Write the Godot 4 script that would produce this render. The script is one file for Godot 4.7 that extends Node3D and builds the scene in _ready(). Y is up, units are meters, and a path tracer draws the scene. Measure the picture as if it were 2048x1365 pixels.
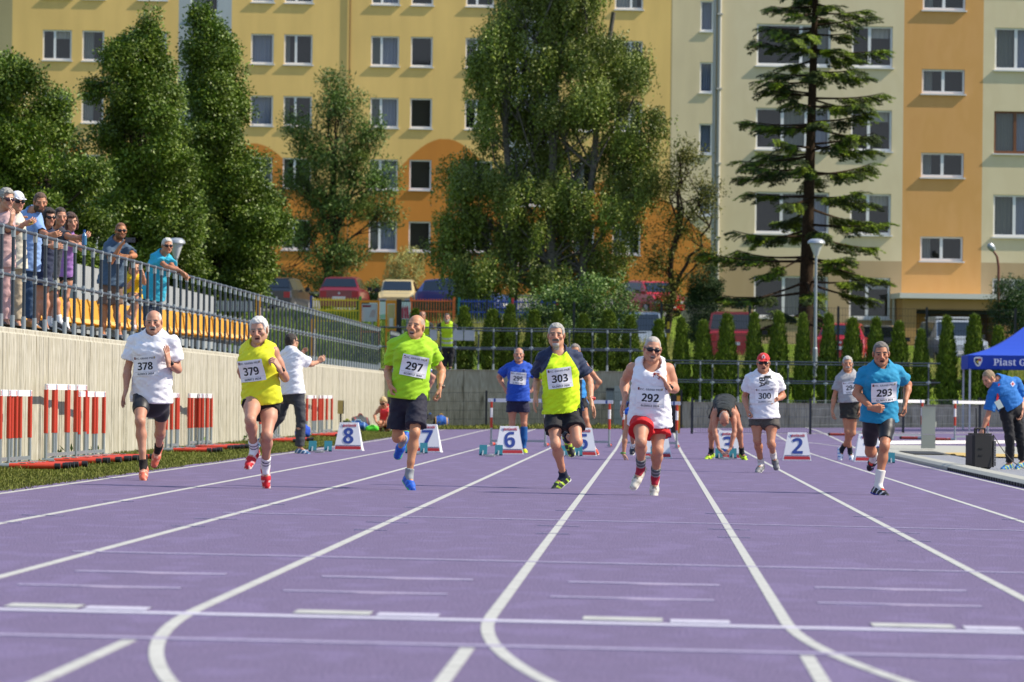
extends Node3D
# A sprint start on a purple running track in front of blocks of flats.

var used := {}
var mats := {}
var rng := RandomNumberGenerator.new()

# ------------------------------------------------------------------ naming and tagging
func add(n: Node3D, called: String, parent: Node = null) -> Node3D:
	var p: Node = parent if parent else self
	var key: String = str(p.get_instance_id()) + called
	var k: int = used.get(key, 0)
	used[key] = k + 1
	n.name = called if k == 0 else "%s_%03d" % [called, k]
	p.add_child(n, true)
	return n

func tag(n: Node3D, label: String, category := "", group := "", kind := "") -> Node3D:
	if label: n.set_meta("label", label)
	if category: n.set_meta("category", category)
	if group: n.set_meta("group", group)
	if kind: n.set_meta("kind", kind)
	return n

func thing(called: String, label: String, category: String, at := Vector3.ZERO, turn := 0.0, group := "") -> Node3D:
	var o := Node3D.new()
	add(o, called)
	o.position = at
	o.rotation.y = turn
	tag(o, label, category, group)
	return o

func part(mesh: Mesh, called: String, mat: Material, parent: Node = null, at := Vector3.ZERO) -> MeshInstance3D:
	var m := MeshInstance3D.new()
	m.mesh = mesh
	m.material_override = mat
	m.position = at
	add(m, called, parent)
	return m

func dup(o: Node3D, called: String, at: Vector3, turn: float, label := "", group := "") -> Node3D:
	var c: Node3D = o.duplicate()
	add(c, called)
	c.position = at
	c.rotation.y = turn
	if label: c.set_meta("label", label)
	if group: c.set_meta("group", group)
	return c

# ------------------------------------------------------------------ the lie of the land
func sst(a: float, b: float, x: float) -> float:
	var t := clampf((x - a) / (b - a), 0.0, 1.0)
	return t * t * (3.0 - 2.0 * t)

func gy(x: float, z: float) -> float:
	var t := sst(-100.0, -148.0, z)
	return (-0.0105 * x) * (1.0 - t) + t * (0.19 + 0.015 * x)

# ------------------------------------------------------------------ colours and materials
func hexc(h: String) -> Color:
	return Color(h)

func lin(h: String) -> Color:
	return Color(h).srgb_to_linear()

func mat(h: String, rough := 0.8, metal := 0.0, spec := 0.5) -> StandardMaterial3D:
	var key := "%s %.2f %.2f %.2f" % [h, rough, metal, spec]
	if not mats.has(key):
		var m := StandardMaterial3D.new()
		m.albedo_color = Color(h)
		m.roughness = rough
		m.metallic = metal
		m.metallic_specular = spec
		mats[key] = m
	return mats[key]

func vmat(rough := 0.85, sheen := 0.0) -> StandardMaterial3D:
	var key := "v %.2f %.2f" % [rough, sheen]
	if not mats.has(key):
		var m := StandardMaterial3D.new()
		m.vertex_color_use_as_albedo = true
		m.roughness = rough
		if sheen > 0.0:
			m.rim_enabled = true
			m.rim = sheen
			m.rim_tint = 0.5
		mats[key] = m
	return mats[key]

func noise(freq: float, sd: int, oct := 4, type := FastNoiseLite.TYPE_SIMPLEX_SMOOTH) -> FastNoiseLite:
	var n := FastNoiseLite.new()
	n.noise_type = type
	n.frequency = freq
	n.seed = sd
	n.fractal_octaves = oct
	return n

func ntex(freq: float, sd: int, cols: Array, size := 512, oct := 5) -> NoiseTexture2D:
	var t := NoiseTexture2D.new()
	t.width = size
	t.height = size
	t.seamless = true
	t.noise = noise(freq, sd, oct)
	var gr := Gradient.new()
	var of := PackedFloat32Array()
	var cc := PackedColorArray()
	for k in cols.size():
		of.append(float(k) / (cols.size() - 1))
		cc.append(Color(cols[k]))
	gr.offsets = of
	gr.colors = cc
	t.color_ramp = gr
	return t

func nbump(freq: float, sd: int, size := 512, strength := 4.0) -> NoiseTexture2D:
	var t := NoiseTexture2D.new()
	t.width = size
	t.height = size
	t.seamless = true
	t.as_normal_map = true
	t.bump_strength = strength
	t.noise = noise(freq, sd, 4)
	return t

func tri(tex: Texture2D, scale: Vector3, rough := 0.9, nrm: Texture2D = null, nscale := 0.6, spec := 0.3) -> StandardMaterial3D:
	var m := StandardMaterial3D.new()
	m.albedo_texture = tex
	m.uv1_triplanar = true
	m.uv1_world_triplanar = true
	m.uv1_scale = scale
	m.roughness = rough
	m.metallic_specular = spec
	if nrm:
		m.normal_enabled = true
		m.normal_texture = nrm
		m.normal_scale = nscale
	return m

# ------------------------------------------------------------------ plain mesh builder
class MB:
	var v := PackedVector3Array()
	var n := PackedVector3Array()
	var c := PackedColorArray()
	var uv := PackedVector2Array()
	var i := PackedInt32Array()
	var col := Color.WHITE

	func pt(p: Vector3, nn: Vector3, t := Vector2.ZERO) -> int:
		v.append(p)
		n.append(nn)
		c.append(col)
		uv.append(t)
		return v.size() - 1

	func tri3(a: Vector3, b: Vector3, d: Vector3) -> void:   # counter-clockwise seen from outside
		var nn := (b - a).cross(d - a).normalized()
		var k := v.size()
		for p in [a, b, d]: pt(p, nn)
		i.append_array([k, k + 2, k + 1])

	func quad(a: Vector3, b: Vector3, d: Vector3, e: Vector3, ta := Vector2.ZERO, tb := Vector2(1, 0), td := Vector2(1, 1), te := Vector2(0, 1)) -> void:
		var nn := (b - a).cross(e - a).normalized()
		if nn == Vector3.ZERO: nn = (d - b).cross(e - b).normalized()
		var k := v.size()
		pt(a, nn, ta); pt(b, nn, tb); pt(d, nn, td); pt(e, nn, te)
		i.append_array([k, k + 2, k + 1, k, k + 3, k + 2])

	func box(lo: Vector3, hi: Vector3, t := Transform3D.IDENTITY) -> void:
		var p := []
		for k in 8:
			p.append(t * Vector3(hi.x if k & 1 else lo.x, hi.y if k & 2 else lo.y, hi.z if k & 4 else lo.z))
		quad(p[4], p[5], p[7], p[6]); quad(p[1], p[0], p[2], p[3])
		quad(p[5], p[1], p[3], p[7]); quad(p[0], p[4], p[6], p[2])
		quad(p[6], p[7], p[3], p[2]); quad(p[0], p[1], p[5], p[4])

	func bar(a: Vector3, b: Vector3, w: float, h: float, up := Vector3.UP) -> void:   # a box along a-b
		var z := (b - a).normalized()
		var x := up.cross(z)
		if x.length() < 0.01: x = Vector3.RIGHT.cross(z)
		x = x.normalized()
		var y := z.cross(x)
		box(Vector3(-w / 2, -h / 2, 0), Vector3(w / 2, h / 2, a.distance_to(b)), Transform3D(Basis(x, y, z), a))

	func cyl(a: Vector3, b: Vector3, ra: float, rb: float, seg := 8, caps := true) -> void:
		var z := (b - a).normalized()
		var x := z.cross(Vector3.UP if absf(z.y) < 0.95 else Vector3.RIGHT).normalized()
		var y := z.cross(x)
		var k := v.size()
		for s in seg + 1:
			var an := TAU * s / seg
			var nn := x * cos(an) + y * sin(an)
			pt(a + nn * ra, nn, Vector2(float(s) / seg, 0)); pt(b + nn * rb, nn, Vector2(float(s) / seg, 1))
		for s in seg:
			var q := k + s * 2
			i.append_array([q, q + 1, q + 2, q + 2, q + 1, q + 3])
		if caps:
			for e in 2:
				var at := a if e == 0 else b
				var r := ra if e == 0 else rb
				var nn := -z if e == 0 else z
				var m := pt(at, nn)
				for s in seg + 1:
					var an := TAU * s / seg
					pt(at + (x * cos(an) + y * sin(an)) * r, nn)
				for s in seg:
					if e == 0: i.append_array([m, m + 1 + s, m + 2 + s])
					else: i.append_array([m, m + 2 + s, m + 1 + s])

	func path(pts: Array, r0: float, r1: float, seg := 6) -> void:
		for k in pts.size() - 1:
			var t0 := float(k) / (pts.size() - 1)
			var t1 := float(k + 1) / (pts.size() - 1)
			cyl(pts[k], pts[k + 1], lerpf(r0, r1, t0), lerpf(r0, r1, t1), seg, true)

	func lathe(prof: Array, at := Vector3.ZERO, seg := 16) -> void:   # prof: Vector2(radius, height)
		for k in prof.size() - 1:
			var p: Vector2 = prof[k]
			var q: Vector2 = prof[k + 1]
			var d := (q - p).normalized()
			var b := v.size()
			for s in seg + 1:
				var an := TAU * s / seg
				var o := Vector3(cos(an), 0, sin(an))
				var nn := (o * d.y - Vector3.UP * d.x).normalized()
				pt(at + o * p.x + Vector3.UP * p.y, nn); pt(at + o * q.x + Vector3.UP * q.y, nn)
			for s in seg:
				var e := b + s * 2
				i.append_array([e, e + 2, e + 1, e + 2, e + 3, e + 1])

	func poly(pts: PackedVector2Array, z0: float, z1: float, t := Transform3D.IDENTITY) -> void:   # extruded outline, counter-clockwise
		var ix := Geometry2D.triangulate_polygon(pts)
		for f in 2:
			var z := z0 if f == 0 else z1
			var nn: Vector3 = t.basis * Vector3(0, 0, -1 if f == 0 else 1)
			var b := v.size()
			for p in pts: pt(t * Vector3(p.x, p.y, z), nn.normalized(), p)
			for k in range(0, ix.size(), 3):
				var a0 := ix[k]
				var a1 := ix[k + 1]
				var a2 := ix[k + 2]
				var cw := (pts[a1] - pts[a0]).cross(pts[a2] - pts[a0]) < 0.0
				if cw == (f == 1): i.append_array([b + a0, b + a1, b + a2])
				else: i.append_array([b + a0, b + a2, b + a1])
		for k in pts.size():
			var p := pts[k]
			var q := pts[(k + 1) % pts.size()]
			quad(t * Vector3(p.x, p.y, z0), t * Vector3(q.x, q.y, z0), t * Vector3(q.x, q.y, z1), t * Vector3(p.x, p.y, z1))

	func mesh() -> ArrayMesh:
		var a := []
		a.resize(Mesh.ARRAY_MAX)
		a[Mesh.ARRAY_VERTEX] = v
		a[Mesh.ARRAY_NORMAL] = n
		a[Mesh.ARRAY_COLOR] = c
		a[Mesh.ARRAY_TEX_UV] = uv
		a[Mesh.ARRAY_INDEX] = i
		var m := ArrayMesh.new()
		m.add_surface_from_arrays(Mesh.PRIMITIVE_TRIANGLES, a)
		return m

func box_mesh(size: Vector3, base := true) -> ArrayMesh:
	var b := MB.new()
	var lo := Vector3(-size.x / 2, 0.0 if base else -size.y / 2, -size.z / 2)
	b.box(lo, lo + size)
	return b.mesh()

# ------------------------------------------------------------------ distance-field modelling for bodies and clothes
class Grid:
	var o: Vector3
	var c: float
	var nx: int
	var ny: int
	var nz: int
	var d := PackedFloat32Array()

	func _init(lo: Vector3, hi: Vector3, cell: float) -> void:
		o = lo
		c = cell
		var s := (hi - lo) / cell
		nx = int(s.x) + 2
		ny = int(s.y) + 2
		nz = int(s.z) + 2
		d.resize(nx * ny * nz)
		d.fill(1.0)

	func span(lo: Vector3, hi: Vector3) -> Array:
		var a := (lo - o) / c
		var b := (hi - o) / c
		return [maxi(int(a.x), 0), mini(int(b.x) + 2, nx), maxi(int(a.y), 0), mini(int(b.y) + 2, ny), maxi(int(a.z), 0), mini(int(b.z) + 2, nz)]

	func cone(a: Vector3, b: Vector3, ra: float, rb: float, k := 0.02, w := Vector3.ZERO, s := 1.0, cut := 0) -> void:
		var m := k + 2.2 * c
		var r := Vector3.ONE * (maxf(ra, rb) / minf(s, 1.0) + m)
		var q := span(a.min(b) - r, a.max(b) + r)
		var ba := b - a
		var l2 := maxf(ba.length_squared(), 1e-8)
		var inv := 1.0 / l2
		var dir := ba * (1.0 / sqrt(l2))
		var dr := rb - ra
		var s1 := s - 1.0
		for z in range(q[4], q[5]):
			for y in range(q[2], q[3]):
				var at: int = (z * ny + y) * nx
				var p := o + Vector3(q[0] * c, y * c, z * c) - a
				for x in range(q[0], q[1]):
					var h := clampf(p.dot(ba) * inv, 0.0, 1.0)
					var u := p - ba * h
					if s1 != 0.0: u += w * (u.dot(w) * s1)
					var e := u.length() - ra - dr * h
					if cut & 1: e = maxf(e, (p - ba).dot(dir))
					if cut & 2: e = maxf(e, -p.dot(dir))
					var g := d[at + x]
					var t := k - absf(g - e)
					g = minf(g, e)
					if t > 0.0: g -= t * t * 0.25 / k
					d[at + x] = g
					p.x += c

	func ell(ce: Vector3, bs: Basis, r: Vector3, k := 0.02, sub := false) -> void:
		var m := k + 2.2 * c
		var big := maxf(r.x, maxf(r.y, r.z)) + m
		var q := span(ce - Vector3.ONE * big, ce + Vector3.ONE * big)
		var ax := bs.x / r.x
		var ay := bs.y / r.y
		var az := bs.z / r.z
		for z in range(q[4], q[5]):
			for y in range(q[2], q[3]):
				var at: int = (z * ny + y) * nx
				var p := o + Vector3(q[0] * c, y * c, z * c) - ce
				for x in range(q[0], q[1]):
					var u := Vector3(p.dot(ax), p.dot(ay), p.dot(az))
					var k0 := u.length()
					var k1 := (u / r).length()
					var e := k0 * (k0 - 1.0) / maxf(k1, 1e-5)
					var g := d[at + x]
					if sub:
						e = -e
						var t := k - absf(g - e)
						g = maxf(g, e)
						if t > 0.0: g += t * t * 0.25 / k
					else:
						var t := k - absf(g - e)
						g = minf(g, e)
						if t > 0.0: g -= t * t * 0.25 / k
					d[at + x] = g
					p.x += c

	func plane(at: Vector3, n: Vector3) -> void:   # keep what lies against the normal
		var k := 0
		for z in nz:
			for y in ny:
				var e := (o + Vector3(0, y * c, z * c) - at).dot(n)
				var st := c * n.x
				for x in nx:
					if e > d[k]: d[k] = e
					e += st
					k += 1

	func rumple(nf: FastNoiseLite, amp: float, sc: Vector3, off: Vector3) -> void:
		var k := 0
		var lim := amp + c * 2.5
		for z in nz:
			for y in ny:
				for x in nx:
					if absf(d[k]) < lim:
						var p := (o + Vector3(x * c, y * c, z * c)) * sc + off
						d[k] += amp * nf.get_noise_3dv(p)
					k += 1

	func rumple_dir(nf: FastNoiseLite, amp: float, ax: Vector3, ay: Vector3, az: Vector3, off: Vector3) -> void:
		var k := 0
		var lim := amp + c * 2.5
		for z in nz:
			for y in ny:
				for x in nx:
					if absf(d[k]) < lim:
						var p := o + Vector3(x * c, y * c, z * c)
						d[k] += amp * (-0.35 + nf.get_noise_3d(p.dot(ax) + off.x, p.dot(ay) + off.y, p.dot(az) + off.z))
					k += 1

	func sample(p: Vector3) -> float:
		var q := (p - o) / c
		var x := int(q.x)
		var y := int(q.y)
		var z := int(q.z)
		if x < 0 or y < 0 or z < 0 or x >= nx - 1 or y >= ny - 1 or z >= nz - 1: return 1.0
		var f := q - Vector3(x, y, z)
		var k := (z * ny + y) * nx + x
		var r := nx
		var s := nx * ny
		var a := lerpf(lerpf(d[k], d[k + 1], f.x), lerpf(d[k + r], d[k + r + 1], f.x), f.y)
		var b := lerpf(lerpf(d[k + s], d[k + s + 1], f.x), lerpf(d[k + s + r], d[k + s + r + 1], f.x), f.y)
		return lerpf(a, b, f.z)

	func net() -> Array:   # surface nets: [vertices, indices]
		var vs := PackedVector3Array()
		var ix := PackedInt32Array()
		var id := {}
		var r := nx
		var s := nx * ny
		var lim := 3.2 * c
		for z in nz - 1:
			for y in ny - 1:
				var k := (z * ny + y) * nx
				for x in nx - 1:
					var d0 := d[k]
					if absf(d0) < lim:
						var e := [d0, d[k + 1], d[k + r], d[k + r + 1], d[k + s], d[k + s + 1], d[k + s + r], d[k + s + r + 1]]
						var neg := 0
						for t in 8:
							if e[t] < 0.0: neg += 1
						if neg > 0 and neg < 8:
							var sum := Vector3.ZERO
							var cnt := 0
							for t in 12:
								var a: int = EA[t]
								var b: int = EB[t]
								var ea: float = e[a]
								var eb: float = e[b]
								if (ea < 0.0) != (eb < 0.0):
									sum += CO[a] + (CO[b] - CO[a]) * (ea / (ea - eb))
									cnt += 1
							id[k] = vs.size()
							vs.append(o + (Vector3(x, y, z) + sum / cnt) * c)
					k += 1
		for k: int in id:
			var ins := d[k] < 0.0
			var g: int = id[k]
			if (d[k + 1] < 0.0) != ins and id.has(k - r) and id.has(k - s) and id.has(k - r - s):
				quads(ix, ins, id[k - r - s], id[k - s], g, id[k - r])
			if (d[k + r] < 0.0) != ins and id.has(k - 1) and id.has(k - s) and id.has(k - 1 - s):
				quads(ix, ins, id[k - 1 - s], id[k - 1], g, id[k - s])
			if (d[k + s] < 0.0) != ins and id.has(k - 1) and id.has(k - r) and id.has(k - 1 - r):
				quads(ix, ins, id[k - 1 - r], id[k - r], g, id[k - 1])
		return [vs, ix]

	func quads(ix: PackedInt32Array, ins: bool, a: int, b: int, e: int, f: int) -> void:
		if ins: ix.append_array([a, e, b, a, f, e])
		else: ix.append_array([a, b, e, a, e, f])

	const EA := [0, 2, 4, 6, 0, 1, 4, 5, 0, 1, 2, 3]
	const EB := [1, 3, 5, 7, 2, 3, 6, 7, 4, 5, 6, 7]
	const CO := [Vector3(0, 0, 0), Vector3(1, 0, 0), Vector3(0, 1, 0), Vector3(1, 1, 0), Vector3(0, 0, 1), Vector3(1, 0, 1), Vector3(0, 1, 1), Vector3(1, 1, 1)]

func smooth_mesh(vs: PackedVector3Array, ix: PackedInt32Array, cols: PackedColorArray) -> ArrayMesh:
	var nr := PackedVector3Array()
	nr.resize(vs.size())
	for k in range(0, ix.size(), 3):
		var a := ix[k]
		var b := ix[k + 1]
		var e := ix[k + 2]
		var f := (vs[e] - vs[a]).cross(vs[b] - vs[a])
		nr[a] += f
		nr[b] += f
		nr[e] += f
	for k in nr.size(): nr[k] = nr[k].normalized()
	var a := []
	a.resize(Mesh.ARRAY_MAX)
	a[Mesh.ARRAY_VERTEX] = vs
	a[Mesh.ARRAY_NORMAL] = nr
	a[Mesh.ARRAY_COLOR] = cols
	a[Mesh.ARRAY_INDEX] = ix
	var m := ArrayMesh.new()
	m.add_surface_from_arrays(Mesh.PRIMITIVE_TRIANGLES, a)
	return m

const EVERGREENS := [[-6.86, 2.00, -158.0, 1.51], [-5.28, 1.74, -153.1, 1.76], [-4.47, 1.74, -153.1, 1.69], [-3.98, 1.74, -153.1, 1.83], [-3.30, 1.74, -153.1, 1.67], [-2.64, 1.74, -153.1, 1.66], [-1.92, 1.74, -153.1, 1.59], [-1.22, 1.74, -153.1, 1.71], [-0.60, 1.74, -153.1, 1.57], [0.20, 0.86, -154.2, 2.33], [0.84, 0.86, -154.2, 2.40], [1.47, 0.86, -154.2, 2.33], [2.13, 0.86, -154.2, 2.52], [2.90, 0.86, -154.2, 2.55], [3.59, 0.86, -154.2, 2.58], [4.28, 0.86, -154.2, 2.55], [5.00, 0.86, -154.2, 2.56], [5.67, 0.86, -154.2, 2.45], [6.34, 0.86, -154.2, 2.46], [6.99, 0.86, -154.2, 2.35], [7.62, 0.86, -154.2, 2.15], [8.35, 0.86, -154.2, 2.52], [9.11, 0.86, -154.2, 2.57], [9.79, 0.86, -154.2, 2.26]]
const POSES := {
	"r378": [Vector3(-5.14, 0.054, -55.20), [0.09, 1.60, 0.08, 0.09, 1.49, 0.05, -0.12, 1.42, -0.03, 0.29, 1.41, 0.05, -0.18, 1.12, -0.03, 0.34, 1.12, 0.03, -0.18, 0.91, 0.12, 0.26, 1.19, 0.26, -0.22, 0.77, 0.12, 0.24, 1.36, 0.26, -0.03, 0.85, 0.03, 0.17, 0.84, -0.03, -0.01, 0.59, 0.35, 0.14, 0.49, -0.26, 0.03, 0.15, 0.37, 0.09, 0.33, -0.65, 0.04, 0.02, 0.50, 0.06, 0.21, -0.67]],
	"r379": [Vector3(-3.64, 0.038, -51.60), [-0.08, 1.50, 0.10, -0.09, 1.37, 0.06, -0.23, 1.31, -0.06, 0.06, 1.32, 0.05, -0.27, 1.11, -0.27, 0.17, 1.05, 0.01, -0.22, 1.00, -0.50, 0.13, 1.14, 0.24, -0.18, 1.01, -0.50, 0.09, 1.21, 0.27, -0.13, 0.85, 0.03, 0.03, 0.82, -0.02, -0.13, 0.65, 0.39, 0.02, 0.51, 0.24, -0.11, 0.37, 0.09, -0.01, 0.21, -0.05, -0.16, 0.23, 0.18, -0.00, 0.01, -0.05]],
	"r297": [Vector3(-2.31, 0.024, -52.84), [0.02, 1.58, 0.02, 0.01, 1.48, 0.02, -0.19, 1.41, 0.02, 0.16, 1.41, -0.02, -0.25, 1.15, -0.12, 0.27, 1.16, -0.16, -0.22, 1.02, 0.11, 0.26, 0.99, 0.04, -0.20, 0.91, 0.11, 0.26, 0.83, 0.04, -0.13, 0.93, -0.02, 0.05, 0.93, 0.03, -0.15, 0.51, -0.05, 0.03, 0.55, 0.21, -0.11, 0.49, -0.46, -0.02, 0.14, 0.21, -0.17, 0.32, -0.52, 0.02, 0.02, 0.34]],
	"r303": [Vector3(-0.90, 0.009, -55.44), [-0.07, 1.56, 0.06, -0.05, 1.41, 0.04, -0.21, 1.35, 0.03, 0.12, 1.36, -0.03, -0.26, 1.11, -0.16, 0.27, 1.10, -0.10, -0.27, 0.95, 0.05, 0.29, 0.90, 0.08, -0.30, 0.82, 0.05, 0.35, 0.74, 0.08, -0.09, 0.80, 0.00, 0.10, 0.81, 0.00, -0.06, 0.45, 0.24, 0.16, 0.48, 0.27, 0.02, 0.13, -0.03, 0.05, 0.54, -0.15, -0.06, 0.02, 0.03, 0.10, 0.36, -0.16]],
	"r292": [Vector3(0.04, -0.000, -52.50), [-0.03, 1.41, 0.16, -0.03, 1.28, 0.08, -0.23, 1.24, 0.00, 0.13, 1.24, 0.02, -0.30, 1.10, -0.23, 0.19, 1.03, -0.02, -0.29, 0.93, -0.05, 0.12, 1.05, 0.21, -0.34, 0.80, -0.05, 0.06, 1.14, 0.21, -0.13, 0.76, 0.02, 0.03, 0.75, -0.03, -0.13, 0.52, 0.32, 0.03, 0.44, 0.07, -0.13, 0.26, 0.03, 0.01, 0.17, -0.21, -0.19, 0.11, 0.07, 0.00, 0.01, -0.17]],
	"r293": [Vector3(2.38, -0.025, -56.20), [-0.02, 1.45, 0.14, -0.01, 1.34, 0.08, -0.19, 1.27, 0.06, 0.16, 1.29, -0.02, -0.27, 1.04, 0.08, 0.28, 1.14, -0.25, -0.11, 0.89, 0.24, 0.24, 0.94, -0.08, -0.03, 0.88, 0.26, 0.24, 0.86, -0.08, -0.11, 0.81, 0.00, 0.06, 0.82, 0.00, -0.11, 0.44, -0.17, 0.02, 0.50, 0.26, -0.05, 0.39, -0.58, -0.04, 0.09, 0.26, -0.09, 0.27, -0.70, 0.04, 0.00, 0.40]],
	"r300": [Vector3(1.42, -0.015, -72.10), [0.06, 1.45, 0.06, 0.06, 1.33, 0.03, -0.12, 1.26, 0.00, 0.24, 1.27, 0.00, -0.18, 1.00, -0.10, 0.33, 1.02, -0.13, -0.15, 0.84, 0.10, 0.22, 0.96, 0.10, -0.14, 0.77, 0.10, 0.16, 0.90, 0.10, -0.02, 0.77, 0.00, 0.18, 0.77, 0.00, -0.01, 0.43, 0.05, 0.17, 0.39, 0.14, 0.05, 0.12, -0.20, 0.21, 0.25, -0.24, 0.00, 0.01, -0.07, 0.25, 0.08, -0.23]],
	"s295": [Vector3(-2.23, 0.023, -92.00), [-0.01, 1.65, 0.04, -0.01, 1.52, 0.02, -0.19, 1.46, 0.00, 0.16, 1.46, 0.00, -0.35, 1.28, -0.20, 0.31, 1.26, -0.17, -0.24, 1.08, -0.07, 0.20, 1.04, -0.07, -0.18, 0.99, -0.04, 0.14, 1.02, -0.04, -0.11, 0.90, 0.00, 0.08, 0.90, 0.00, -0.11, 0.48, 0.00, 0.09, 0.48, 0.00, -0.11, 0.08, 0.00, 0.09, 0.10, 0.00, -0.12, -0.02, 0.15, 0.13, -0.01, 0.14]],
	"polo": [Vector3(-5.33, 0.056, -82.80), [-0.15, 1.71, -0.05, -0.17, 1.59, -0.02, -0.28, 1.52, -0.15, -0.04, 1.51, 0.06, -0.15, 1.42, -0.41, 0.13, 1.36, -0.15, -0.05, 1.48, -0.65, 0.23, 1.40, -0.39, -0.02, 1.54, -0.65, 0.31, 1.45, -0.39, -0.20, 0.96, -0.05, -0.05, 0.96, 0.05, -0.33, 0.55, -0.15, 0.01, 0.52, 0.05, -0.60, 0.22, -0.28, 0.00, 0.08, 0.05, -0.66, 0.12, -0.22, 0.15, -0.01, 0.15]],
	"bend": [Vector3(1.20, -0.013, -87.90), [-0.02, 0.66, 0.42, -0.02, 0.76, 0.26, -0.16, 0.76, 0.20, 0.13, 0.76, 0.20, -0.17, 0.46, 0.25, 0.15, 0.47, 0.25, -0.10, 0.18, 0.30, 0.09, 0.19, 0.30, -0.06, 0.12, 0.30, 0.05, 0.12, 0.30, -0.10, 0.89, -0.28, 0.09, 0.89, -0.28, -0.22, 0.47, -0.28, 0.24, 0.49, -0.28, -0.21, 0.11, -0.51, 0.28, 0.12, -0.48, -0.30, -0.01, -0.40, 0.35, -0.02, -0.37]],
	"grey": [Vector3(3.39, -0.036, -91.50), [-0.10, 1.62, 0.05, -0.09, 1.48, 0.02, -0.24, 1.38, 0.00, 0.07, 1.39, 0.00, -0.31, 1.08, 0.00, 0.14, 1.10, -0.09, -0.35, 0.83, 0.08, 0.12, 0.86, 0.04, -0.35, 0.68, 0.08, 0.12, 0.73, 0.04, -0.13, 0.99, 0.00, 0.01, 1.00, 0.00, -0.09, 0.49, 0.00, 0.00, 0.46, 0.00, -0.03, 0.14, -0.25, -0.17, 0.18, -0.27, 0.01, -0.01, -0.14, -0.19, 0.00, -0.21]],
	"official": [Vector3(5.35, -0.056, -81.50), [-0.32, 1.37, 0.12, -0.17, 1.34, 0.08, -0.27, 1.16, 0.16, 0.11, 1.34, -0.10, -0.32, 0.83, 0.16, 0.22, 1.08, -0.24, -0.41, 0.59, 0.21, 0.19, 0.89, -0.04, -0.46, 0.50, 0.21, 0.17, 0.80, -0.04, -0.07, 0.98, 0.05, 0.10, 0.98, -0.10, 0.01, 0.50, 0.05, 0.17, 0.52, -0.10, 0.03, 0.11, -0.15, 0.23, 0.14, -0.32, -0.09, 0.02, -0.04, 0.13, 0.04, -0.19]],
	"behind297": [Vector3(-4.34, 0.046, -98.00), [0.01, 1.65, 0.04, 0.00, 1.52, 0.02, -0.16, 1.45, 0.00, 0.20, 1.45, 0.00, -0.38, 1.27, -0.14, 0.42, 1.26, -0.08, -0.22, 0.99, -0.14, 0.31, 1.00, -0.08, -0.18, 0.96, -0.12, 0.28, 0.97, -0.06, -0.07, 0.99, 0.00, 0.10, 1.00, 0.00, -0.06, 0.55, 0.00, 0.09, 0.55, 0.00, -0.06, 0.08, 0.00, 0.10, 0.09, 0.00, -0.07, 0.01, 0.17, 0.12, 0.01, 0.17]],
	"behind303": [Vector3(-1.19, 0.013, -90.00), [-0.07, 1.71, 0.04, -0.07, 1.58, 0.02, -0.22, 1.49, 0.00, 0.10, 1.50, 0.00, -0.41, 1.23, 0.00, 0.34, 1.21, 0.00, -0.25, 0.94, 0.00, 0.12, 0.96, 0.00, -0.20, 0.89, 0.02, 0.06, 0.92, 0.02, -0.16, 0.99, 0.00, 0.02, 1.00, 0.00, -0.22, 0.59, 0.15, 0.12, 0.59, 0.08, -0.28, 0.18, 0.04, 0.23, 0.16, 0.08, -0.38, 0.06, 0.14, 0.31, 0.04, 0.20]],
	"crouch": [Vector3(-0.07, 0.001, -84.00), [-0.06, 0.61, 0.45, -0.06, 0.70, 0.28, -0.27, 0.74, 0.20, 0.15, 0.73, 0.20, -0.32, 0.40, 0.22, 0.20, 0.41, 0.22, -0.34, 0.09, 0.24, 0.22, 0.10, 0.24, -0.32, 0.02, 0.26, 0.21, 0.03, 0.26, -0.20, 0.88, -0.35, 0.06, 0.88, -0.35, -0.22, 0.50, -0.15, 0.11, 0.50, -0.30, -0.20, 0.24, -0.50, 0.15, 0.24, -0.75, -0.21, 0.14, -0.40, 0.16, 0.14, -0.65]],
	"marA": [Vector3(-6.32, 1.670, -151.40), [-0.05, 1.56, 0.22, -0.03, 1.40, 0.15, -0.18, 1.32, 0.12, 0.14, 1.33, 0.12, -0.28, 1.21, -0.15, 0.21, 1.27, -0.17, -0.14, 1.22, 0.08, 0.08, 1.24, 0.06, -0.06, 1.23, 0.21, 0.01, 1.22, 0.19, -0.09, 0.87, -0.10, 0.10, 0.87, -0.10, -0.08, 0.53, -0.10, 0.11, 0.53, -0.10, -0.08, 0.20, -0.10, 0.11, 0.21, -0.10, -0.09, 0.16, 0.08, 0.14, 0.17, 0.08]],
	"marB": [Vector3(-5.64, 1.670, -151.40), [-0.05, 1.51, 0.22, -0.05, 1.38, 0.15, -0.22, 1.32, 0.12, 0.12, 1.32, 0.12, -0.32, 1.24, -0.17, 0.20, 1.25, -0.17, -0.18, 1.24, 0.07, 0.08, 1.25, 0.08, -0.08, 1.25, 0.19, -0.01, 1.25, 0.19, -0.11, 0.80, -0.10, 0.10, 0.80, -0.10, -0.10, 0.46, -0.10, 0.07, 0.46, -0.10, -0.10, 0.13, -0.10, 0.05, 0.13, -0.10, -0.13, 0.09, 0.08, 0.06, 0.09, 0.08]],
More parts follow.
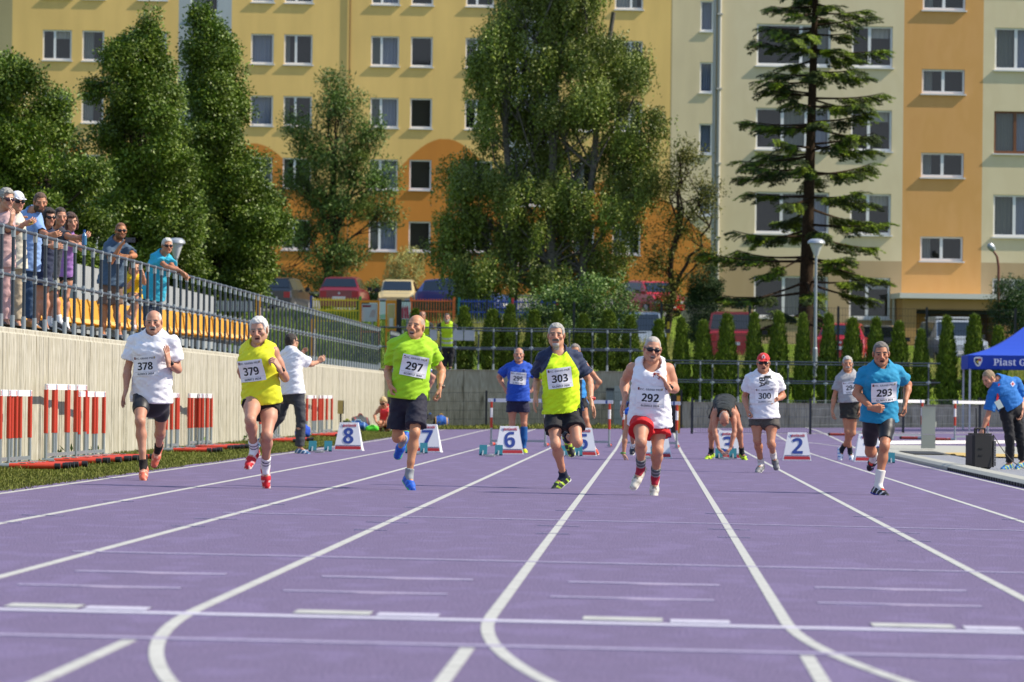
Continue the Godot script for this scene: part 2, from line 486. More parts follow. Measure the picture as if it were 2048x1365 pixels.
	"womanpink": [Vector3(-7.86, 1.670, -65.60), [0.06, 1.59, 0.06, 0.00, 1.45, 0.00, -0.15, 1.38, -0.10, 0.09, 1.38, 0.05, -0.19, 1.24, -0.34, 0.11, 1.22, 0.29, -0.05, 1.26, -0.12, 0.17, 1.31, 0.52, -0.00, 1.28, -0.12, 0.18, 1.35, 0.52, -0.07, 0.83, 0.00, 0.05, 0.84, 0.00, -0.05, 0.47, 0.00, 0.05, 0.47, 0.00, -0.05, 0.10, 0.00, 0.06, 0.11, 0.00, -0.01, 0.03, 0.00, 0.10, 0.03, 0.00]],
	"mancap": [Vector3(-7.87, 1.670, -67.00), [0.04, 1.61, 0.10, -0.02, 1.47, 0.05, -0.12, 1.39, 0.00, 0.04, 1.39, 0.10, -0.10, 1.25, -0.25, 0.06, 1.23, 0.36, 0.02, 1.33, -0.03, 0.18, 1.32, 0.57, 0.06, 1.39, -0.03, 0.24, 1.34, 0.57, -0.07, 0.86, 0.00, 0.03, 0.86, 0.00, -0.05, 0.48, 0.00, 0.04, 0.48, 0.00, -0.05, 0.12, 0.00, 0.04, 0.13, 0.00, -0.00, 0.05, 0.00, 0.08, 0.05, 0.00]],
	"manblue": [Vector3(-7.93, 1.670, -69.20), [0.14, 1.68, 0.15, 0.03, 1.57, 0.05, -0.10, 1.52, -0.10, 0.09, 1.48, 0.10, -0.04, 1.31, -0.31, 0.19, 1.29, 0.35, 0.17, 1.26, -0.11, 0.31, 1.25, 0.60, 0.26, 1.25, -0.11, 0.37, 1.26, 0.60, -0.10, 0.91, 0.00, 0.00, 0.90, 0.00, -0.08, 0.55, 0.00, 0.00, 0.54, 0.00, -0.18, 0.19, -0.24, 0.01, 0.17, 0.00, -0.14, 0.09, -0.19, 0.14, 0.07, 0.05]],
	"womandark": [Vector3(-8.16, 1.670, -72.50), [0.11, 1.60, 0.10, 0.06, 1.45, 0.00, -0.04, 1.38, -0.10, 0.15, 1.38, 0.05, -0.05, 1.23, -0.34, 0.20, 1.21, 0.29, 0.09, 1.22, -0.11, 0.20, 1.21, 0.54, 0.13, 1.23, -0.11, 0.23, 1.21, 0.54, -0.04, 0.94, 0.00, 0.05, 0.95, 0.00, -0.03, 0.56, 0.00, 0.06, 0.56, 0.00, -0.03, 0.19, 0.00, 0.06, 0.20, 0.00, -0.00, 0.11, 0.00, 0.10, 0.10, 0.00]],
	"mandark": [Vector3(-8.15, 1.670, -74.00), [0.10, 1.66, 0.20, 0.02, 1.51, 0.10, -0.09, 1.46, -0.05, 0.10, 1.45, 0.14, 0.07, 1.37, -0.28, 0.29, 1.37, 0.39, 0.23, 1.38, -0.05, 0.41, 1.37, 0.65, 0.31, 1.38, -0.05, 0.50, 1.39, 0.65, -0.17, 0.97, -0.10, -0.04, 0.97, -0.05, -0.08, 0.59, -0.10, 0.00, 0.60, -0.05, -0.08, 0.21, -0.10, 0.08, 0.23, -0.05, 0.01, 0.11, -0.10, 0.21, 0.11, -0.05]],
	"girl": [Vector3(-8.22, 1.670, -75.60), [0.14, 1.65, 0.15, 0.07, 1.51, 0.06, -0.06, 1.44, -0.05, 0.15, 1.43, 0.10, 0.02, 1.32, -0.28, 0.33, 1.25, 0.25, 0.15, 1.32, -0.05, 0.24, 1.31, 0.46, 0.19, 1.33, -0.05, 0.20, 1.32, 0.46, -0.07, 0.97, -0.10, 0.09, 0.97, -0.05, -0.09, 0.60, -0.10, 0.06, 0.60, -0.05, -0.14, 0.21, -0.10, 0.06, 0.22, -0.05, -0.11, 0.14, -0.10, 0.11, 0.13, -0.05]],
	"manfilm": [Vector3(-7.96, 1.670, -80.00), [0.14, 1.66, 0.10, 0.07, 1.53, 0.03, -0.04, 1.45, 0.10, 0.23, 1.41, 0.05, 0.01, 1.19, 0.28, 0.37, 1.29, 0.32, 0.16, 1.44, 0.28, 0.30, 1.27, 0.57, 0.22, 1.52, 0.28, 0.26, 1.27, 0.57, -0.08, 0.93, 0.00, 0.07, 0.93, 0.00, -0.10, 0.54, 0.00, 0.07, 0.54, 0.00, -0.11, 0.14, 0.00, 0.13, 0.13, 0.00, -0.07, 0.09, 0.18, 0.17, 0.09, 0.18]],
	"child": [Vector3(-7.99, 1.670, -83.50), [0.04, 1.19, 0.05, 0.00, 1.10, 0.00, -0.10, 1.05, 0.00, 0.11, 1.06, 0.00, -0.05, 0.90, 0.17, 0.21, 0.96, 0.18, 0.06, 1.05, 0.24, 0.19, 1.12, 0.29, 0.09, 1.22, 0.24, 0.18, 1.17, 0.29, -0.05, 0.80, 0.00, 0.07, 0.79, 0.00, 0.09, 0.73, 0.28, 0.11, 0.70, 0.30, -0.04, 0.51, 0.09, 0.06, 0.38, 0.30, 0.05, 0.41, 0.15, 0.09, 0.27, 0.39]],
	"manturq": [Vector3(-7.80, 1.670, -85.50), [0.18, 1.60, 0.15, 0.10, 1.48, 0.06, -0.01, 1.43, 0.10, 0.18, 1.41, 0.00, 0.18, 1.27, 0.31, 0.29, 1.25, 0.25, 0.42, 1.18, 0.43, 0.44, 1.18, 0.49, 0.48, 1.11, 0.43, 0.51, 1.12, 0.49, -0.12, 0.89, -0.05, 0.01, 0.89, -0.10, -0.13, 0.59, -0.05, 0.00, 0.59, -0.10, -0.14, 0.31, -0.05, 0.01, 0.29, -0.10, -0.09, 0.25, -0.05, 0.07, 0.24, -0.10]],
	"womanred": [Vector3(-6.41, 0.130, -131.00), [-0.02, 0.70, 0.22, 0.01, 0.59, 0.10, -0.10, 0.59, 0.08, 0.12, 0.58, 0.08, -0.23, 0.37, 0.21, 0.13, 0.36, 0.26, -0.18, 0.23, 0.40, 0.03, 0.16, 0.37, -0.15, 0.18, 0.40, 0.01, 0.14, 0.37, -0.01, 0.21, 0.00, 0.15, 0.21, 0.00, -0.10, 0.20, 0.38, 0.10, 0.17, 0.39, -0.10, 0.05, 0.01, 0.10, 0.05, 0.01, -0.11, 0.03, 0.01, 0.05, 0.02, 0.01]],}

# ------------------------------------------------------------------ people
# joints: head neck shA shB elA elB wrA wrB haA haB hipA hipB knA knB anA anB toA toB (A is the side on the left of the picture)
const HEAD := 0
const NECK := 1
const SH := 2
const EL := 4
const WR := 6
const HA := 8
const HIP := 10
const KN := 12
const AN := 14
const TO := 16

class Part:
	var called := ""
	var vs := PackedVector3Array()
	var ix := PackedInt32Array()
	var cols := PackedColorArray()
	var rough := 0.85
	var sheen := 0.0
	var label := ""

	func join(g: Array, tf: Transform3D, col: Color) -> int:
		var b := vs.size()
		vs.append_array(tf * (g[0] as PackedVector3Array))
		for k: int in g[1]: ix.append(k + b)
		for k in (g[0] as PackedVector3Array).size(): cols.append(col)
		return b

class Body:
	var j: Array = []
	var s := {}
	var parts: Array = []
	var up := Vector3.UP
	var fw := Vector3.BACK
	var rt := Vector3.RIGHT
	var hipc := Vector3.ZERO
	var cell := 0.012
	var shirt: Grid
	var nf: FastNoiseLite
	var seedv := Vector3.ZERO
	var hb := Basis.IDENTITY
	var bib := []
	var flip := 1.0

	func lc(h: String) -> Color:
		return Color(h).srgb_to_linear()

	func new_part(called: String, rough := 0.85, sheen := 0.0) -> Part:
		var p := Part.new()
		p.called = called
		p.rough = rough
		p.sheen = sheen
		parts.append(p)
		return p

	func bounds(ids: Array, m: float) -> Array:
		var lo: Vector3 = j[ids[0]]
		var hi := lo
		for k in ids:
			lo = lo.min(j[k])
			hi = hi.max(j[k])
		return [lo - Vector3.ONE * m, hi + Vector3.ONE * m]

	func mk(ids: Array, m: float, c: float) -> Grid:
		var b := bounds(ids, m)
		return Grid.new(b[0], b[1], c)

	func torso(g: Grid, t: float, gi: float, belly: float) -> void:
		var n: Vector3 = j[NECK]
		var ln := hipc.distance_to(n)
		var waist := hipc.lerp(n, 0.32)
		var chest := hipc.lerp(n, 0.66) + fw * 0.012
		var top := hipc.lerp(n, 0.86) - fw * 0.005
		var hw: float = s.get("hw", 1.0)
		g.cone(hipc - up * 0.02, waist, 0.150 * gi * hw + t, (0.140 + belly * 0.2) * gi + t, 0.05, fw, 1.30)
		g.cone(waist, chest, (0.140 + belly * 0.2) * gi + t, 0.158 * gi + t, 0.05, fw, 1.32)
		g.cone(chest, top, 0.158 * gi + t, 0.116 * gi + t, 0.05, fw, 1.38)
		for e in 2:
			var sh: Vector3 = j[SH + e]
			g.cone(n.lerp(sh, 0.22) - up * 0.022, sh - up * 0.004, 0.054 * gi + t, 0.046 * gi + t, 0.05)
		g.cone(n - up * 0.05, n + up * 0.015, 0.078 + t * 0.5, 0.060 + t * 0.3, 0.04)
		if belly > 0.0:
			g.ell(waist + fw * (0.03 + belly) + up * 0.02, Basis(rt, up, fw), Vector3(0.125 * gi, 0.15, 0.095) + Vector3.ONE * t, 0.06)
		for e in 2:   # chest muscles and shoulder blades
			var sx := -1.0 if e == 0 else 1.0
			g.ell(chest + rt * 0.075 * sx * gi + up * 0.03 + fw * 0.075, Basis(rt, up, fw), Vector3(0.08, 0.065, 0.045) + Vector3.ONE * t, 0.05)

	func arm(g: Grid, e: int, gi: float) -> void:
		var a: Vector3 = j[SH + e]
		var b: Vector3 = j[EL + e]
		var w: Vector3 = j[WR + e]
		g.ell(a, Basis.IDENTITY, Vector3.ONE * 0.052 * gi, 0.04)
		g.cone(a, a.lerp(b, 0.5), 0.048 * gi, 0.046 * gi, 0.03)
		g.cone(a.lerp(b, 0.4), b, 0.046 * gi, 0.036 * gi, 0.03)
		g.cone(b, b.lerp(w, 0.3), 0.036 * gi, 0.041 * gi, 0.025)
		g.cone(b.lerp(w, 0.3), w, 0.041 * gi, 0.025, 0.025)

	func leg(g: Grid, e: int, gi: float) -> void:
		var h: Vector3 = j[HIP + e]
		var k: Vector3 = j[KN + e]
		var a: Vector3 = j[AN + e]
		var back := -fw
		var th := (k - h).normalized()
		var sh := (a - k).normalized()
		var bend := (th - sh)
		if bend.length() > 0.25: back = -(bend - sh * bend.dot(sh)).normalized() * 1.0
		else: back = (-fw - sh * (-fw).dot(sh)).normalized()
		g.cone(h, h.lerp(k, 0.45), 0.084 * gi, 0.074 * gi, 0.05)
		g.cone(h.lerp(k, 0.45), k.lerp(h, 0.06), 0.074 * gi, 0.051 * gi, 0.035)
		g.ell(k - back * 0.014, Basis.IDENTITY, Vector3.ONE * 0.047 * gi, 0.025)
		var cf := k.lerp(a, 0.3) + back * 0.018
		g.cone(k, cf, 0.045 * gi, 0.052 * gi, 0.03)
		g.cone(cf, k.lerp(a, 0.68), 0.052 * gi, 0.036 * gi, 0.03)
		g.cone(k.lerp(a, 0.68), a, 0.035 * gi, 0.031, 0.02)
		var f: Vector3 = j[TO + e] - a
		g.cone(a, a + f.normalized() * 0.09, 0.036, 0.028, 0.02)

	func hand(e: int, p: Part, col: Color, c: float) -> void:
		var w: Vector3 = j[WR + e]
		var d: Vector3 = (j[HA + e] - w).normalized()
		var sd := 1.0 if e == 0 else -1.0
		var pn: Vector3 = s.get("palm" + "AB"[e], rt * sd)
		pn = (pn - d * pn.dot(d)).normalized()
		var tx := d.cross(pn) * sd * flip
		var bs := Basis(tx, d, pn)     # x: towards the thumb, y: along the hand, z: out of the palm
		var curl: float = s.get("curl" + "AB"[e], 0.35)
		var sc: float = s.get("hs", 1.0)
		var g := Grid.new(Vector3(-0.07, -0.05, -0.05), Vector3(0.09, 0.21, 0.11), c)
		g.cone(Vector3(0, -0.04, 0), Vector3(0, 0.012, 0), 0.027, 0.026, 0.02, Vector3.BACK, 1.25)
		var xs := [0.031, 0.010, -0.011, -0.031]
		var ln := [0.040, 0.044, 0.041, 0.032]
		for f in 4:
			var kx: float = xs[f]
			var kn := Vector3(kx, 0.092 - absf(kx - 0.01) * 0.25, 0)
			g.cone(Vector3(kx * 0.55, 0.01, 0), kn, 0.016, 0.0115, 0.014, Vector3.BACK, 1.1)
			var a := curl * 0.95 + f * 0.05
			var pos := kn
			var dirx := (kx - 0.0) * 1.6 * (1.0 - curl)
			for ph in 3:
				var l: float = ln[f] * [1.0, 0.62, 0.5][ph]
				var dr := Vector3(dirx, cos(a), sin(a)).normalized()
				var q := pos + dr * l
				g.cone(pos, q, 0.0096 - ph * 0.0008, 0.0088 - ph * 0.0008, 0.004)
				pos = q
				a += curl * 1.15
				if ph == 0: a += curl * 0.25
		var t0 := Vector3(0.022, 0.022, 0.008)
		var t1 := Vector3(0.050 - curl * 0.012, 0.056, 0.016 + curl * 0.02)
		var t2 := Vector3(0.056 - curl * 0.030, 0.088, 0.022 + curl * 0.034)
		var t3 := Vector3(0.054 - curl * 0.044, 0.110 - curl * 0.006, 0.024 + curl * 0.040)
		g.cone(t0, t1, 0.017, 0.0125, 0.012)
		g.cone(t1, t2, 0.0115, 0.0100, 0.005)
		g.cone(t2, t3, 0.0100, 0.0080, 0.004)
		p.join(g.net(), Transform3D(bs.scaled_local(Vector3.ONE * sc), w), col)

	func head(p: Part, skin: Color, c: float) -> void:
		var lift := Transform3D(hb, j[HEAD])
		var inv := lift.affine_inverse()
		var nk: Vector3 = inv * (j[NECK] - up * 0.02)
		var g := Grid.new(Vector3(-0.105, -0.19, -0.13).min(nk - Vector3.ONE * 0.075), Vector3(0.105, 0.14, 0.145).max(nk + Vector3.ONE * 0.075), c)
		var I := Basis.IDENTITY
		var fat: float = s.get("face", 1.0)
		g.ell(Vector3(0, 0.032, -0.014), I, Vector3(0.075, 0.086, 0.096), 0.02)
		g.ell(Vector3(0, -0.030, 0.022), I, Vector3(0.061 * fat, 0.080, 0.068), 0.03)
		g.cone(Vector3(-0.048 * fat, -0.060, 0.000), Vector3(-0.010, -0.092, 0.064), 0.026 * fat, 0.020, 0.03)
		g.cone(Vector3(0.048 * fat, -0.060, 0.000), Vector3(0.010, -0.092, 0.064), 0.026 * fat, 0.020, 0.03)
		g.ell(Vector3(0, -0.096, 0.070), I, Vector3(0.024, 0.019, 0.019), 0.02)
		g.cone(Vector3(-0.040, 0.024, 0.070), Vector3(0.040, 0.024, 0.070), 0.015, 0.015, 0.015)
		for sx in [-1.0, 1.0]:
			g.ell(Vector3(sx * 0.046 * fat, -0.020, 0.058), I, Vector3(0.026, 0.022, 0.024), 0.02)
			g.ell(Vector3(sx * 0.033, 0.003, 0.100), I, Vector3(0.019, 0.012, 0.014), 0.014, true)
			g.ell(Vector3(sx * 0.032, 0.003, 0.074), I, Vector3(0.0145, 0.0125, 0.0145), 0.003)
			g.ell(Vector3(sx * 0.080, -0.004, -0.012), Basis(Vector3.UP, sx * 0.35), Vector3(0.010, 0.033, 0.020), 0.008)
			g.ell(Vector3(sx * 0.026, -0.052, 0.088), I, Vector3(0.010, 0.016, 0.010), 0.012)
		g.cone(Vector3(0, 0.012, 0.086), Vector3(0, -0.026, 0.110), 0.0095, 0.0135, 0.012)
		g.ell(Vector3(-0.012, -0.032, 0.096), I, Vector3(0.010, 0.009, 0.012), 0.008)
		g.ell(Vector3(0.012, -0.032, 0.096), I, Vector3(0.010, 0.009, 0.012), 0.008)
		g.cone(Vector3(-0.020, -0.060, 0.080), Vector3(0.020, -0.060, 0.080), 0.009, 0.009, 0.010)
		g.cone(Vector3(-0.018, -0.072, 0.080), Vector3(0.018, -0.072, 0.080), 0.008, 0.008, 0.008)
		var open: float = s.get("mouth", 0.0)
		if open > 0.0: g.ell(Vector3(0, -0.066, 0.096), I, Vector3(0.020, 0.004 + 0.008 * open, 0.016), 0.006, true)
		g.cone(Vector3(0, -0.055, -0.020), nk, 0.058 * fat, 0.066, 0.035)
		var b := p.join(g.net(), lift, skin)
		var brow := lc(s.get("browc", "5a4a40"))
		var lip := skin.lerp(lc("9a5048"), 0.5)
		var mst: Variant = s.get("mustache")
		var brd: Variant = s.get("beard")
		for k in range(b, p.vs.size()):
			var q := inv * p.vs[k]
			var ax := absf(q.x)
			var col := skin
			if q.z > 0.03:
				var red := clampf(1.0 - Vector2(ax - 0.035, (q.y + 0.025) * 1.2).length() / 0.035, 0.0, 1.0) + clampf(1.0 - Vector2(q.x, q.y + 0.02).length() / 0.03, 0.0, 1.0)
				col = col.lerp(lc("b5614c"), 0.35 * minf(red, 1.0))
				if q.y < -0.03 and brd == null: col = col.lerp(lc(s.get("browc", "5a4a40")), 0.12)
				var ex := (ax - 0.032) / 0.017
				var ey := (q.y - 0.003) / 0.0072
				if q.z > 0.06 and ex * ex + ey * ey < 1.0: col = lc("3a2a22") if absf(ex) < 0.45 else skin * 0.62
				if absf(q.y - 0.026 + ax * 0.06) < 0.0075 and ax > 0.012 and ax < 0.056 and q.z > 0.06: col = brow
				if ax < 0.027 and q.z > 0.076 and q.y < -0.053 and q.y > -0.079: col = lip
				if open > 0.0 and ax < 0.019 and absf(q.y + 0.066) < 0.004 + 0.005 * open and q.z > 0.07: col = lc("3c1a18") if open < 1.5 or q.y < -0.066 else lc("b0a498")
				if mst != null and ax < 0.036 and q.z > 0.07 and q.y < -0.037 and q.y > -0.058 - ax * 0.2: col = lc(mst)
				if brd != null and q.y < -0.078 and ax < 0.034 * s.get("beardw", 1.0): col = lc(brd)
			if brd != null and s.get("beardw", 1.0) > 1.5 and q.y < -0.03 - 0.4 * maxf(0.0, 0.05 - q.z) * 0.0 and q.y > -0.13 and q.z > -0.005 and not (ax < 0.026 and q.y > -0.056 and q.z > 0.07) and (ax > 0.034 or q.y < -0.076 or q.y < -0.036 and q.y > -0.056):
				if not (ax < 0.024 and q.y < -0.056 and q.y > -0.076): col = lc(brd)
			p.cols[k] = col

	func hair(kind: String, col: Color, c: float) -> void:
		if kind == "bald": return
		var p := new_part("cap" if kind == "cap" else "hair", 0.75, 0.3)
		var lift := Transform3D(hb, j[HEAD])
		var g := Grid.new(Vector3(-0.12, -0.17, -0.15), Vector3(0.12, 0.16, 0.20), c)
		var I := Basis.IDENTITY
		var t: float = s.get("hairt", 0.014)
		if kind == "cap":
			g.ell(Vector3(0, 0.040, -0.012), I, Vector3(0.087, 0.096, 0.106), 0.01)
			g.plane(Vector3(0, 0.042, 0), Vector3(0, -1, 0.12).normalized())
			g.cone(Vector3(-0.03, 0.050, 0.085), Vector3(-0.028, 0.036, 0.145), 0.036, 0.034, 0.01, Vector3.UP, 5.0)
			g.cone(Vector3(0.03, 0.050, 0.085), Vector3(0.028, 0.036, 0.145), 0.036, 0.034, 0.01, Vector3.UP, 5.0)
			p.join(g.net(), lift, col)
			return
		g.ell(Vector3(0, 0.034, -0.016), I, Vector3(0.074 + t * 0.8, 0.084 + t, 0.095 + t * 0.8), 0.02)
		g.ell(Vector3(0, -0.015, -0.045), I, Vector3(0.070 + t * 0.5, 0.085, 0.062 + t * 0.5), 0.03)
		g.rumple(nf, t * 0.55, Vector3(26, 20, 30), seedv)
		# a ragged hairline: higher over the temples
		for sx in [-1.0, 1.0]: g.ell(Vector3(sx * 0.052, 0.052, 0.088), I, Vector3(0.030, 0.042, 0.045), 0.012, true)
		var hl: float = s.get("hairline", 0.0)
		g.ell(Vector3(0, -0.012 - hl * -0.6, 0.105), I, Vector3(0.088, 0.094, 0.088), 0.012, true)
		g.plane(Vector3(0, -0.075, 0), Vector3(0, -1, 0.25).normalized())
		if kind == "horseshoe":
			g.ell(Vector3(0, 0.125, 0.030), I, Vector3(0.070, 0.085, 0.115), 0.01, true)
		for sx in [-1.0, 1.0]:
			g.ell(Vector3(sx * 0.088, -0.008, 0.004), I, Vector3(0.020, 0.036, 0.030), 0.008, true)
		if kind == "long":
			g.ell(Vector3(0, -0.060, -0.055), I, Vector3(0.090, 0.120, 0.055), 0.03)
			for sx in [-1.0, 1.0]:
				g.ell(Vector3(sx * 0.076, -0.030, 0.010), I, Vector3(0.022, 0.095, 0.045), 0.02)
			g.ell(Vector3(0, 0.085, 0.060), I, Vector3(0.066, 0.030, 0.040), 0.02)
			g.rumple(nf, 0.006, Vector3(34, 8, 34), seedv)
		if kind == "tied":
			g.ell(Vector3(0, 0.0, -0.125), I, Vector3(0.030, 0.030, 0.030), 0.02)
		p.join(g.net(), lift, col)
		var inv := lift.affine_inverse()
		for k in p.vs.size():
			var q := inv * p.vs[k]
			p.cols[k] = col * (0.86 + 0.22 * nf.get_noise_3dv(Vector3(q.x * 60, q.y * 24, q.z * 40) + seedv))

	func glasses() -> void:
		var p := new_part("sunglasses", 0.15)
		var g := Grid.new(Vector3(-0.1, -0.04, -0.03), Vector3(0.1, 0.05, 0.14), 0.0045)
		for sx in [-1.0, 1.0]:
			g.ell(Vector3(sx * 0.034, 0.003, 0.094), Basis(Vector3.UP, sx * 0.35), Vector3(0.032, 0.020, 0.011), 0.004)
			g.cone(Vector3(sx * 0.062, 0.010, 0.084), Vector3(sx * 0.086, 0.010, -0.01), 0.006, 0.005, 0.003)
		g.cone(Vector3(-0.012, 0.010, 0.102), Vector3(0.012, 0.010, 0.102), 0.006, 0.006, 0.004)
		p.join(g.net(), Transform3D(hb, j[HEAD]), lc(s.get("lens", "0c0b0e")))

	func shoe(e: int) -> void:
		var a: Vector3 = j[AN + e]
		var k: Vector3 = j[KN + e]
		var f := (j[TO + e] - a as Vector3).normalized()
		var sk := (a - k).normalized()
		var pp := (sk - f * sk.dot(f))
		if pp.length() < 0.1: pp = fw - f * fw.dot(f)
		pp = pp.normalized()
		var fd := f * 0.943 - pp * 0.333
		var dn := f * 0.333 + pp * 0.943
		var lt := fd.cross(dn)
		var q: float = s.get("fs", 1.0)
		var lo := a - Vector3.ONE * 0.24
		var g := Grid.new(lo, a + Vector3.ONE * 0.24, 0.009)
		g.cone(a + (dn * 0.058 - fd * 0.045) * q, a + (dn * 0.060 + fd * 0.10) * q, 0.036 * q, 0.044 * q, 0.02)
		g.cone(a + (dn * 0.062 + fd * 0.10) * q, a + (dn * 0.068 + fd * 0.175) * q, 0.044 * q, 0.034 * q, 0.02)
		g.cone(a + (dn * 0.004 - fd * 0.008) * q, a + (dn * 0.055) * q, 0.044 * q, 0.044 * q, 0.02, Vector3.ZERO, 1.0, 2)
		g.cone(a + (dn * 0.02 + fd * 0.02) * q, a + (dn * 0.05 + fd * 0.11) * q, 0.034 * q, 0.030 * q, 0.02)
		# the sole: a flat wide slab under the upper
		g.cone(a + (dn * 0.084 - fd * 0.052) * q, a + (dn * 0.084 + fd * 0.175) * q, 0.040 * q, 0.044 * q, 0.006, dn, 3.4)
		g.plane(a + dn * 0.095 * q, dn)
		var p := new_part("shoe", 0.6)
		var up_c := lc(s.get("shoe", "303030"))
		var so_c := lc(s.get("sole", "e8e8e4"))
		var ac_c := lc(s.get("accent", s.get("shoe", "303030")))
		p.join(g.net(), Transform3D.IDENTITY, up_c)
		for n in p.vs.size():
			var r := p.vs[n] - a
			var y := r.dot(dn)
			var x := r.dot(fd)
			var z := r.dot(lt)
			if y > 0.076 * q: p.cols[n] = so_c
			elif x > 0.03 and x < 0.12 and absf(z) < 0.022 and y < 0.055: p.cols[n] = lc(s.get("lace", s.get("accent", "d8d8d8")))
			elif absf(fmod(x + y * 0.6 + 0.5, 0.07) - 0.03) < 0.010 and absf(z) > 0.02: p.cols[n] = ac_c

	func sock(e: int) -> void:
		var hgt: float = s.get("sock_h", 0.0)
		if hgt <= 0.0: return
		var a: Vector3 = j[AN + e]
		var k: Vector3 = j[KN + e]
		var sd := (k - a).normalized()
		var f := (j[TO + e] - a as Vector3).normalized()
		var top := a + sd * hgt
		var g := Grid.new(a.min(top) - Vector3.ONE * 0.09, a.max(top) + Vector3.ONE * 0.09, 0.009)
		var rr := 0.046 + maxf(0.0, hgt - 0.1) * 0.11
		if hgt > 0.2:
			g.cone(a.lerp(k, 0.35), top, 0.062, 0.062, 0.02, Vector3.ZERO, 1.0, 1)
			g.cone(a, a.lerp(k, 0.35), 0.041, 0.060, 0.02)
		else: g.cone(a, top, 0.040, rr, 0.02, Vector3.ZERO, 1.0, 1)
		g.cone(a, a + f * 0.06, 0.040, 0.034, 0.02)
		var p := new_part("sock", 0.9)
		p.join(g.net(), Transform3D.IDENTITY, lc(s.get("sock", "f0f0f0")))
		if s.has("sock2"):
			for n in p.vs.size():
				var y := (p.vs[n] - a).dot(sd) / hgt
				if y < 0.35: p.cols[n] = lc(s.sock2)
				elif fmod(y * 3.0, 1.0) < 0.35 and s.has("sock3"): p.cols[n] = lc(s.sock3)

	func top() -> void:
		var kind: String = s.get("top", "tee")
		if kind == "none": return
		var gi: float = s.get("girth", 1.0)
		var belly: float = s.get("belly", 0.0)
		var g := mk([NECK, SH, SH + 1, HIP, HIP + 1], 0.27 + belly, s.get("cell_top", cell))
		shirt = g
		var t := 0.016
		torso(g, t, gi, belly)
		var n: Vector3 = j[NECK]
		var hem: float = s.get("hem", 0.07)
		var hp := hipc - up * hem
		var waist := hipc.lerp(n, 0.34)
		g.cone(waist, hp - up * 0.04, (0.150 + belly * 0.2) * gi + t, (0.190 * s.get("hw", 1.0) + belly * 0.1) * gi + t, 0.05, fw, 1.22)
		var sl: float = s.get("sleeve", 0.55)
		if kind != "singlet" and kind != "sleeveless":
			for e in 2:
				var a: Vector3 = j[SH + e]
				var b: Vector3 = j[EL + e]
				if sl <= 1.0:
					g.cone(a, a.lerp(b, sl), 0.062 * gi, 0.069 * gi + s.get("loose", 0.0), 0.035, Vector3.ZERO, 1.0, 1)
				else:
					g.cone(a, b, 0.062 * gi, 0.055, 0.035)
					g.cone(b, b.lerp(j[WR + e], sl - 1.0), 0.055, 0.044, 0.02, Vector3.ZERO, 1.0, 1)
		else:
			for e in 2:
				var a: Vector3 = j[SH + e]
				var b: Vector3 = j[EL + e]
				var o := (a - j[SH + 1 - e] as Vector3).normalized()
				g.cone(n.lerp(a, 0.3), a - o * 0.01, 0.068 * gi, 0.062 * gi, 0.04)
				g.plane(a + o * (-0.02 if kind == "singlet" else 0.03), (o + up * 0.12).normalized())
		# folds: broad slack, then diagonal creases running to the waist
		g.rumple(nf, s.get("fold", 0.013) * 0.7, Vector3(5.0, 9.0, 5.0), seedv)
		g.rumple_dir(nf, s.get("fold", 0.013) * 0.85, (rt * 9.0 + up * 20.0 * (1.0 if int(seedv.x) % 2 == 0 else -1.0)), (up * 5.0 - rt * 5.0), fw * 7.0, seedv * 2.0)
		g.rumple_dir(nf, s.get("fold", 0.013) * 0.5, (rt * -24.0 + up * 26.0), (up * 7.0 + rt * 7.0), fw * 10.0, seedv * 3.0)
		g.plane(hp, -up)
		# neckline
		var nd: Vector3 = (j[HEAD] - n).normalized()
		var nw := 0.074 if kind != "singlet" else 0.088
		var dp: float = s.get("neckline", 0.0)
		g.ell(n + fw * (0.022 + dp * 0.4) + nd * 0.050 - up * (dp + 0.006), Basis(rt, up, fw), Vector3(nw, 0.092 + dp, nw + 0.012), 0.008, true)
		var p := new_part("shirt" if kind != "singlet" else "vest", 0.8, 0.15)
		if s.has("top_name"): p.called = s.top_name
		p.join(g.net(), Transform3D.IDENTITY, lc(s.get("topc", "ffffff")))
		if s.has("topf"):
			for k in p.vs.size(): p.cols[k] = s.topf.call(self, p.vs[k], p.cols[k])
		if s.has("collar"):
			var cg2 := Grid.new(n - Vector3.ONE * 0.16, n + Vector3.ONE * 0.16, 0.009)
			cg2.cone(n - up * 0.020, n + nd * 0.022, 0.090, 0.080, 0.01, Vector3.ZERO, 1.0, 3)
			cg2.ell(n + nd * 0.06 + fw * 0.02, Basis(rt, up, fw), Vector3(0.066, 0.09, 0.074), 0.004, true)
			cg2.ell(n + fw * 0.09, Basis(rt, up, fw), Vector3(0.026, 0.08, 0.05), 0.008, true)
			var pc := new_part("collar", 0.85)
			pc.join(cg2.net(), Transform3D.IDENTITY, lc(s.collar))

	func bottom() -> void:
		var kind: String = s.get("bottom", "shorts")
		if kind == "none": return
		var gi: float = s.get("girth", 1.0)
		var lg: float = s.get("lgirth", 1.0)
		var ids := [HIP, HIP + 1, KN, KN + 1]
		if kind == "trousers": ids.append_array([AN, AN + 1])
		var g := mk(ids, 0.25, cell)
		var n: Vector3 = j[NECK]
		var wa := hipc.lerp(n, 0.26 if kind == "trousers" else 0.07)
		var hw: float = s.get("hw", 1.0)
		g.cone(wa, hipc - up * 0.05, 0.146 * gi, 0.152 * gi * hw + 0.004, 0.05, fw, 1.3)
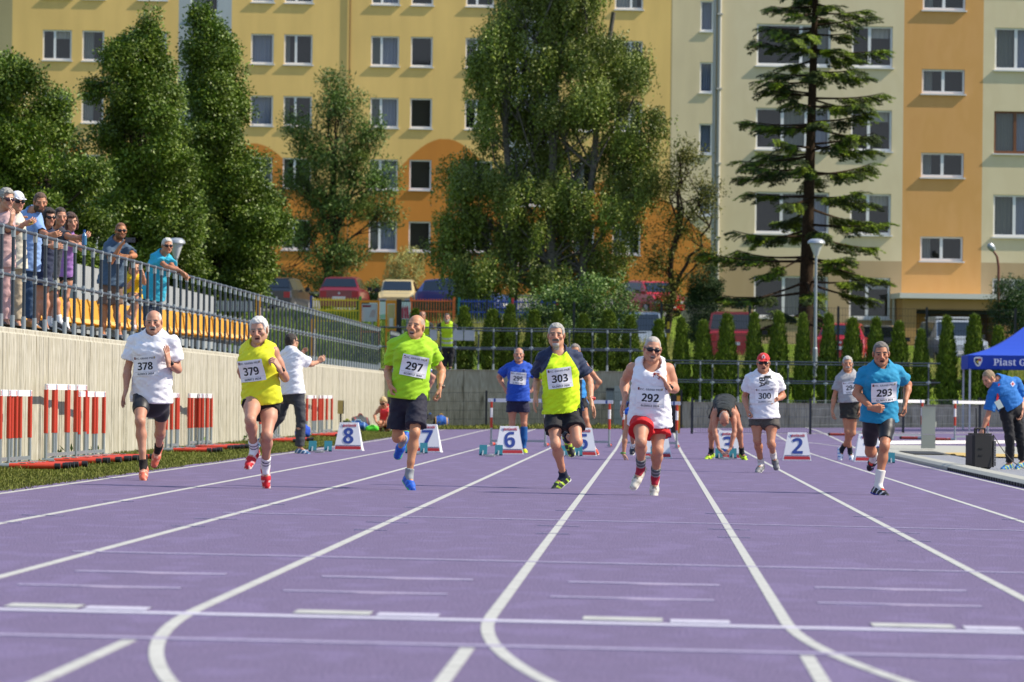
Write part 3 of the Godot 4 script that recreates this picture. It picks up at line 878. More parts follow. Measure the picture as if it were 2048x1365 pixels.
		for e in 2:
			var h: Vector3 = j[HIP + e]
			var k: Vector3 = j[KN + e]
			var a: Vector3 = j[AN + e]
			var fr: float = s.get("len", 0.5)
			if kind == "shorts":
				g.cone(h.lerp(k, 0.07), h.lerp(k, fr), 0.092 * lg, (0.106 - fr * 0.020) * lg + s.get("flare", 0.0), 0.04, Vector3.ZERO, 1.0, 1)
			elif kind == "tights":
				g.cone(h, h.lerp(k, 0.45), 0.091 * lg, 0.081 * lg, 0.05)
				g.cone(h.lerp(k, 0.45), h.lerp(k, fr), 0.081 * lg, lerpf(0.081, 0.058, (fr - 0.45) / 0.55) * lg, 0.03, Vector3.ZERO, 1.0, 1)
			else:
				g.cone(h, k, 0.104 * lg, 0.074 * lg, 0.04)
				g.cone(k, k.lerp(a, 0.93), 0.074 * lg, 0.062 * lg + s.get("flare", 0.0), 0.03, Vector3.ZERO, 1.0, 1)
		if kind != "tights":
			g.rumple(nf, 0.014, Vector3(7, 10, 7), seedv * 3.0)
			g.rumple(nf, 0.006, Vector3(20, 24, 20), seedv * 3.0)
		g.plane(wa, up)
		var p := new_part({"shorts": "shorts", "tights": "tights", "trousers": "trousers"}[kind], 0.5 if kind == "tights" else 0.8, 0.1)
		p.join(g.net(), Transform3D.IDENTITY, lc(s.get("botc", "101014")))
		if s.has("botf"):
			for k in p.vs.size(): p.cols[k] = s.botf.call(self, p.vs[k], p.cols[k])

	func wrist_band() -> void:
		for e in 2:
			var key := "watch" + "AB"[e]
			if s.has(key):
				var w: Vector3 = j[WR + e]
				var d := (j[EL + e] - w as Vector3).normalized()
				var g := Grid.new(w + d * 0.03 - Vector3.ONE * 0.07, w + d * 0.03 + Vector3.ONE * 0.07, 0.006)
				g.cone(w + d * 0.008, w + d * 0.034, 0.034, 0.035, 0.004, Vector3.ZERO, 1.0, 3)
				var sd := 1.0 if e == 0 else -1.0
				var o := -rt * sd + fw * 0.4
				o = (o - d * o.dot(d)).normalized()
				g.ell(w + d * 0.021 + o * 0.033, Basis.IDENTITY, Vector3(0.020, 0.020, 0.014), 0.003)
				var p := new_part("wristwatch", 0.4)
				p.join(g.net(), Transform3D.IDENTITY, lc(s[key]))

	func make_bib() -> void:   # a paper sheet laid over the front of the shirt
		var t: float = s.get("bib_at", 0.52)
		var ce: Vector3 = hipc.lerp(j[NECK], t) + rt * s.get("bib_x", 0.0)
		var tilt := deg_to_rad(s.get("bib_tilt", 0.0))
		var bx := rt * cos(tilt) + up * sin(tilt)
		var by := up * cos(tilt) - rt * sin(tilt)
		var W: float = s.get("bib_w", 0.26)
		var H: float = s.get("bib_h", 0.205)
		var hs := []
		for y in 9:
			var row := []
			for x in 11: 
				var q := ce + bx * W * (x / 10.0 - 0.5) + by * H * (y / 8.0 - 0.5)
				var dd := 0.34
				while dd > -0.05 and shirt.sample(q + fw * dd) > 0.0: dd -= 0.008
				row.append(dd)
			hs.append(row)
		for it in 3:
			var cp := hs.duplicate(true)
			for y in 9:
				for x in 11:
					var sum := 0.0
					var cn := 0.0
					for dy in range(-1, 2):
						for dx in range(-1, 2):
							if y + dy >= 0 and y + dy < 9 and x + dx >= 0 and x + dx < 11:
								sum += cp[y + dy][x + dx]
								cn += 1.0
					hs[y][x] = maxf(sum / cn, cp[y][x])
		bib = [ce, bx, by, W, H, hs]
		var p := new_part("number_bib", 0.7)
		for y in 9:
			for x in 11:
				p.vs.append(bib_point(x / 10.0, y / 8.0, 0.011))
				p.cols.append(lc("e9e9ec"))
		for y in 8:
			for x in 10:
				var k := y * 11 + x
				p.ix.append_array([k, k + 12, k + 1, k, k + 11, k + 12])

	func bib_point(u: float, v: float, off: float) -> Vector3:
		var x := clampf(u, 0.0, 1.0) * 10.0
		var y := clampf(v, 0.0, 1.0) * 8.0
		var x0 := mini(int(x), 9)
		var y0 := mini(int(y), 7)
		var hs: Array = bib[5]
		var h := lerpf(lerpf(hs[y0][x0], hs[y0][x0 + 1], x - x0), lerpf(hs[y0 + 1][x0], hs[y0 + 1][x0 + 1], x - x0), y - y0)
		return bib[0] + bib[1] * bib[3] * (u - 0.5) + bib[2] * bib[4] * (v - 0.5) + fw * (h + off)

	func build() -> void:
		hipc = (j[HIP] + j[HIP + 1]) * 0.5
		var u0 := (j[NECK] - hipc as Vector3).normalized()
		for e in 2: j[SH + e] = (j[SH + e] as Vector3).lerp(j[NECK], 0.05) - u0 * 0.022
		up = (j[NECK] - hipc as Vector3).normalized()
		rt = j[SH + 1] - j[SH] as Vector3
		rt = (rt - up * rt.dot(up)).normalized()
		if s.get("back", false): flip = -1.0
		fw = rt.cross(up) * flip
		var hr: Array = s.get("look", [0, 0, 0])
		hb = Basis.from_euler(Vector3(deg_to_rad(-hr[1]), deg_to_rad(hr[0]), deg_to_rad(hr[2])))
		nf = FastNoiseLite.new()
		nf.noise_type = FastNoiseLite.TYPE_SIMPLEX_SMOOTH
		nf.frequency = 0.25 * 4.0
		nf.fractal_octaves = 2
		nf.seed = 7
		var gi: float = s.get("girth", 1.0)
		var skin := lc(s.get("skin", "c79a80"))
		var p := new_part("body", 0.55)
		var g := mk(range(1, 18), 0.16 + s.get("belly", 0.0), cell)
		var ag: float = s.get("agirth", 1.0)
		var lg: float = s.get("lgirth", 1.0)
		torso(g, -0.012, gi, s.get("belly", 0.0))
		for e in 2:
			arm(g, e, ag)
			leg(g, e, lg)
		p.join(g.net(), Transform3D.IDENTITY, skin)
		for k in p.vs.size():
			var q := p.vs[k]
			p.cols[k] = skin.lerp(skin * Color(0.94, 0.82, 0.78), clampf(0.5 + 0.9 * nf.get_noise_3dv(q * 7.0 + seedv), 0.0, 1.0))
		for e in 2: hand(e, p, skin, 0.0045 if cell < 0.013 else 0.006)
		head(p, skin, 0.005 if cell < 0.013 else 0.0065)
		hair(s.get("hair", "short"), lc(s.get("hairc", "8a8680")), 0.006)
		if s.get("shades", false): glasses()
		for e in 2:
			sock(e)
			shoe(e)
		bottom()
		top()
		wrist_band()
		if s.has("bib"): make_bib()

var bodies: Array = []

func body_task(k: int) -> void:
	(bodies[k] as Body).build()

func person(key: String, label: String, cell: float, spec: Dictionary, group := "") -> void:
	var b := Body.new()
	var jj: Array = POSES[key][1]
	for k in range(0, jj.size(), 3): b.j.append(Vector3(jj[k], jj[k + 1], jj[k + 2]))
	b.s = spec
	b.cell = cell
	b.seedv = Vector3(bodies.size() * 3.7, bodies.size() * 1.3, bodies.size() * 2.1)
	b.s["key"] = key
	b.s["label"] = label
	b.s["group"] = group
	bodies.append(b)

var text_cache := {}
var fonts := {}

func text_arrays(txt: String, size: float, bold: bool, face := "Droid Sans", depth := 0.0) -> Array:
	var key := "%s|%.3f|%s|%s|%.3f" % [txt, size, bold, face, depth]
	if text_cache.has(key): return text_cache[key]
	var fk := face + str(bold)
	if not fonts.has(fk):
		var f := SystemFont.new()
		f.font_names = PackedStringArray([face])
		if bold: f.font_weight = 700
		fonts[fk] = f
	var t := TextMesh.new()
	t.text = txt
	t.font = fonts[fk]
	t.font_size = 64
	t.pixel_size = size / 64.0
	t.depth = depth
	t.curve_step = 1.0
	t.horizontal_alignment = HORIZONTAL_ALIGNMENT_CENTER
	var a := t.get_mesh_arrays()
	text_cache[key] = a
	return a

func text_part(txt: String, size: float, called: String, m: Material, parent: Node, tf: Transform3D, bold := true, face := "Droid Sans", squeeze := 1.0) -> void:
	var a := text_arrays(txt, size, bold, face, 0.004)
	var vs: PackedVector3Array = a[Mesh.ARRAY_VERTEX].duplicate()
	for k in vs.size(): vs[k] = Vector3(vs[k].x * squeeze, vs[k].y, vs[k].z)
	var b := []
	b.resize(Mesh.ARRAY_MAX)
	b[Mesh.ARRAY_VERTEX] = vs
	b[Mesh.ARRAY_NORMAL] = a[Mesh.ARRAY_NORMAL]
	if a[Mesh.ARRAY_INDEX] != null: b[Mesh.ARRAY_INDEX] = a[Mesh.ARRAY_INDEX]
	var ms := ArrayMesh.new()
	ms.add_surface_from_arrays(Mesh.PRIMITIVE_TRIANGLES, b)
	var p := part(ms, called, m, parent)
	p.transform = tf

func bib_text(b: Body, txt: String, size: float, v0: float, u0: float, col: String, called: String, parent: Node, bold := true) -> void:
	var a := text_arrays(txt, size, bold)
	var src: PackedVector3Array = a[Mesh.ARRAY_VERTEX]
	var vs := PackedVector3Array()
	var ns := PackedVector3Array()
	for q in src:
		vs.append(b.bib_point(u0 + q.x / b.bib[3], v0 + q.y / b.bib[4], 0.0135))
		ns.append(b.fw)
	var o := []
	o.resize(Mesh.ARRAY_MAX)
	o[Mesh.ARRAY_VERTEX] = vs
	o[Mesh.ARRAY_NORMAL] = ns
	if a[Mesh.ARRAY_INDEX] != null: o[Mesh.ARRAY_INDEX] = a[Mesh.ARRAY_INDEX]
	var ms := ArrayMesh.new()
	ms.add_surface_from_arrays(Mesh.PRIMITIVE_TRIANGLES, o)
	part(ms, called, mat(col, 0.8), parent)

func bib_patch(b: Body, u0: float, v0: float, u1: float, v1: float, col: String, called: String, parent: Node, off := 0.0135) -> void:
	var m := MB.new()
	var nx := 6
	for k in nx:
		var a := lerpf(u0, u1, float(k) / nx)
		var e := lerpf(u0, u1, float(k + 1) / nx)
		m.quad(b.bib_point(a, v0, off), b.bib_point(e, v0, off), b.bib_point(e, v1, off), b.bib_point(a, v1, off))
	part(m.mesh(), called, mat(col, 0.8), parent)

func place_people() -> void:
	var id := WorkerThreadPool.add_group_task(body_task, bodies.size())
	WorkerThreadPool.wait_for_group_task_completion(id)
	for b: Body in bodies:
		var at: Vector3 = POSES[b.s.key][0]
		var t := thing("person", b.s.label, "person", at, 0.0, b.s.group)
		var bibn: Node = null
		for p: Part in b.parts:
			if p.vs.size() < 3: continue
			var m := part(smooth_mesh(p.vs, p.ix, p.cols), p.called, vmat(p.rough, p.sheen), t)
			if p.called == "number_bib": bibn = m
		if bibn:
			bib_text(b, b.s.bib, b.s.get("bib_size", 0.105), 0.47, 0.5, "16181d", "bib_number", bibn)
			bib_text(b, "31C. GRAND PRIX", 0.026, 0.86, 0.50, "6c6f78", "bib_heading", bibn)
			bib_text(b, "GLIWICE 2024", 0.027, 0.10, 0.50, "4a4d55", "bib_footer", bibn)
			bib_patch(b, 0.04, 0.195, 0.96, 0.205, "a89098", "bib_rule", bibn)
			bib_patch(b, 0.04, 0.82, 0.10, 0.94, "7a3a34", "bib_crest", bibn)
			bib_patch(b, 0.88, 0.84, 0.93, 0.93, "b09a66", "bib_crest", bibn)
		if b.s.has("extra"): b.s.extra.call(b, t)

# ------------------------------------------------------------------ ground, track, walls
func land(x: float, z: float) -> float:
	var l := 1.72
	if z < -153.5:
		l = lerpf(1.72, 3.9, clampf((-153.5 - z) / 36.5, 0, 1))
		if z < -190.0: l = lerpf(3.9, 4.1, clampf((-190.0 - z) / 18.0, 0, 1))
		if z < -208.0: l = lerpf(4.1, 5.55, clampf((-208.0 - z) / 33.0, 0, 1))
	if x < -12.0 and z > -190.0: l += sst(-12, -20, x) * 0.8 * (1.0 - sst(-160, -190, z))
	var r := 0.86
	if z < -156.6:
		r = lerpf(1.65, 2.1, clampf((-157.0 - z) / 9.0, 0, 1))
		if z < -178.0: r = lerpf(2.1, 2.95, clampf((-178.0 - z) / 9.0, 0, 1))
	var b := -0.2
	var wd := 0.25
	if z < -157.0:
		b = lerpf(-0.2, -3.0, clampf((-157.0 - z) / 10.0, 0, 1))
		wd = 1.0
	if z < -181.0: b = lerpf(-3.0, 1.6, clampf((-181.0 - z) / 8.0, 0, 1))
	return lerpf(l, r, sst(b - wd, b + wd, x))

func sheet(xs: Array, zs: Array, f: Callable, called: String, m: Material, kind := "structure") -> MeshInstance3D:
	var b := MB.new()
	var nx := xs.size()
	for z: float in zs:
		for x: float in xs:
			var y: float = f.call(x, z)
			var nn := Vector3(f.call(x - 0.1, z) - f.call(x + 0.1, z), 0.2, f.call(x, z - 0.1) - f.call(x, z + 0.1)).normalized()
			b.pt(Vector3(x, y, z), nn)
	for k in zs.size() - 1:
		for q in nx - 1:
			var a := k * nx + q
			b.i.append_array([a, a + nx, a + 1, a + 1, a + nx, a + nx + 1])
	var p := part(b.mesh(), called, m)
	tag(p, "", "", "", kind)
	return p

func steps(a: float, b: float, n: int) -> Array:
	var r := []
	for k in n + 1: r.append(lerpf(a, b, float(k) / n))
	return r

var lift := 0.0
func on_track(x: float, z: float) -> float:
	return gy(x, z) + lift

func ribbon(pts: Array, w: float, called: String, m: Material, up := 0.004) -> void:   # a painted line on the track through [x, z] points
	var b := MB.new()
	for k in pts.size():
		var p: Vector2 = pts[k]
		var d: Vector2 = ((pts[mini(k + 1, pts.size() - 1)] as Vector2) - (pts[maxi(k - 1, 0)] as Vector2)).normalized()
		var s := Vector2(-d.y, d.x) * w / 2
		for e in [p - s, p + s]: b.pt(Vector3(e.x, gy(e.x, e.y) + up * 0.6, e.y), Vector3.UP)
		for e in [p - s, p + s]: b.pt(Vector3(e.x, gy(e.x, e.y) - 0.004, e.y), Vector3.UP)
	for k in pts.size() - 1:
		var a := k * 4
		b.i.append_array([a, a + 4, a + 1, a + 1, a + 4, a + 5])
		b.i.append_array([a, a + 2, a + 4, a + 2, a + 6, a + 4, a + 1, a + 5, a + 3, a + 3, a + 5, a + 7])
	tag(part(b.mesh(), called, m), "", "", "", "structure")

func make_track() -> void:
	var purple := tri(ntex(0.010, 3, ["6b5f79", "736682", "6f637e", "786b8a", "716580"], 512, 6), Vector3(0.35, 0.35, 0.12), 0.92, nbump(0.3, 5, 512, 4.0), 0.35, 0.25)
	var grain := ntex(0.35, 6, ["cfcfcf", "f4f4f4", "ffffff", "fbfbfb", "c8c8cc"], 512, 3)
	purple.detail_enabled = true
	purple.detail_blend_mode = BaseMaterial3D.BLEND_MODE_MUL
	purple.detail_albedo = grain
	purple.detail_uv_layer = BaseMaterial3D.DETAIL_UV_2
	purple.uv2_triplanar = true
	purple.uv2_world_triplanar = true
	purple.uv2_scale = Vector3(1.6, 1.6, 1.2)
	var zs := [2.0, -8.0, -16.0, -30.0, -50.0, -75.0, -95.0]
	zs.append_array(steps(-100, -148.9, 24))
	sheet([-5.72, -3.0, 0.0, 2.0, 4.34], zs, gy, "running_track", purple)
	var far := []
	far.append_array(steps(-116, -148.9, 16))
	sheet([4.34, 6.0, 9.0, 16.0, 24.0], far, func(x: float, z: float) -> float: return gy(x, z) - 0.004, "track_apron", purple)
	lift = 0.0
	var white := tri(ntex(0.02, 9, ["97958f", "b2b1aa", "bcbbb4", "a9a8a1"], 256, 5), Vector3(0.8, 0.8, 0.8), 0.85)
	var faint := tri(ntex(0.05, 12, ["9a90a8", "aaa0b8", "948aa4", "b6acc0"], 256, 4), Vector3(1.2, 1, 1.2), 0.9)
	var worn := tri(ntex(0.05, 13, ["a49cb0", "bcb6c4", "c4c0cc", "aea6b8"], 256, 4), Vector3(1.2, 1, 1.2), 0.9)
	# lane lines: straight, then the bend begins 22.5 m in front of the camera
	for k in 9:
		var x := -5.53 + 1.22 * k
		var pts := []
		for z in zs: if z < -22.6: pts.append(Vector2(x, z))
		pts.reverse()
		var R := 36.5 + 1.22 * (8 - k)
		for q in 24:
			var an := 0.012 * q
			pts.append(Vector2(x + R * (1.0 - cos(an)), -22.6 + R * sin(an)))
		ribbon(pts, 0.052, "lane_line", white)
		if k in [1, 2, 3, 4, 5, 6]:
			ribbon([Vector2(x, -19.6), Vector2(x, -3.0)], 0.052, "lane_line_extension", white)
	ribbon([Vector2(-5.5, -22.05), Vector2(4.2, -22.05)], 0.22, "finish_line", worn, 0.006)
	for k in 8:
		var x0 := -5.53 + 1.22 * k
		var q := fmod(k * 0.37, 0.2)
		ribbon([Vector2(x0 + 0.30 + q, -22.5), Vector2(x0 + 0.66 + q * 0.6, -22.5)], 0.34, "lane_mark", white, 0.007)
		ribbon([Vector2(x0 + 0.70 + q * 0.5, -22.42), Vector2(x0 + 0.92 + q * 0.8, -22.42)], 0.30, "lane_mark", worn, 0.007)
		ribbon([Vector2(x0 + 0.25, -26.9 - 0.02 * k), Vector2(x0 + 1.0, -26.9 - 0.02 * k)], 0.16, "faint_mark", faint, 0.006)
		ribbon([Vector2(x0 + 0.2, -24.9), Vector2(x0 + 0.95, -24.9)], 0.13, "faint_mark", faint, 0.006)
		for e in [[-44.0, 0.24], [-38.5, 0.30], [-36.2, 0.22], [-96.0, 0.4], [-108.0, 0.5]]:
			ribbon([Vector2(x0 - e[1] / 2, e[0] - k * 0.11), Vector2(x0 + e[1] / 2, e[0] - k * 0.11)], 0.05, "faint_mark", faint, 0.008)
	for z in [-19.8, -30.2, -40.8, -118.0]:
		ribbon([Vector2(-5.4 + 2.2 * float(z != -19.8), z), Vector2(4.2, z)], 0.14, "faint_line", faint, 0.006)
	ribbon([Vector2(4.2, -112.0), Vector2(2.9, -124.0), Vector2(1.0, -138.0)], 0.05, "bend_line", white)
	ribbon([Vector2(2.2, -132.0), Vector2(12.0, -136.0)], 0.06, "bend_line", white)
	# verge along the wall
	var turf := tri(ntex(0.03, 15, ["46501c", "586022", "4c5422", "666a2c", "545c26"], 512, 6), Vector3(0.4, 0.4, 0.15), 0.95, nbump(0.2, 8, 256, 8.0), 1.0, 0.1)
	var verge := func(x: float, z: float) -> float: return gy(-5.7, z) - 0.01 + sst(-5.7, -7.3, x) * 0.05
	var vz := [-30.0, -50.0, -75.0, -100.0]
	vz.append_array(steps(-105, -149, 12))
	sheet([-7.34, -6.6, -6.1, -5.70], vz, verge, "grass_verge", turf)
	sheet([-5.75, -3.0, 0.6], [-146.2, -148.9], func(x: float, z: float) -> float: return gy(x, z) + 0.006, "grass_strip", turf)
	# infield at the right: kerb, paving, sand pit
	var pave := tri(ntex(0.04, 18, ["85868a", "95969a", "8d8e93", "a0a1a4"], 512, 5), Vector3(0.5, 0.5, 0.2), 0.9, nbump(0.2, 9, 256, 5.0), 0.7)
	var conc := tri(ntex(0.03, 19, ["98978c", "aeaca0", "a3a196", "b9b7aa"], 512, 5), Vector3(0.5, 0.5, 0.3), 0.9)
	var iy := func(x: float, _z: float) -> float: return -0.02 - 0.004 * x
	sheet([4.62, 7.0, 12.0, 24.0], [-30.0, -60.0, -80.0, -103.0], iy, "paved_apron", pave)
	sheet([4.62, 7.0, 12.0, 24.0], [-103.0, -109.0, -116.1], func(x: float, z: float) -> float: return -0.024 - 0.004 * x + 0.10 * sst(-109, -116, z), "concrete_apron", conc)
	var sand := tri(ntex(0.06, 20, ["b5985c", "c4a86c", "bba062", "ceb47a"], 256, 5), Vector3(0.8, 0.8, 0.5), 0.98)
	var sb := func(x: float, z: float) -> float: return 0.006 - 0.004 * x + 0.03 * noise(0.6, 3).get_noise_2d(x, z)
	sheet([5.75, 6.0, 7.0, 8.0, 9.0, 11.0, 14.0], steps(-99.5, -107.0, 8), sb, "sand_pit", sand)
	sheet([5.0, 5.72], [-104.0, -110.0], func(x: float, z: float) -> float: return -0.012 - 0.004 * x + 0.10 * sst(-109, -116, z) + 0.008, "rubber_strip", mat("2a2c2e", 0.9))
	var kb := thing("kerb", "long grey concrete kerb between the purple track and the paved infield", "kerb", Vector3.ZERO)
	for k in 38:
		var z0 := -40.0 - k * 2.0
		var bb := MB.new()
		bb.poly(PackedVector2Array([Vector2(4.36, -0.12), Vector2(4.62, -0.12), Vector2(4.62, 0.035), Vector2(4.42, 0.035), Vector2(4.36, 0.0)]), z0 - 1.985, z0)
		part(bb.mesh(), "kerb_stone", conc, kb)
	var gt := MB.new()
	for k in 80:
		gt.box(Vector3(4.342, -0.06, -40.0 - k * 0.5 - 0.3), Vector3(4.358, -0.005, -40.0 - k * 0.5))
	tag(part(gt.mesh(), "drain_slots", mat("1c1c1e"), kb), "", "", "", "stuff")
	var rl := MB.new()
	for k in 20:
		var a := Vector3(4.8 + k * 0.5, 0.10 + k * 0.001, -116.0 - k * 0.9)
		rl.bar(a, a + Vector3(0.5, 0.001, -0.9), 0.10, 0.07)
	tag(part(rl.mesh(), "track_rail", mat("e4e3de", 0.6)), "low white kerb rail curving behind the sand pit", "kerb rail")

func make_walls() -> void:
	var wallc := tri(ntex(0.012, 22, ["a3a093", "bbb7a9", "b0ac9e", "c4c0b2", "b7b3a5"], 512, 6), Vector3(0.7, 0.10, 0.5), 0.9, nbump(0.05, 11, 512, 3.0), 0.5, 0.2)
	wallc.detail_enabled = true
	wallc.detail_blend_mode = BaseMaterial3D.BLEND_MODE_MUL
	wallc.detail_uv_layer = BaseMaterial3D.DETAIL_UV_2
	wallc.detail_albedo = ntex(0.03, 23, ["8a867a", "d0ccc2", "ffffff", "e4e1d8", "ffffff", "b0aca2"], 512, 5)
	wallc.uv2_triplanar = true
	wallc.uv2_world_triplanar = true
	wallc.uv2_scale = Vector3(0.45, 0.045, 0.16)
	var shade := tri(ntex(0.012, 25, ["98937f", "b4ae99", "a59f8b", "beb8a3"], 512, 6), Vector3(0.35, 0.10, 0.35), 0.95)
	shade.detail_enabled = true
	shade.detail_blend_mode = BaseMaterial3D.BLEND_MODE_MUL
	shade.detail_uv_layer = BaseMaterial3D.DETAIL_UV_2
	shade.detail_albedo = ntex(0.03, 26, ["6c6a62", "d8d6ce", "ffffff", "e4e2dc", "ffffff", "98968c"], 512, 5)
	shade.uv2_triplanar = true
	shade.uv2_world_triplanar = true
	shade.uv2_scale = Vector3(0.3, 0.04, 0.3)
	var w := thing("retaining_wall", "long pale concrete retaining wall beside lane 8 under the spectators", "wall")
	for k in 44:
		var z0 := -40.0 - k * 2.5
		if z0 < -148: break
		var b := MB.new()
		var z1 := maxf(z0 - 2.49, -149.0)
		b.poly(PackedVector2Array([Vector2(-7.62, -0.3), Vector2(-7.3, -0.3), Vector2(-7.3, 1.60), Vector2(-7.318, 1.62), Vector2(-7.318, 1.655), Vector2(-7.33, 1.67), Vector2(-7.62, 1.67)]), z1, z0)
		# board marks: a few thin uneven fins down the face
		for q in 4:
			var zz := lerpf(z0 - 0.1, z1 + 0.1, rng.randf())
			b.box(Vector3(-7.3, -0.2, zz - 0.006), Vector3(-7.297 + rng.randf() * 0.002, 1.60, zz + 0.006))
		part(b.mesh(), "concrete_panel", wallc, w)
	var bw := thing("back_wall", "tall grey concrete wall behind the start under the back railing", "wall")
	for k in 3:
		var x0 := -7.62 + k * 2.5
		var b := MB.new()
		b.box(Vector3(x0, -0.2, -149.3), Vector3(x0 + 2.49, 1.71, -149.0))
		b.box(Vector3(x0, 1.712, -149.32), Vector3(x0 + 2.49, 1.735, -148.98))
		part(b.mesh(), "concrete_panel", shade, bw)
	var lw := thing("low_back_wall", "low grey concrete wall at the right behind lanes 1 to 4", "wall")
	for k in 6:
		var x0 := -0.12 + k * 2.5
		var b := MB.new()
		b.box(Vector3(x0, -0.2, -149.3), Vector3(x0 + 2.49, 0.90, -149.0))
		b.box(Vector3(x0, 0.902, -149.32), Vector3(x0 + 2.49, 0.925, -148.98))
		part(b.mesh(), "concrete_panel", shade, lw)
	var cr := MB.new()
	var cx := 1.55
	for q in 6: 
		var nx: float = cx + [0.05, -0.07, 0.04, 0.06, -0.03, 0.02][q]
		cr.bar(Vector3(cx, 0.88 - q * 0.11, -148.996), Vector3(nx, 0.88 - (q + 1) * 0.11, -148.996), 0.012, 0.006, Vector3(0, 0, 1))
		cx = nx
	part(cr.mesh(), "wall_crack", mat("33322c"), lw)
	var st := MB.new()
	st.box(Vector3(-0.13, -0.1, -157.0), Vector3(-0.1, 1.7, -149.3))
	part(st.mesh(), "step_wall", shade, bw)
	var rw := thing("planter_wall", "brown stone edging wall behind the clipped evergreens at the right", "wall")
	for k in 9:
		var x0 := 0.2 + k * 1.8
		var b := MB.new()
		b.box(Vector3(x0, 0.5, -157.0), Vector3(x0 + 1.79, 1.58, -156.6))
		b.box(Vector3(x0, 1.582, -157.02), Vector3(x0 + 1.79, 1.66, -156.56))
		part(b.mesh(), "edging_block", tri(ntex(0.03, 29, ["4c4438", "5e5546", "6a6050"], 256, 5), Vector3(0.5, 0.5, 0.5), 0.95), rw)
	# terraces and land
	var grass := tri(ntex(0.02, 31, ["4c6220", "5c7428", "6a7e30", "7a8640", "55692a"], 512, 6), Vector3(0.25, 0.25, 0.25), 0.95, nbump(0.2, 12, 256, 8.0), 1.0, 0.1)
	var asph := tri(ntex(0.05, 33, ["6a6964", "77756f", "84827a"], 256, 5), Vector3(0.5, 0.5, 0.5), 0.95)
	sheet([-60.0, -30.0, -20.0, -16.0, -12.0, -10.3], [-40.0, -80.0, -120.0, -149.3], func(x: float, _z: float) -> float: return 1.72 + sst(-12, -20, x) * 0.8, "lawn", grass)
	sheet([-10.3, -7.62], [-40.0, -80.0, -120.0, -149.3], func(_x: float, _z: float) -> float: return 1.735, "terrace", asph)
	var xs := steps(-60, -14, 8)
	xs.append_array(steps(-13, 5, 36))
	xs.append_array(steps(7, 60, 12))
	var zz := steps(-149.35, -158.0, 20)
	zz.append_array(steps(-159, -192, 33))
	zz.append_array(steps(-196, -262, 14))
	sheet(xs, zz, land, "ground", grass)
	sheet(steps(-18, 0.8, 24), steps(-190.5, -236, 14), func(x: float, z: float) -> float: return land(x, z) + 0.03, "car_park", asph)
	sheet(steps(-0.4, 16, 24), steps(-167.0, -177.6, 6), func(x: float, z: float) -> float: return land(x, z) + 0.03, "side_road", asph)
	sheet(steps(-12, -0.4, 12), [-149.35, -153.0], func(_x: float, _z: float) -> float: return 1.735, "upper_terrace", asph)
	sheet([-400.0, 400.0], [60.0, -420.0], func(_x: float, _z: float) -> float: return -0.45, "surrounding_ground", grass)

func railing(a: Vector3, b: Vector3, step: float, h: float, r: float, called: String, label: String, dense: bool) -> Node3D:
	var t := thing(called, label, "railing")
	var dark := mat("3c444c", 0.45, 0.3)
	var zinc := mat("9ca4a6", 0.45, 0.6)
	var d := (b - a).normalized()
	var n := int(a.distance_to(b) / step)
	var rail := MB.new()
	rail.cyl(a + Vector3.UP * h, b + Vector3.UP * h, r, r, 8)
	part(rail.mesh(), "top_rail", dark, t)
	var mid := MB.new()
	mid.cyl(a + Vector3.UP * h * 0.53, b + Vector3.UP * h * 0.53, r, r, 8)
	part(mid.mesh(), "mid_rail", dark, t)
	var pm := MB.new()
	pm.cyl(Vector3(0, 0.1, 0), Vector3(0, h - r, 0), r, r, 8)
	var pmesh := pm.mesh()
	var sm := MB.new()
	sm.cyl(Vector3(0, 0.0, 0), Vector3(0, 0.16, 0), r * 1.35, r * 1.35, 8)
	sm.box(Vector3(-r * 2.2, 0, -r * 2.2), Vector3(r * 2.2, 0.012, r * 2.2))
	var smesh := sm.mesh()
	var cm := MB.new()
	cm.cyl(Vector3(0, h * 0.53 - 0.05, 0), Vector3(0, h * 0.53 + 0.05, 0), r * 1.3, r * 1.3, 8)
	cm.cyl(Vector3(0, h * 0.53, 0) - d * 0.06, Vector3(0, h * 0.53, 0) + d * 0.06, r * 1.3, r * 1.3, 8)
	var cmesh := cm.mesh()
	cm = MB.new()
	cm.cyl(Vector3(0, h - 0.10, 0), Vector3(0, h - r * 0.6, 0), r * 1.3, r * 1.3, 8)
	if dense: cm.cyl(Vector3(0, h, 0) - d * 0.06, Vector3(0, h, 0) + d * 0.06, r * 1.25, r * 1.25, 8)
	var tmesh := cm.mesh()
	for k in n + 1:
		var at := a + d * step * k
		var p := part(pmesh, "post", dark, t, at)
		part(smesh, "post_socket", zinc, p)
		part(cmesh, "clamp", zinc, p)
		part(tmesh, "rail_cap", zinc, p)
	return t

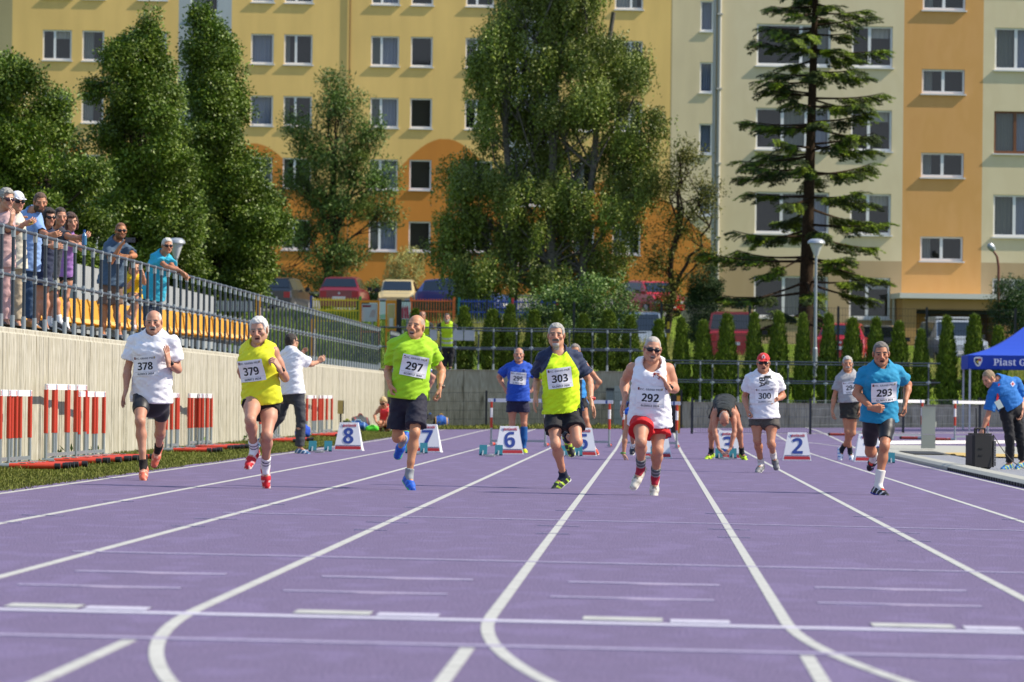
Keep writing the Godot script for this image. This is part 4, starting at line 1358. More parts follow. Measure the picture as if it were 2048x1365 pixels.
func make_railings() -> void:
	railing(Vector3(-7.45, 1.67, -52.0), Vector3(-7.45, 1.67, -148.8), 1.13, 1.17, 0.021, "railing", "long dark tube railing along the top of the concrete wall beside lane 8", true)
	railing(Vector3(-7.45, 1.735, -149.15), Vector3(-0.35, 1.735, -149.15), 1.04, 1.14, 0.021, "back_railing", "dark tube railing on the tall back wall, in front of its twin", false)
	railing(Vector3(-6.95, 1.74, -151.9), Vector3(-0.15, 1.74, -151.9), 1.06, 1.10, 0.021, "back_railing", "dark tube railing just behind the one on the tall back wall", false)
	railing(Vector3(0.3, 0.925, -149.15), Vector3(7.9, 0.925, -149.15), 1.04, 1.12, 0.021, "back_railing", "dark tube railing on the low back wall at the right", false)
	railing(Vector3(0.65, 0.87, -151.5), Vector3(7.7, 0.87, -151.5), 1.05, 1.12, 0.021, "back_railing", "dark tube railing behind the one on the low right wall", false)
	# short inner fence where the walls meet
	railing(Vector3(-7.2, 1.735, -150.2), Vector3(-7.2, 1.735, -155.2), 0.55, 1.05, 0.021, "stair_railing", "short dark railing running back from the wall corner beside the marshals", false)

func mesh_fence(pts: Array, h: float, called: String, label: String, col: String, post_col: String, base: Callable, wires := true, step := 0.05) -> void:
	var t := thing(called, label, "fence")
	var pm := mat(post_col, 0.5, 0.2)
	var wm := mat(col, 0.5, 0.3)
	for k in pts.size():
		var p: Vector2 = pts[k]
		var y: float = base.call(p.x, p.y)
		var b := MB.new()
		b.box(Vector3(-0.03, 0, -0.03), Vector3(0.03, h + 0.05, 0.03))
		b.box(Vector3(-0.033, h + 0.05, -0.033), Vector3(0.033, h + 0.065, 0.033))
		part(b.mesh(), "fence_post", pm, t, Vector3(p.x, y, p.y))
		if k + 1 < pts.size() and wires:
			var q: Vector2 = pts[k + 1]
			var y1: float = base.call(q.x, q.y)
			var a := Vector3(p.x, y + 0.03, p.y)
			var c := Vector3(q.x, y1 + 0.03, q.y)
			var m := MB.new()
			var nh := int(h / 0.2)
			for r in nh + 1:
				var o := Vector3.UP * (h - 0.02) * r / nh
				m.bar(a + o, c + o, 0.016, 0.008)
			var nv := int(a.distance_to(c) / step)
			for r in nv:
				var e := a.lerp(c, (r + 0.5) / nv)
				m.bar(e, e + Vector3.UP * h, 0.006, 0.006, Vector3(0, 0, 1))
			tag(part(m.mesh(), "wire_panel", wm, t), "", "", "", "stuff")

func make_fences() -> void:
	var pts := []
	for k in 4: pts.append(Vector2(-7.1 + 2.64 * k, -147.6))
	mesh_fence(pts, 0.98, "mesh_fence", "low dark wire mesh fence in front of the tall back wall", "3a3e3c", "1e2022", func(x: float, z: float) -> float: return gy(x, z))
	pts = [Vector2(1.0, -132.0), Vector2(3.85, -131.5), Vector2(6.2, -134.0), Vector2(8.15, -135.2), Vector2(10.6, -135.5)]
	mesh_fence(pts, 0.80, "mesh_fence", "low grey wire mesh fence across the track bend at the right", "6c7274", "2c3034", func(x: float, z: float) -> float: return gy(x, z), true, 0.06)
	pts = []
	for k in 9: pts.append(Vector2(-7.4 + 2.56 * k, -159.5 if k < 4 else -158.0))
	mesh_fence(pts, 1.68, "wire_fence", "tall dark wire mesh fence behind the row of clipped evergreens", "2c3230", "202426", func(x: float, z: float) -> float: return land(x, z) + (0.0 if x < -0.5 else 0.3), true, 0.08)
	var gs := thing("green_screen", "dark green screen strip below the beige and blue cars", "fence", Vector3(-8.6, land(-8.6, -186), -186))
	for k in 4:
		var b := MB.new()
		b.box(Vector3(-1.5 + k * 0.8, -0.1, -0.02), Vector3(-0.72 + k * 0.8, 0.62, 0.02))
		part(b.mesh(), "screen_panel", mat("1e4a34", 0.8), gs)
	# gaudy playground fence on the slope
	var cols := [["d8b818", -10.78, -9.22, "0e3a86"], ["d86a28", -7.62, -6.25, "d86a28"], ["2c4c9c", -6.1, -4.5, "1e7a68"], ["2c4c9c", -4.4, -3.0, "c43a30"], ["b89c14", -0.7, 0.55, "d8b818"]]
	var names := ["yellow", "orange", "blue", "second blue", "far yellow"]
	for k in cols.size():
		var c: Array = cols[k]
		var z := -172.0 if k < 4 else -179.5
		var t := thing("playground_fence", "%s playground fence panel of thick wires on the grassy slope" % names[k], "fence panel", Vector3.ZERO, 0.0)
		var y0 := land(c[1], z)
		for e in 2:
			var b := MB.new()
			b.box(Vector3(-0.035, 0, -0.035), Vector3(0.035, 1.32, 0.035))
			part(b.mesh(), "fence_post", mat(c[3] if e == 0 else ("2a9a3c" if k == 0 else c[3]), 0.5), t, Vector3(c[1 + e], y0, z))
		for r in 4:
			var b := MB.new()
			b.bar(Vector3(c[1], y0 + 0.2 + r * 0.33, z), Vector3(c[2], y0 + 0.2 + r * 0.33, z), 0.05, 0.04)
			part(b.mesh(), "cross_wire", mat(c[0], 0.5), t)
		var m := MB.new()
		var nv := int((c[2] - c[1]) / 0.085)
		for r in nv:
			var x := lerpf(c[1], c[2], (r + 0.5) / nv)
			m.box(Vector3(x - 0.014, y0 + 0.12, z - 0.008), Vector3(x + 0.014, y0 + 1.26, z + 0.008))
		tag(part(m.mesh(), "wire_panel", mat(c[0], 0.5), t), "", "", "", "stuff")

# ------------------------------------------------------------------ blocks of flats
func make_window(b: Node3D, s0: float, s1: float, y0: float, y1: float, sashes: Array, look: int, frame := "dddfe0") -> void:
	var fm := mat(frame, 0.5)
	var zf := -0.13
	var f := MB.new()
	var w := 0.07
	f.box(Vector3(s0, y0, zf), Vector3(s1, y0 + w * 1.3, zf + 0.06))
	f.box(Vector3(s0, y1 - w, zf), Vector3(s1, y1, zf + 0.06))
	var x := s0
	var edges := [s0]
	for e: float in sashes: edges.append(s0 + (s1 - s0) * e)
	edges.append(s1)
	for k in edges.size():
		var ex: float = edges[k]
		var hw := w if k == 0 or k == edges.size() - 1 else w * 1.5
		var a := ex - hw / 2
		if k == 0: a = ex
		if k == edges.size() - 1: a = ex - hw
		f.box(Vector3(a, y0 + w * 1.3, zf + 0.001), Vector3(a + hw, y1 - w, zf + 0.061))
	var wn := part(f.mesh(), "window", fm, b)
	var sl := MB.new()
	sl.box(Vector3(s0 - 0.05, y0 - 0.05, zf + 0.02), Vector3(s1 + 0.05, y0 - 0.003, 0.085))
	part(sl.mesh(), "sill", mat("d0d2d2", 0.5), wn)
	for k in edges.size() - 1:
		var g := MB.new()
		g.quad(Vector3(edges[k] + 0.03, y0 + 0.06, zf + 0.03), Vector3(edges[k + 1] - 0.03, y0 + 0.06, zf + 0.03), Vector3(edges[k + 1] - 0.03, y1 - 0.05, zf + 0.03), Vector3(edges[k] + 0.03, y1 - 0.05, zf + 0.03))
		part(g.mesh(), "pane", mats.glass, wn)
		var kind := (look * 7 + k * 3 + int(absf(s0) * 10)) % 7
		if kind < 5:
			var c := MB.new()
			var cs: String = ["b4bab6", "78847c", "ccd0ce", "98a09c", "94a2ba"][kind]
			var n := 9
			var lo := y0 + 0.06 if kind != 2 else lerpf(y0, y1, 0.72)
			var x0: float = edges[k] + 0.04
			var x1: float = edges[k + 1] - 0.04
			if kind == 3: x1 = lerpf(x0, x1, 0.55)
			for q in n:   # a curtain hanging in folds
				var a := lerpf(x0, x1, float(q) / n)
				var e := lerpf(x0, x1, float(q + 1) / n)
				var za := -0.28 + (0.02 if q % 2 == 0 else -0.02)
				var zb := -0.28 + (0.02 if q % 2 == 1 else -0.02)
				c.quad(Vector3(a, lo, za), Vector3(e, lo, zb), Vector3(e, y1 - 0.05, zb), Vector3(a, y1 - 0.05, za))
			part(c.mesh(), "curtain", mat(cs, 0.95), wn)

func facade(b: Node3D, s0: float, s1: float, y0: float, y1: float, holes: Array, m: Material, depth := 0.16) -> void:
	var xs := [s0, s1]
	var ys := [y0, y1]
	for h in holes:
		if h[1] <= s0 or h[0] >= s1 or h[3] <= y0 or h[2] >= y1: continue
		for e in [h[0], h[1]]: if not xs.has(e): xs.append(e)
		for e in [h[2], h[3]]: if not ys.has(e): ys.append(e)
	xs.sort()
	ys.sort()
	var q := MB.new()
	var uvf := func(x: float, y: float) -> Vector2: return Vector2((x + 16.0) / 34.0, 1.0 - (y - 4.0) / 20.0)
	for j in ys.size() - 1:
		for i in xs.size() - 1:
			var cx: float = (xs[i] + xs[i + 1]) / 2
			var cy: float = (ys[j] + ys[j + 1]) / 2
			var open := false
			for h in holes:
				if cx > h[0] and cx < h[1] and cy > h[2] and cy < h[3]: open = true
			if open: continue
			q.quad(Vector3(xs[i], ys[j], 0), Vector3(xs[i + 1], ys[j], 0), Vector3(xs[i + 1], ys[j + 1], 0), Vector3(xs[i], ys[j + 1], 0), uvf.call(xs[i], ys[j]), uvf.call(xs[i + 1], ys[j]), uvf.call(xs[i + 1], ys[j + 1]), uvf.call(xs[i], ys[j + 1]))
	for h in holes:
		if h[1] <= s0 or h[0] >= s1 or h[3] <= y0 or h[2] >= y1: continue
		var a := Vector3(h[0], h[2], 0)
		var c := Vector3(h[1], h[3], 0)
		var d := Vector3(0, 0, -depth)
		var ta: Vector2 = uvf.call(h[0], h[2])
		var tc: Vector2 = uvf.call(h[1], h[3])
		var p1 := Vector3(c.x, a.y, 0)
		var p2 := Vector3(a.x, c.y, 0)
		q.quad(a, a + d, p2 + d, p2, ta, ta, ta, ta)
		q.quad(p1 + d, p1, c, c + d, tc, tc, tc, tc)
		q.quad(a + d, a, p1, p1 + d, ta, ta, ta, ta)
		q.quad(p2, p2 + d, c + d, c, tc, tc, tc, tc)
	part(q.mesh(), "wall", m, b)

func make_flats() -> void:
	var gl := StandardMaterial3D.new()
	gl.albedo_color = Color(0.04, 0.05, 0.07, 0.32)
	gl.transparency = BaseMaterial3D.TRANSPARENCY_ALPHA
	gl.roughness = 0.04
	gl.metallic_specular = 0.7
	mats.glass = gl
	# ---- the yellow block, its orange foot painted in waves
	var L := thing("yellow_flats", "yellow block of flats with orange waves painted at its foot, behind the trees", "apartment building", Vector3(-13.654, 0, -246), deg_to_rad(8))
	var W := 1024
	var H := 640
	var img := Image.create(W, H, false, Image.FORMAT_RGB8)
	var nf := noise(0.006, 41, 5)
	var nv := noise(0.02, 42, 3)
	var yel := Color("e0be78")
	var ora := Color("c4823e")
	var cre := Color("d2c3a0")
	var gry := Color("a3abb0")
	for y in H:
		var wy := 4.0 + (1.0 - float(y) / H) * 20.0
		for x in W:
			var s := -16.0 + 34.0 * x / W
			var c := yel
			var wave := 10.9 + 1.5 * cos((s + 4.5) * TAU / 8.7)
			if s > 0.0: wave += 0.35
			if s > 9.0: wave = 10.4 - 0.5 * pow(maxf(0.0, s - 14.3), 1.6) + 0.6 * cos((s - 12.0) * 0.9)
			if s < -15.4: c = Color("a39a76")
			elif s > 14.53: c = cre
			elif (s > -7.91 and s < -5.52) or (s > 7.04 and s < 9.39): c = gry
			if wy < wave and s > -15.4: c = ora
			if absf(s - 14.53) < 0.03 or absf(s + 0.16) < 0.035: c = c * 0.8
			if wy < 5.75: c = Color("77786f")
			var k := 1.0 + 0.05 * nf.get_noise_2d(x * 1.0, y * 0.7) + 0.03 * nv.get_noise_2d(x * 2.0, y * 0.25)
			img.set_pixel(x, y, Color(c.r * k, c.g * k, c.b * k))
	var wm := StandardMaterial3D.new()
	wm.albedo_texture = ImageTexture.create_from_image(img)
	wm.roughness = 0.95
	wm.metallic_specular = 0.2
	var cols := [[-13.99, -12.69, [0.42]], [-12.22, -11.23, []], [-9.73, -8.42, [0.42]], [-4.62, -3.59, [0.5]], [-3.12, -1.83, [0.42]], [0.82, 2.1, [0.38]], [2.63, 3.63, []], [5.12, 6.40, [0.4]], [10.1, 11.1, []], [11.93, 13.23, [0.58]], [15.87, 16.47, []]]
	var holes := []
	for k in 6:
		for ci in cols.size():
			var c: Array = cols[ci]
			var y := 7.6 + 2.79 * k
			if ci == 10: y = 9.43 + 2.8 * (k - 0)
			if ci == 3 and k == 0: continue
			if y + 1.38 > 23.5: continue
			holes.append([c[0], c[1], y, y + (1.37 if ci < 10 else 1.40), c[2] if ci != 3 or k < 2 else [], ci * 3 + k * 5])
	for k in 5:
		var y := 6.96 + 2.79 * k
		holes.append([-7.37, -6.10, y, y + 1.12, [], k])
		holes.append([7.6, 8.85, y, y + 1.12, [], k + 2])
	facade(L, -40.0, 30.0, 3.8, 24.0, holes, wm)
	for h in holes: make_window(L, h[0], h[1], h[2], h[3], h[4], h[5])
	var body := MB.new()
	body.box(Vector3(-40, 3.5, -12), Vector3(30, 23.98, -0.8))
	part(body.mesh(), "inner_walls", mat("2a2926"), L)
	var rf := MB.new()
	rf.box(Vector3(-40.2, 24.0, -12.2), Vector3(30.2, 24.5, 0.25))
	part(rf.mesh(), "roof", mat("6a6a68"), L)
	var pipe := MB.new()
	pipe.cyl(Vector3(-0.16, 5.0, 0.05), Vector3(-0.16, 24.0, 0.05), 0.03, 0.03, 6)
	part(pipe.mesh(), "lightning_conductor", mat("8a6c40"), L)
	# ---- the cream block at the right, nearer
	var R := thing("cream_flats", "cream block of flats with an orange stairwell stripe and an entrance canopy", "apartment building", Vector3(5.503, 0, -190), deg_to_rad(8))
	var cream := tri(ntex(0.012, 51, ["d6c8a4", "dccfac", "d8caa6", "e0d2b0"], 512, 6), Vector3(0.12, 0.05, 0.12), 0.95, null, 0.0, 0.2)
	var orange := tri(ntex(0.012, 52, ["d29e62", "d8a66a", "d4a264", "dcaa70"], 512, 6), Vector3(0.12, 0.05, 0.12), 0.95, null, 0.0, 0.2)
	var beige := tri(ntex(0.012, 53, ["b09a78", "b8a280", "b39d7a"], 512, 6), Vector3(0.12, 0.05, 0.12), 0.95, null, 0.0, 0.2)
	var wh := []
	for k in 5:
		var y := 3.90 + 2.925 * k
		wh.append([-1.98, 0.64, y, y + 1.46, [0.40, 0.70] if k == 0 else [0.60] if k == 3 else [0.36, 0.68], k * 4 + 1, "dddfe0"])
		wh.append([1.38, 2.83, y, y + 1.44, [0.44], k * 4 + 2, "dddfe0"])
		wh.append([6.46, 7.98, y, y + 1.48, [0.5], k * 4 + 3, "6e4426" if k == 2 else "dddfe0"])
		wh.append([9.2, 11.4, y, y + 1.46, [0.36, 0.68], k, "dddfe0"])
	for k in 5:
		var y := 5.95 + 2.925 * k
		wh.append([3.88, 5.40, y, y + 0.86, [0.5], 6, "dddfe0"])
	facade(R, -3.42, 3.23, 5.92, 19.0, wh, cream)
	facade(R, 3.23, 6.05, 2.2, 19.0, wh, orange)
	facade(R, 6.05, 16.0, 5.92, 19.0, wh, cream)
	facade(R, -3.42, 3.23, 2.2, 5.92, wh, beige)
	facade(R, 6.05, 16.0, 2.2, 5.92, wh, beige)
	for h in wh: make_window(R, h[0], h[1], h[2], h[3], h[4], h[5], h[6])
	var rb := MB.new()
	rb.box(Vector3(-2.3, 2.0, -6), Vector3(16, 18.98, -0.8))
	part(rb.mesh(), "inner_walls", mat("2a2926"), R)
	var sd := MB.new()
	sd.quad(Vector3(-2.5, 2.0, -6), Vector3(-3.42, 2.0, 0), Vector3(-3.42, 19, 0), Vector3(-2.5, 19, -6))
	part(sd.mesh(), "side_wall", cream, R)
	var rr := MB.new()
	rr.box(Vector3(-3.45, 19.0, -6.2), Vector3(16.2, 19.4, 0.2))
	part(rr.mesh(), "roof", mat("6a6a68"), R)
	var dp := MB.new()
	dp.cyl(Vector3(-3.30, 2.4, 0.08), Vector3(-3.30, 19.0, 0.08), 0.07, 0.07, 8)
	dp.cyl(Vector3(-3.47, 2.4, 0.06), Vector3(-3.47, 19.0, 0.06), 0.055, 0.055, 8)
	for k in 6: dp.box(Vector3(-3.40, 4.0 + k * 2.6, 0.02), Vector3(-3.20, 4.06 + k * 2.6, 0.17))
	part(dp.mesh(), "downpipe", mat("b4b2a8", 0.6), R)
	var yl := MB.new()
	yl.box(Vector3(6.62, 4.3, -0.2), Vector3(7.12, 4.9, -0.19))
	part(yl.mesh(), "window_blind", mat("7c7a2c"), R)
	# entrance canopy
	var cn := MB.new()
	cn.box(Vector3(2.98, 2.0, 0.02), Vector3(3.46, 4.60, 1.6))
	cn.box(Vector3(6.30, 2.0, 0.02), Vector3(6.66, 4.60, 1.6))
	cn.box(Vector3(3.46, 4.22, 1.3), Vector3(6.30, 4.60, 1.6))
	var cp := part(cn.mesh(), "entrance_porch", tri(ntex(0.012, 54, ["a88458", "b08c5e", "ac8859"], 256, 5), Vector3(0.2, 0.1, 0.2), 0.95), R)
	var cs := MB.new()
	cs.box(Vector3(2.84, 4.604, 0.0), Vector3(6.74, 4.78, 1.8))
	cs.box(Vector3(6.50, 4.78, 1.5), Vector3(6.72, 4.98, 1.78))
	part(cs.mesh(), "porch_roof", mat("d4d3cc", 0.7), cp)
	var cb := MB.new()
	cb.box(Vector3(3.47, 4.08, 0.9), Vector3(6.29, 4.215, 1.2))
	part(cb.mesh(), "porch_beam", mat("2a2f3c"), cp)
	var dr := MB.new()
	dr.box(Vector3(3.52, 2.3, 0.03), Vector3(4.15, 3.55, 0.08))
	dr.box(Vector3(4.18, 2.3, 0.03), Vector3(4.25, 4.1, 0.09))
	part(dr.mesh(), "door", mat("1e2430", 0.4), cp)
	var inn := MB.new()
	inn.box(Vector3(4.26, 2.3, 0.021), Vector3(6.30, 4.1, 0.03))
	part(inn.mesh(), "porch_wall", mat("6a5138"), cp)
	var pp := MB.new()
	pp.cyl(Vector3(2.90, 2.2, 0.4), Vector3(2.90, 4.6, 0.4), 0.06, 0.06, 8)
	part(pp.mesh(), "porch_downpipe", mat("b4b2a8", 0.6), cp)

# ------------------------------------------------------------------ trees and plants
func leaf_mat(rough := 0.5, back := 0.5) -> StandardMaterial3D:
	var key := "leaf %.2f %.2f" % [rough, back]
	if not mats.has(key):
		var m := StandardMaterial3D.new()
		m.vertex_color_use_as_albedo = true
		m.roughness = rough
		m.metallic_specular = 0.4
		m.backlight_enabled = true
		m.backlight = Color(0.55, 0.75, 0.2) * back
		mats[key] = m
	return mats[key]

func one_leaf(b: MB, at: Vector3, dir: Vector3, side: Vector3, l: float, w: float, fold: float) -> void:
	var nn := side.cross(dir).normalized()
	var m := at + dir * l * 0.5 + nn * fold * w
	var tip := at + dir * l
	var k := b.v.size()
	var n1 := (nn - side * fold).normalized()
	var n2 := (nn + side * fold).normalized()
	b.pt(at, nn); b.pt(at + dir * l * 0.45 + side * w, n1); b.pt(tip, nn); b.pt(at + dir * l * 0.45 - side * w, n2)
	b.i.append_array([k, k + 2, k + 1, k, k + 3, k + 2])

func rdir() -> Vector3:
	var y := rng.randf_range(-1, 1)
	var a := rng.randf() * TAU
	var r := sqrt(1.0 - y * y)
	return Vector3(cos(a) * r, y, sin(a) * r)

func leaf_clump(n: int, r: float, l: float, w: float, droop: float, c0: Color, c1: Color) -> ArrayMesh:
	var b := MB.new()
	for k in n:
		var at := rdir() * r * pow(rng.randf(), 0.45)
		at.y *= 0.75
		var d := (rdir() + at.normalized() * 0.8 + Vector3.DOWN * droop).normalized()
		var s := d.cross((Vector3.UP + rdir() * 0.8).normalized()).normalized()
		b.col = c0.lerp(c1, rng.randf())
		one_leaf(b, at, d, s, l * rng.randf_range(0.7, 1.2), w * rng.randf_range(0.8, 1.2), 0.3)
	return b.mesh()

func strand_clump(n: int, len: float, l: float, w: float, c0: Color, c1: Color) -> ArrayMesh:   # leaves hanging on thin drooping twigs
	var b := MB.new()
	for q in 5:
		var o := Vector3(rng.randf_range(-0.22, 0.22), 0, rng.randf_range(-0.22, 0.22))
		var sw := Vector3(rng.randf_range(-0.2, 0.2), 0, rng.randf_range(-0.2, 0.2))
		var ln := len * rng.randf_range(0.6, 1.1)
		for k in n / 5:
			var t := rng.randf()
			var at := o + sw * t * t + Vector3.DOWN * ln * t + rdir() * 0.05
			var d := (Vector3.DOWN + rdir() * 0.8).normalized()
			var s := d.cross(rdir()).normalized()
			b.col = c0.lerp(c1, rng.randf())
			one_leaf(b, at, d, s, l * rng.randf_range(0.7, 1.2), w, 0.25)
	return b.mesh()

func scatter(mesh: Mesh, at: Array, called: String, m: Material, parent: Node, tint: Array = [], kind := "") -> MultiMeshInstance3D:
	var mm := MultiMesh.new()
	mm.transform_format = MultiMesh.TRANSFORM_3D
	mm.use_colors = tint.size() > 0
	mm.mesh = mesh
	mm.instance_count = at.size()
	for k in at.size():
		mm.set_instance_transform(k, at[k])
		if tint.size() > 0: mm.set_instance_color(k, tint[k])
	var o := MultiMeshInstance3D.new()
	o.multimesh = mm
	o.material_override = m
	add(o, called, parent)
	if kind: o.set_meta("kind", kind)
	return o

func spin(s: float, tilt := 1.0) -> Basis:
	return Basis.from_euler(Vector3(rng.randf_range(-tilt, tilt), rng.randf() * TAU, rng.randf_range(-tilt, tilt))).scaled(Vector3.ONE * s)

func crooked(a: Vector3, b: Vector3, n: int, wob: float) -> Array:
	var r := []
	for k in n + 1:
		var t := float(k) / n
		r.append(a.lerp(b, t) + (Vector3.ZERO if k == 0 or k == n else Vector3(rng.randf_range(-wob, wob), rng.randf_range(-wob, wob) * 0.5, rng.randf_range(-wob, wob))))
	return r

# lobes: [centre x, y, z, radius x, y, z, number of clumps], all from the foot of the tree
func tree(called: String, label: String, cat: String, at: Vector3, trunks: Array, lobes: Array, clumps: Array, bark: Material, leaf: Material, size: float, group := "", hole := 0.0, shell := 0.35, tilt := 0.7) -> Node3D:
	var t := thing(called, label, cat, at, 0.0, group)
	var nf := noise(0.35, int(absf(at.x) * 10) + 3, 3)
	for tr in trunks:
		var b := MB.new()
		var pts := crooked(tr[0], tr[1], 6, 0.12)
		b.path(pts, tr[2], tr[2] * 0.45, 9)
		var lm := b
		for li in lobes.size():
			if lobes.size() > 30 and li % 7 != 0: continue
			var L: Array = lobes[li]
			var c := Vector3(L[0], L[1], L[2])
			var f: Vector3 = pts[clampi(int(6.0 * clampf((c.y - tr[0].y) / maxf(tr[1].y - tr[0].y, 0.1) * 0.7, 0.25, 1.0)), 1, 6)]
			if Vector2(c.x - f.x, c.z - f.z).length() < 5.0:
				lm.path(crooked(f, c, 4, 0.15), tr[2] * (0.42 if lobes.size() < 30 else 0.30), tr[2] * 0.08, 6)
				for q in 5:
					var e := c + rdir() * Vector3(L[3], L[4], L[5]) * 0.8
					lm.path(crooked(f.lerp(c, rng.randf_range(0.5, 0.95)), e, 3, 0.12), tr[2] * 0.14, tr[2] * 0.04, 4)
		part(b.mesh(), "trunk", bark, t)
	var groups := []
	var tints := []
	for c in clumps: 
		groups.append([])
		tints.append([])
	for L in lobes:
		var n: int = L[6]
		var got := 0
		var tries := 0
		while got < n and tries < n * 6:
			tries += 1
			var d := rdir()
			var p := Vector3(L[0], L[1], L[2]) + d * Vector3(L[3], L[4], L[5]) * pow(rng.randf(), shell)
			if nf.get_noise_3dv(p * 2.6 + at) < hole - 0.22: continue
			var g := rng.randi() % clumps.size()
			(groups[g] as Array).append(Transform3D(spin(size * rng.randf_range(0.7, 1.25), tilt), p))
			var v := 1.0 + 0.55 * nf.get_noise_3dv(p * 1.3 - at) + rng.randf_range(-0.12, 0.12)
			(tints[g] as Array).append(Color(v, v * rng.randf_range(0.96, 1.04), v * 0.9))
			got += 1
	for g in clumps.size():
		scatter(clumps[g], groups[g], "crown", leaf, t, tints[g], "stuff")
	return t

# many small uneven lobes inside an outline given as rows of [height, left, right]
func lobes_within(rows: Array, n: int, r0: float, r1: float, depth: float, per: int, flat := 0.85) -> Array:
	var out := []
	var wide := 0.0
	for r in rows: wide = maxf(wide, r[2] - r[1])
	var tries := 0
	while out.size() < n and tries < n * 30:
		tries += 1
		var h := rng.randf_range(rows[-1][0], rows[0][0])
		var l := 0.0
		var q := 0.0
		for k in rows.size() - 1:
			if h <= rows[k][0] and h >= rows[k + 1][0]:
				var t: float = (rows[k][0] - h) / maxf(rows[k][0] - rows[k + 1][0], 0.01)
				l = lerpf(rows[k][1], rows[k + 1][1], t)
				q = lerpf(rows[k][2], rows[k + 1][2], t)
		if rng.randf() > (q - l) / wide + 0.12: continue
		var r := minf(rng.randf_range(r0, r1), (q - l) * 0.5)
		var x := rng.randf_range(l + r * 0.7, q - r * 0.7) if q - l > r * 1.4 else (l + q) / 2
		var e := (x - (l + q) / 2) / maxf((q - l) / 2, 0.1)
		var z := rng.randf_range(-1.0, 1.0) * depth * sqrt(maxf(0.05, 1.0 - e * e))
		out.append([x, h - r * 0.3, z, r, r * flat, r, int(per * pow(r / r1, 1.5)) + 4])
	return out

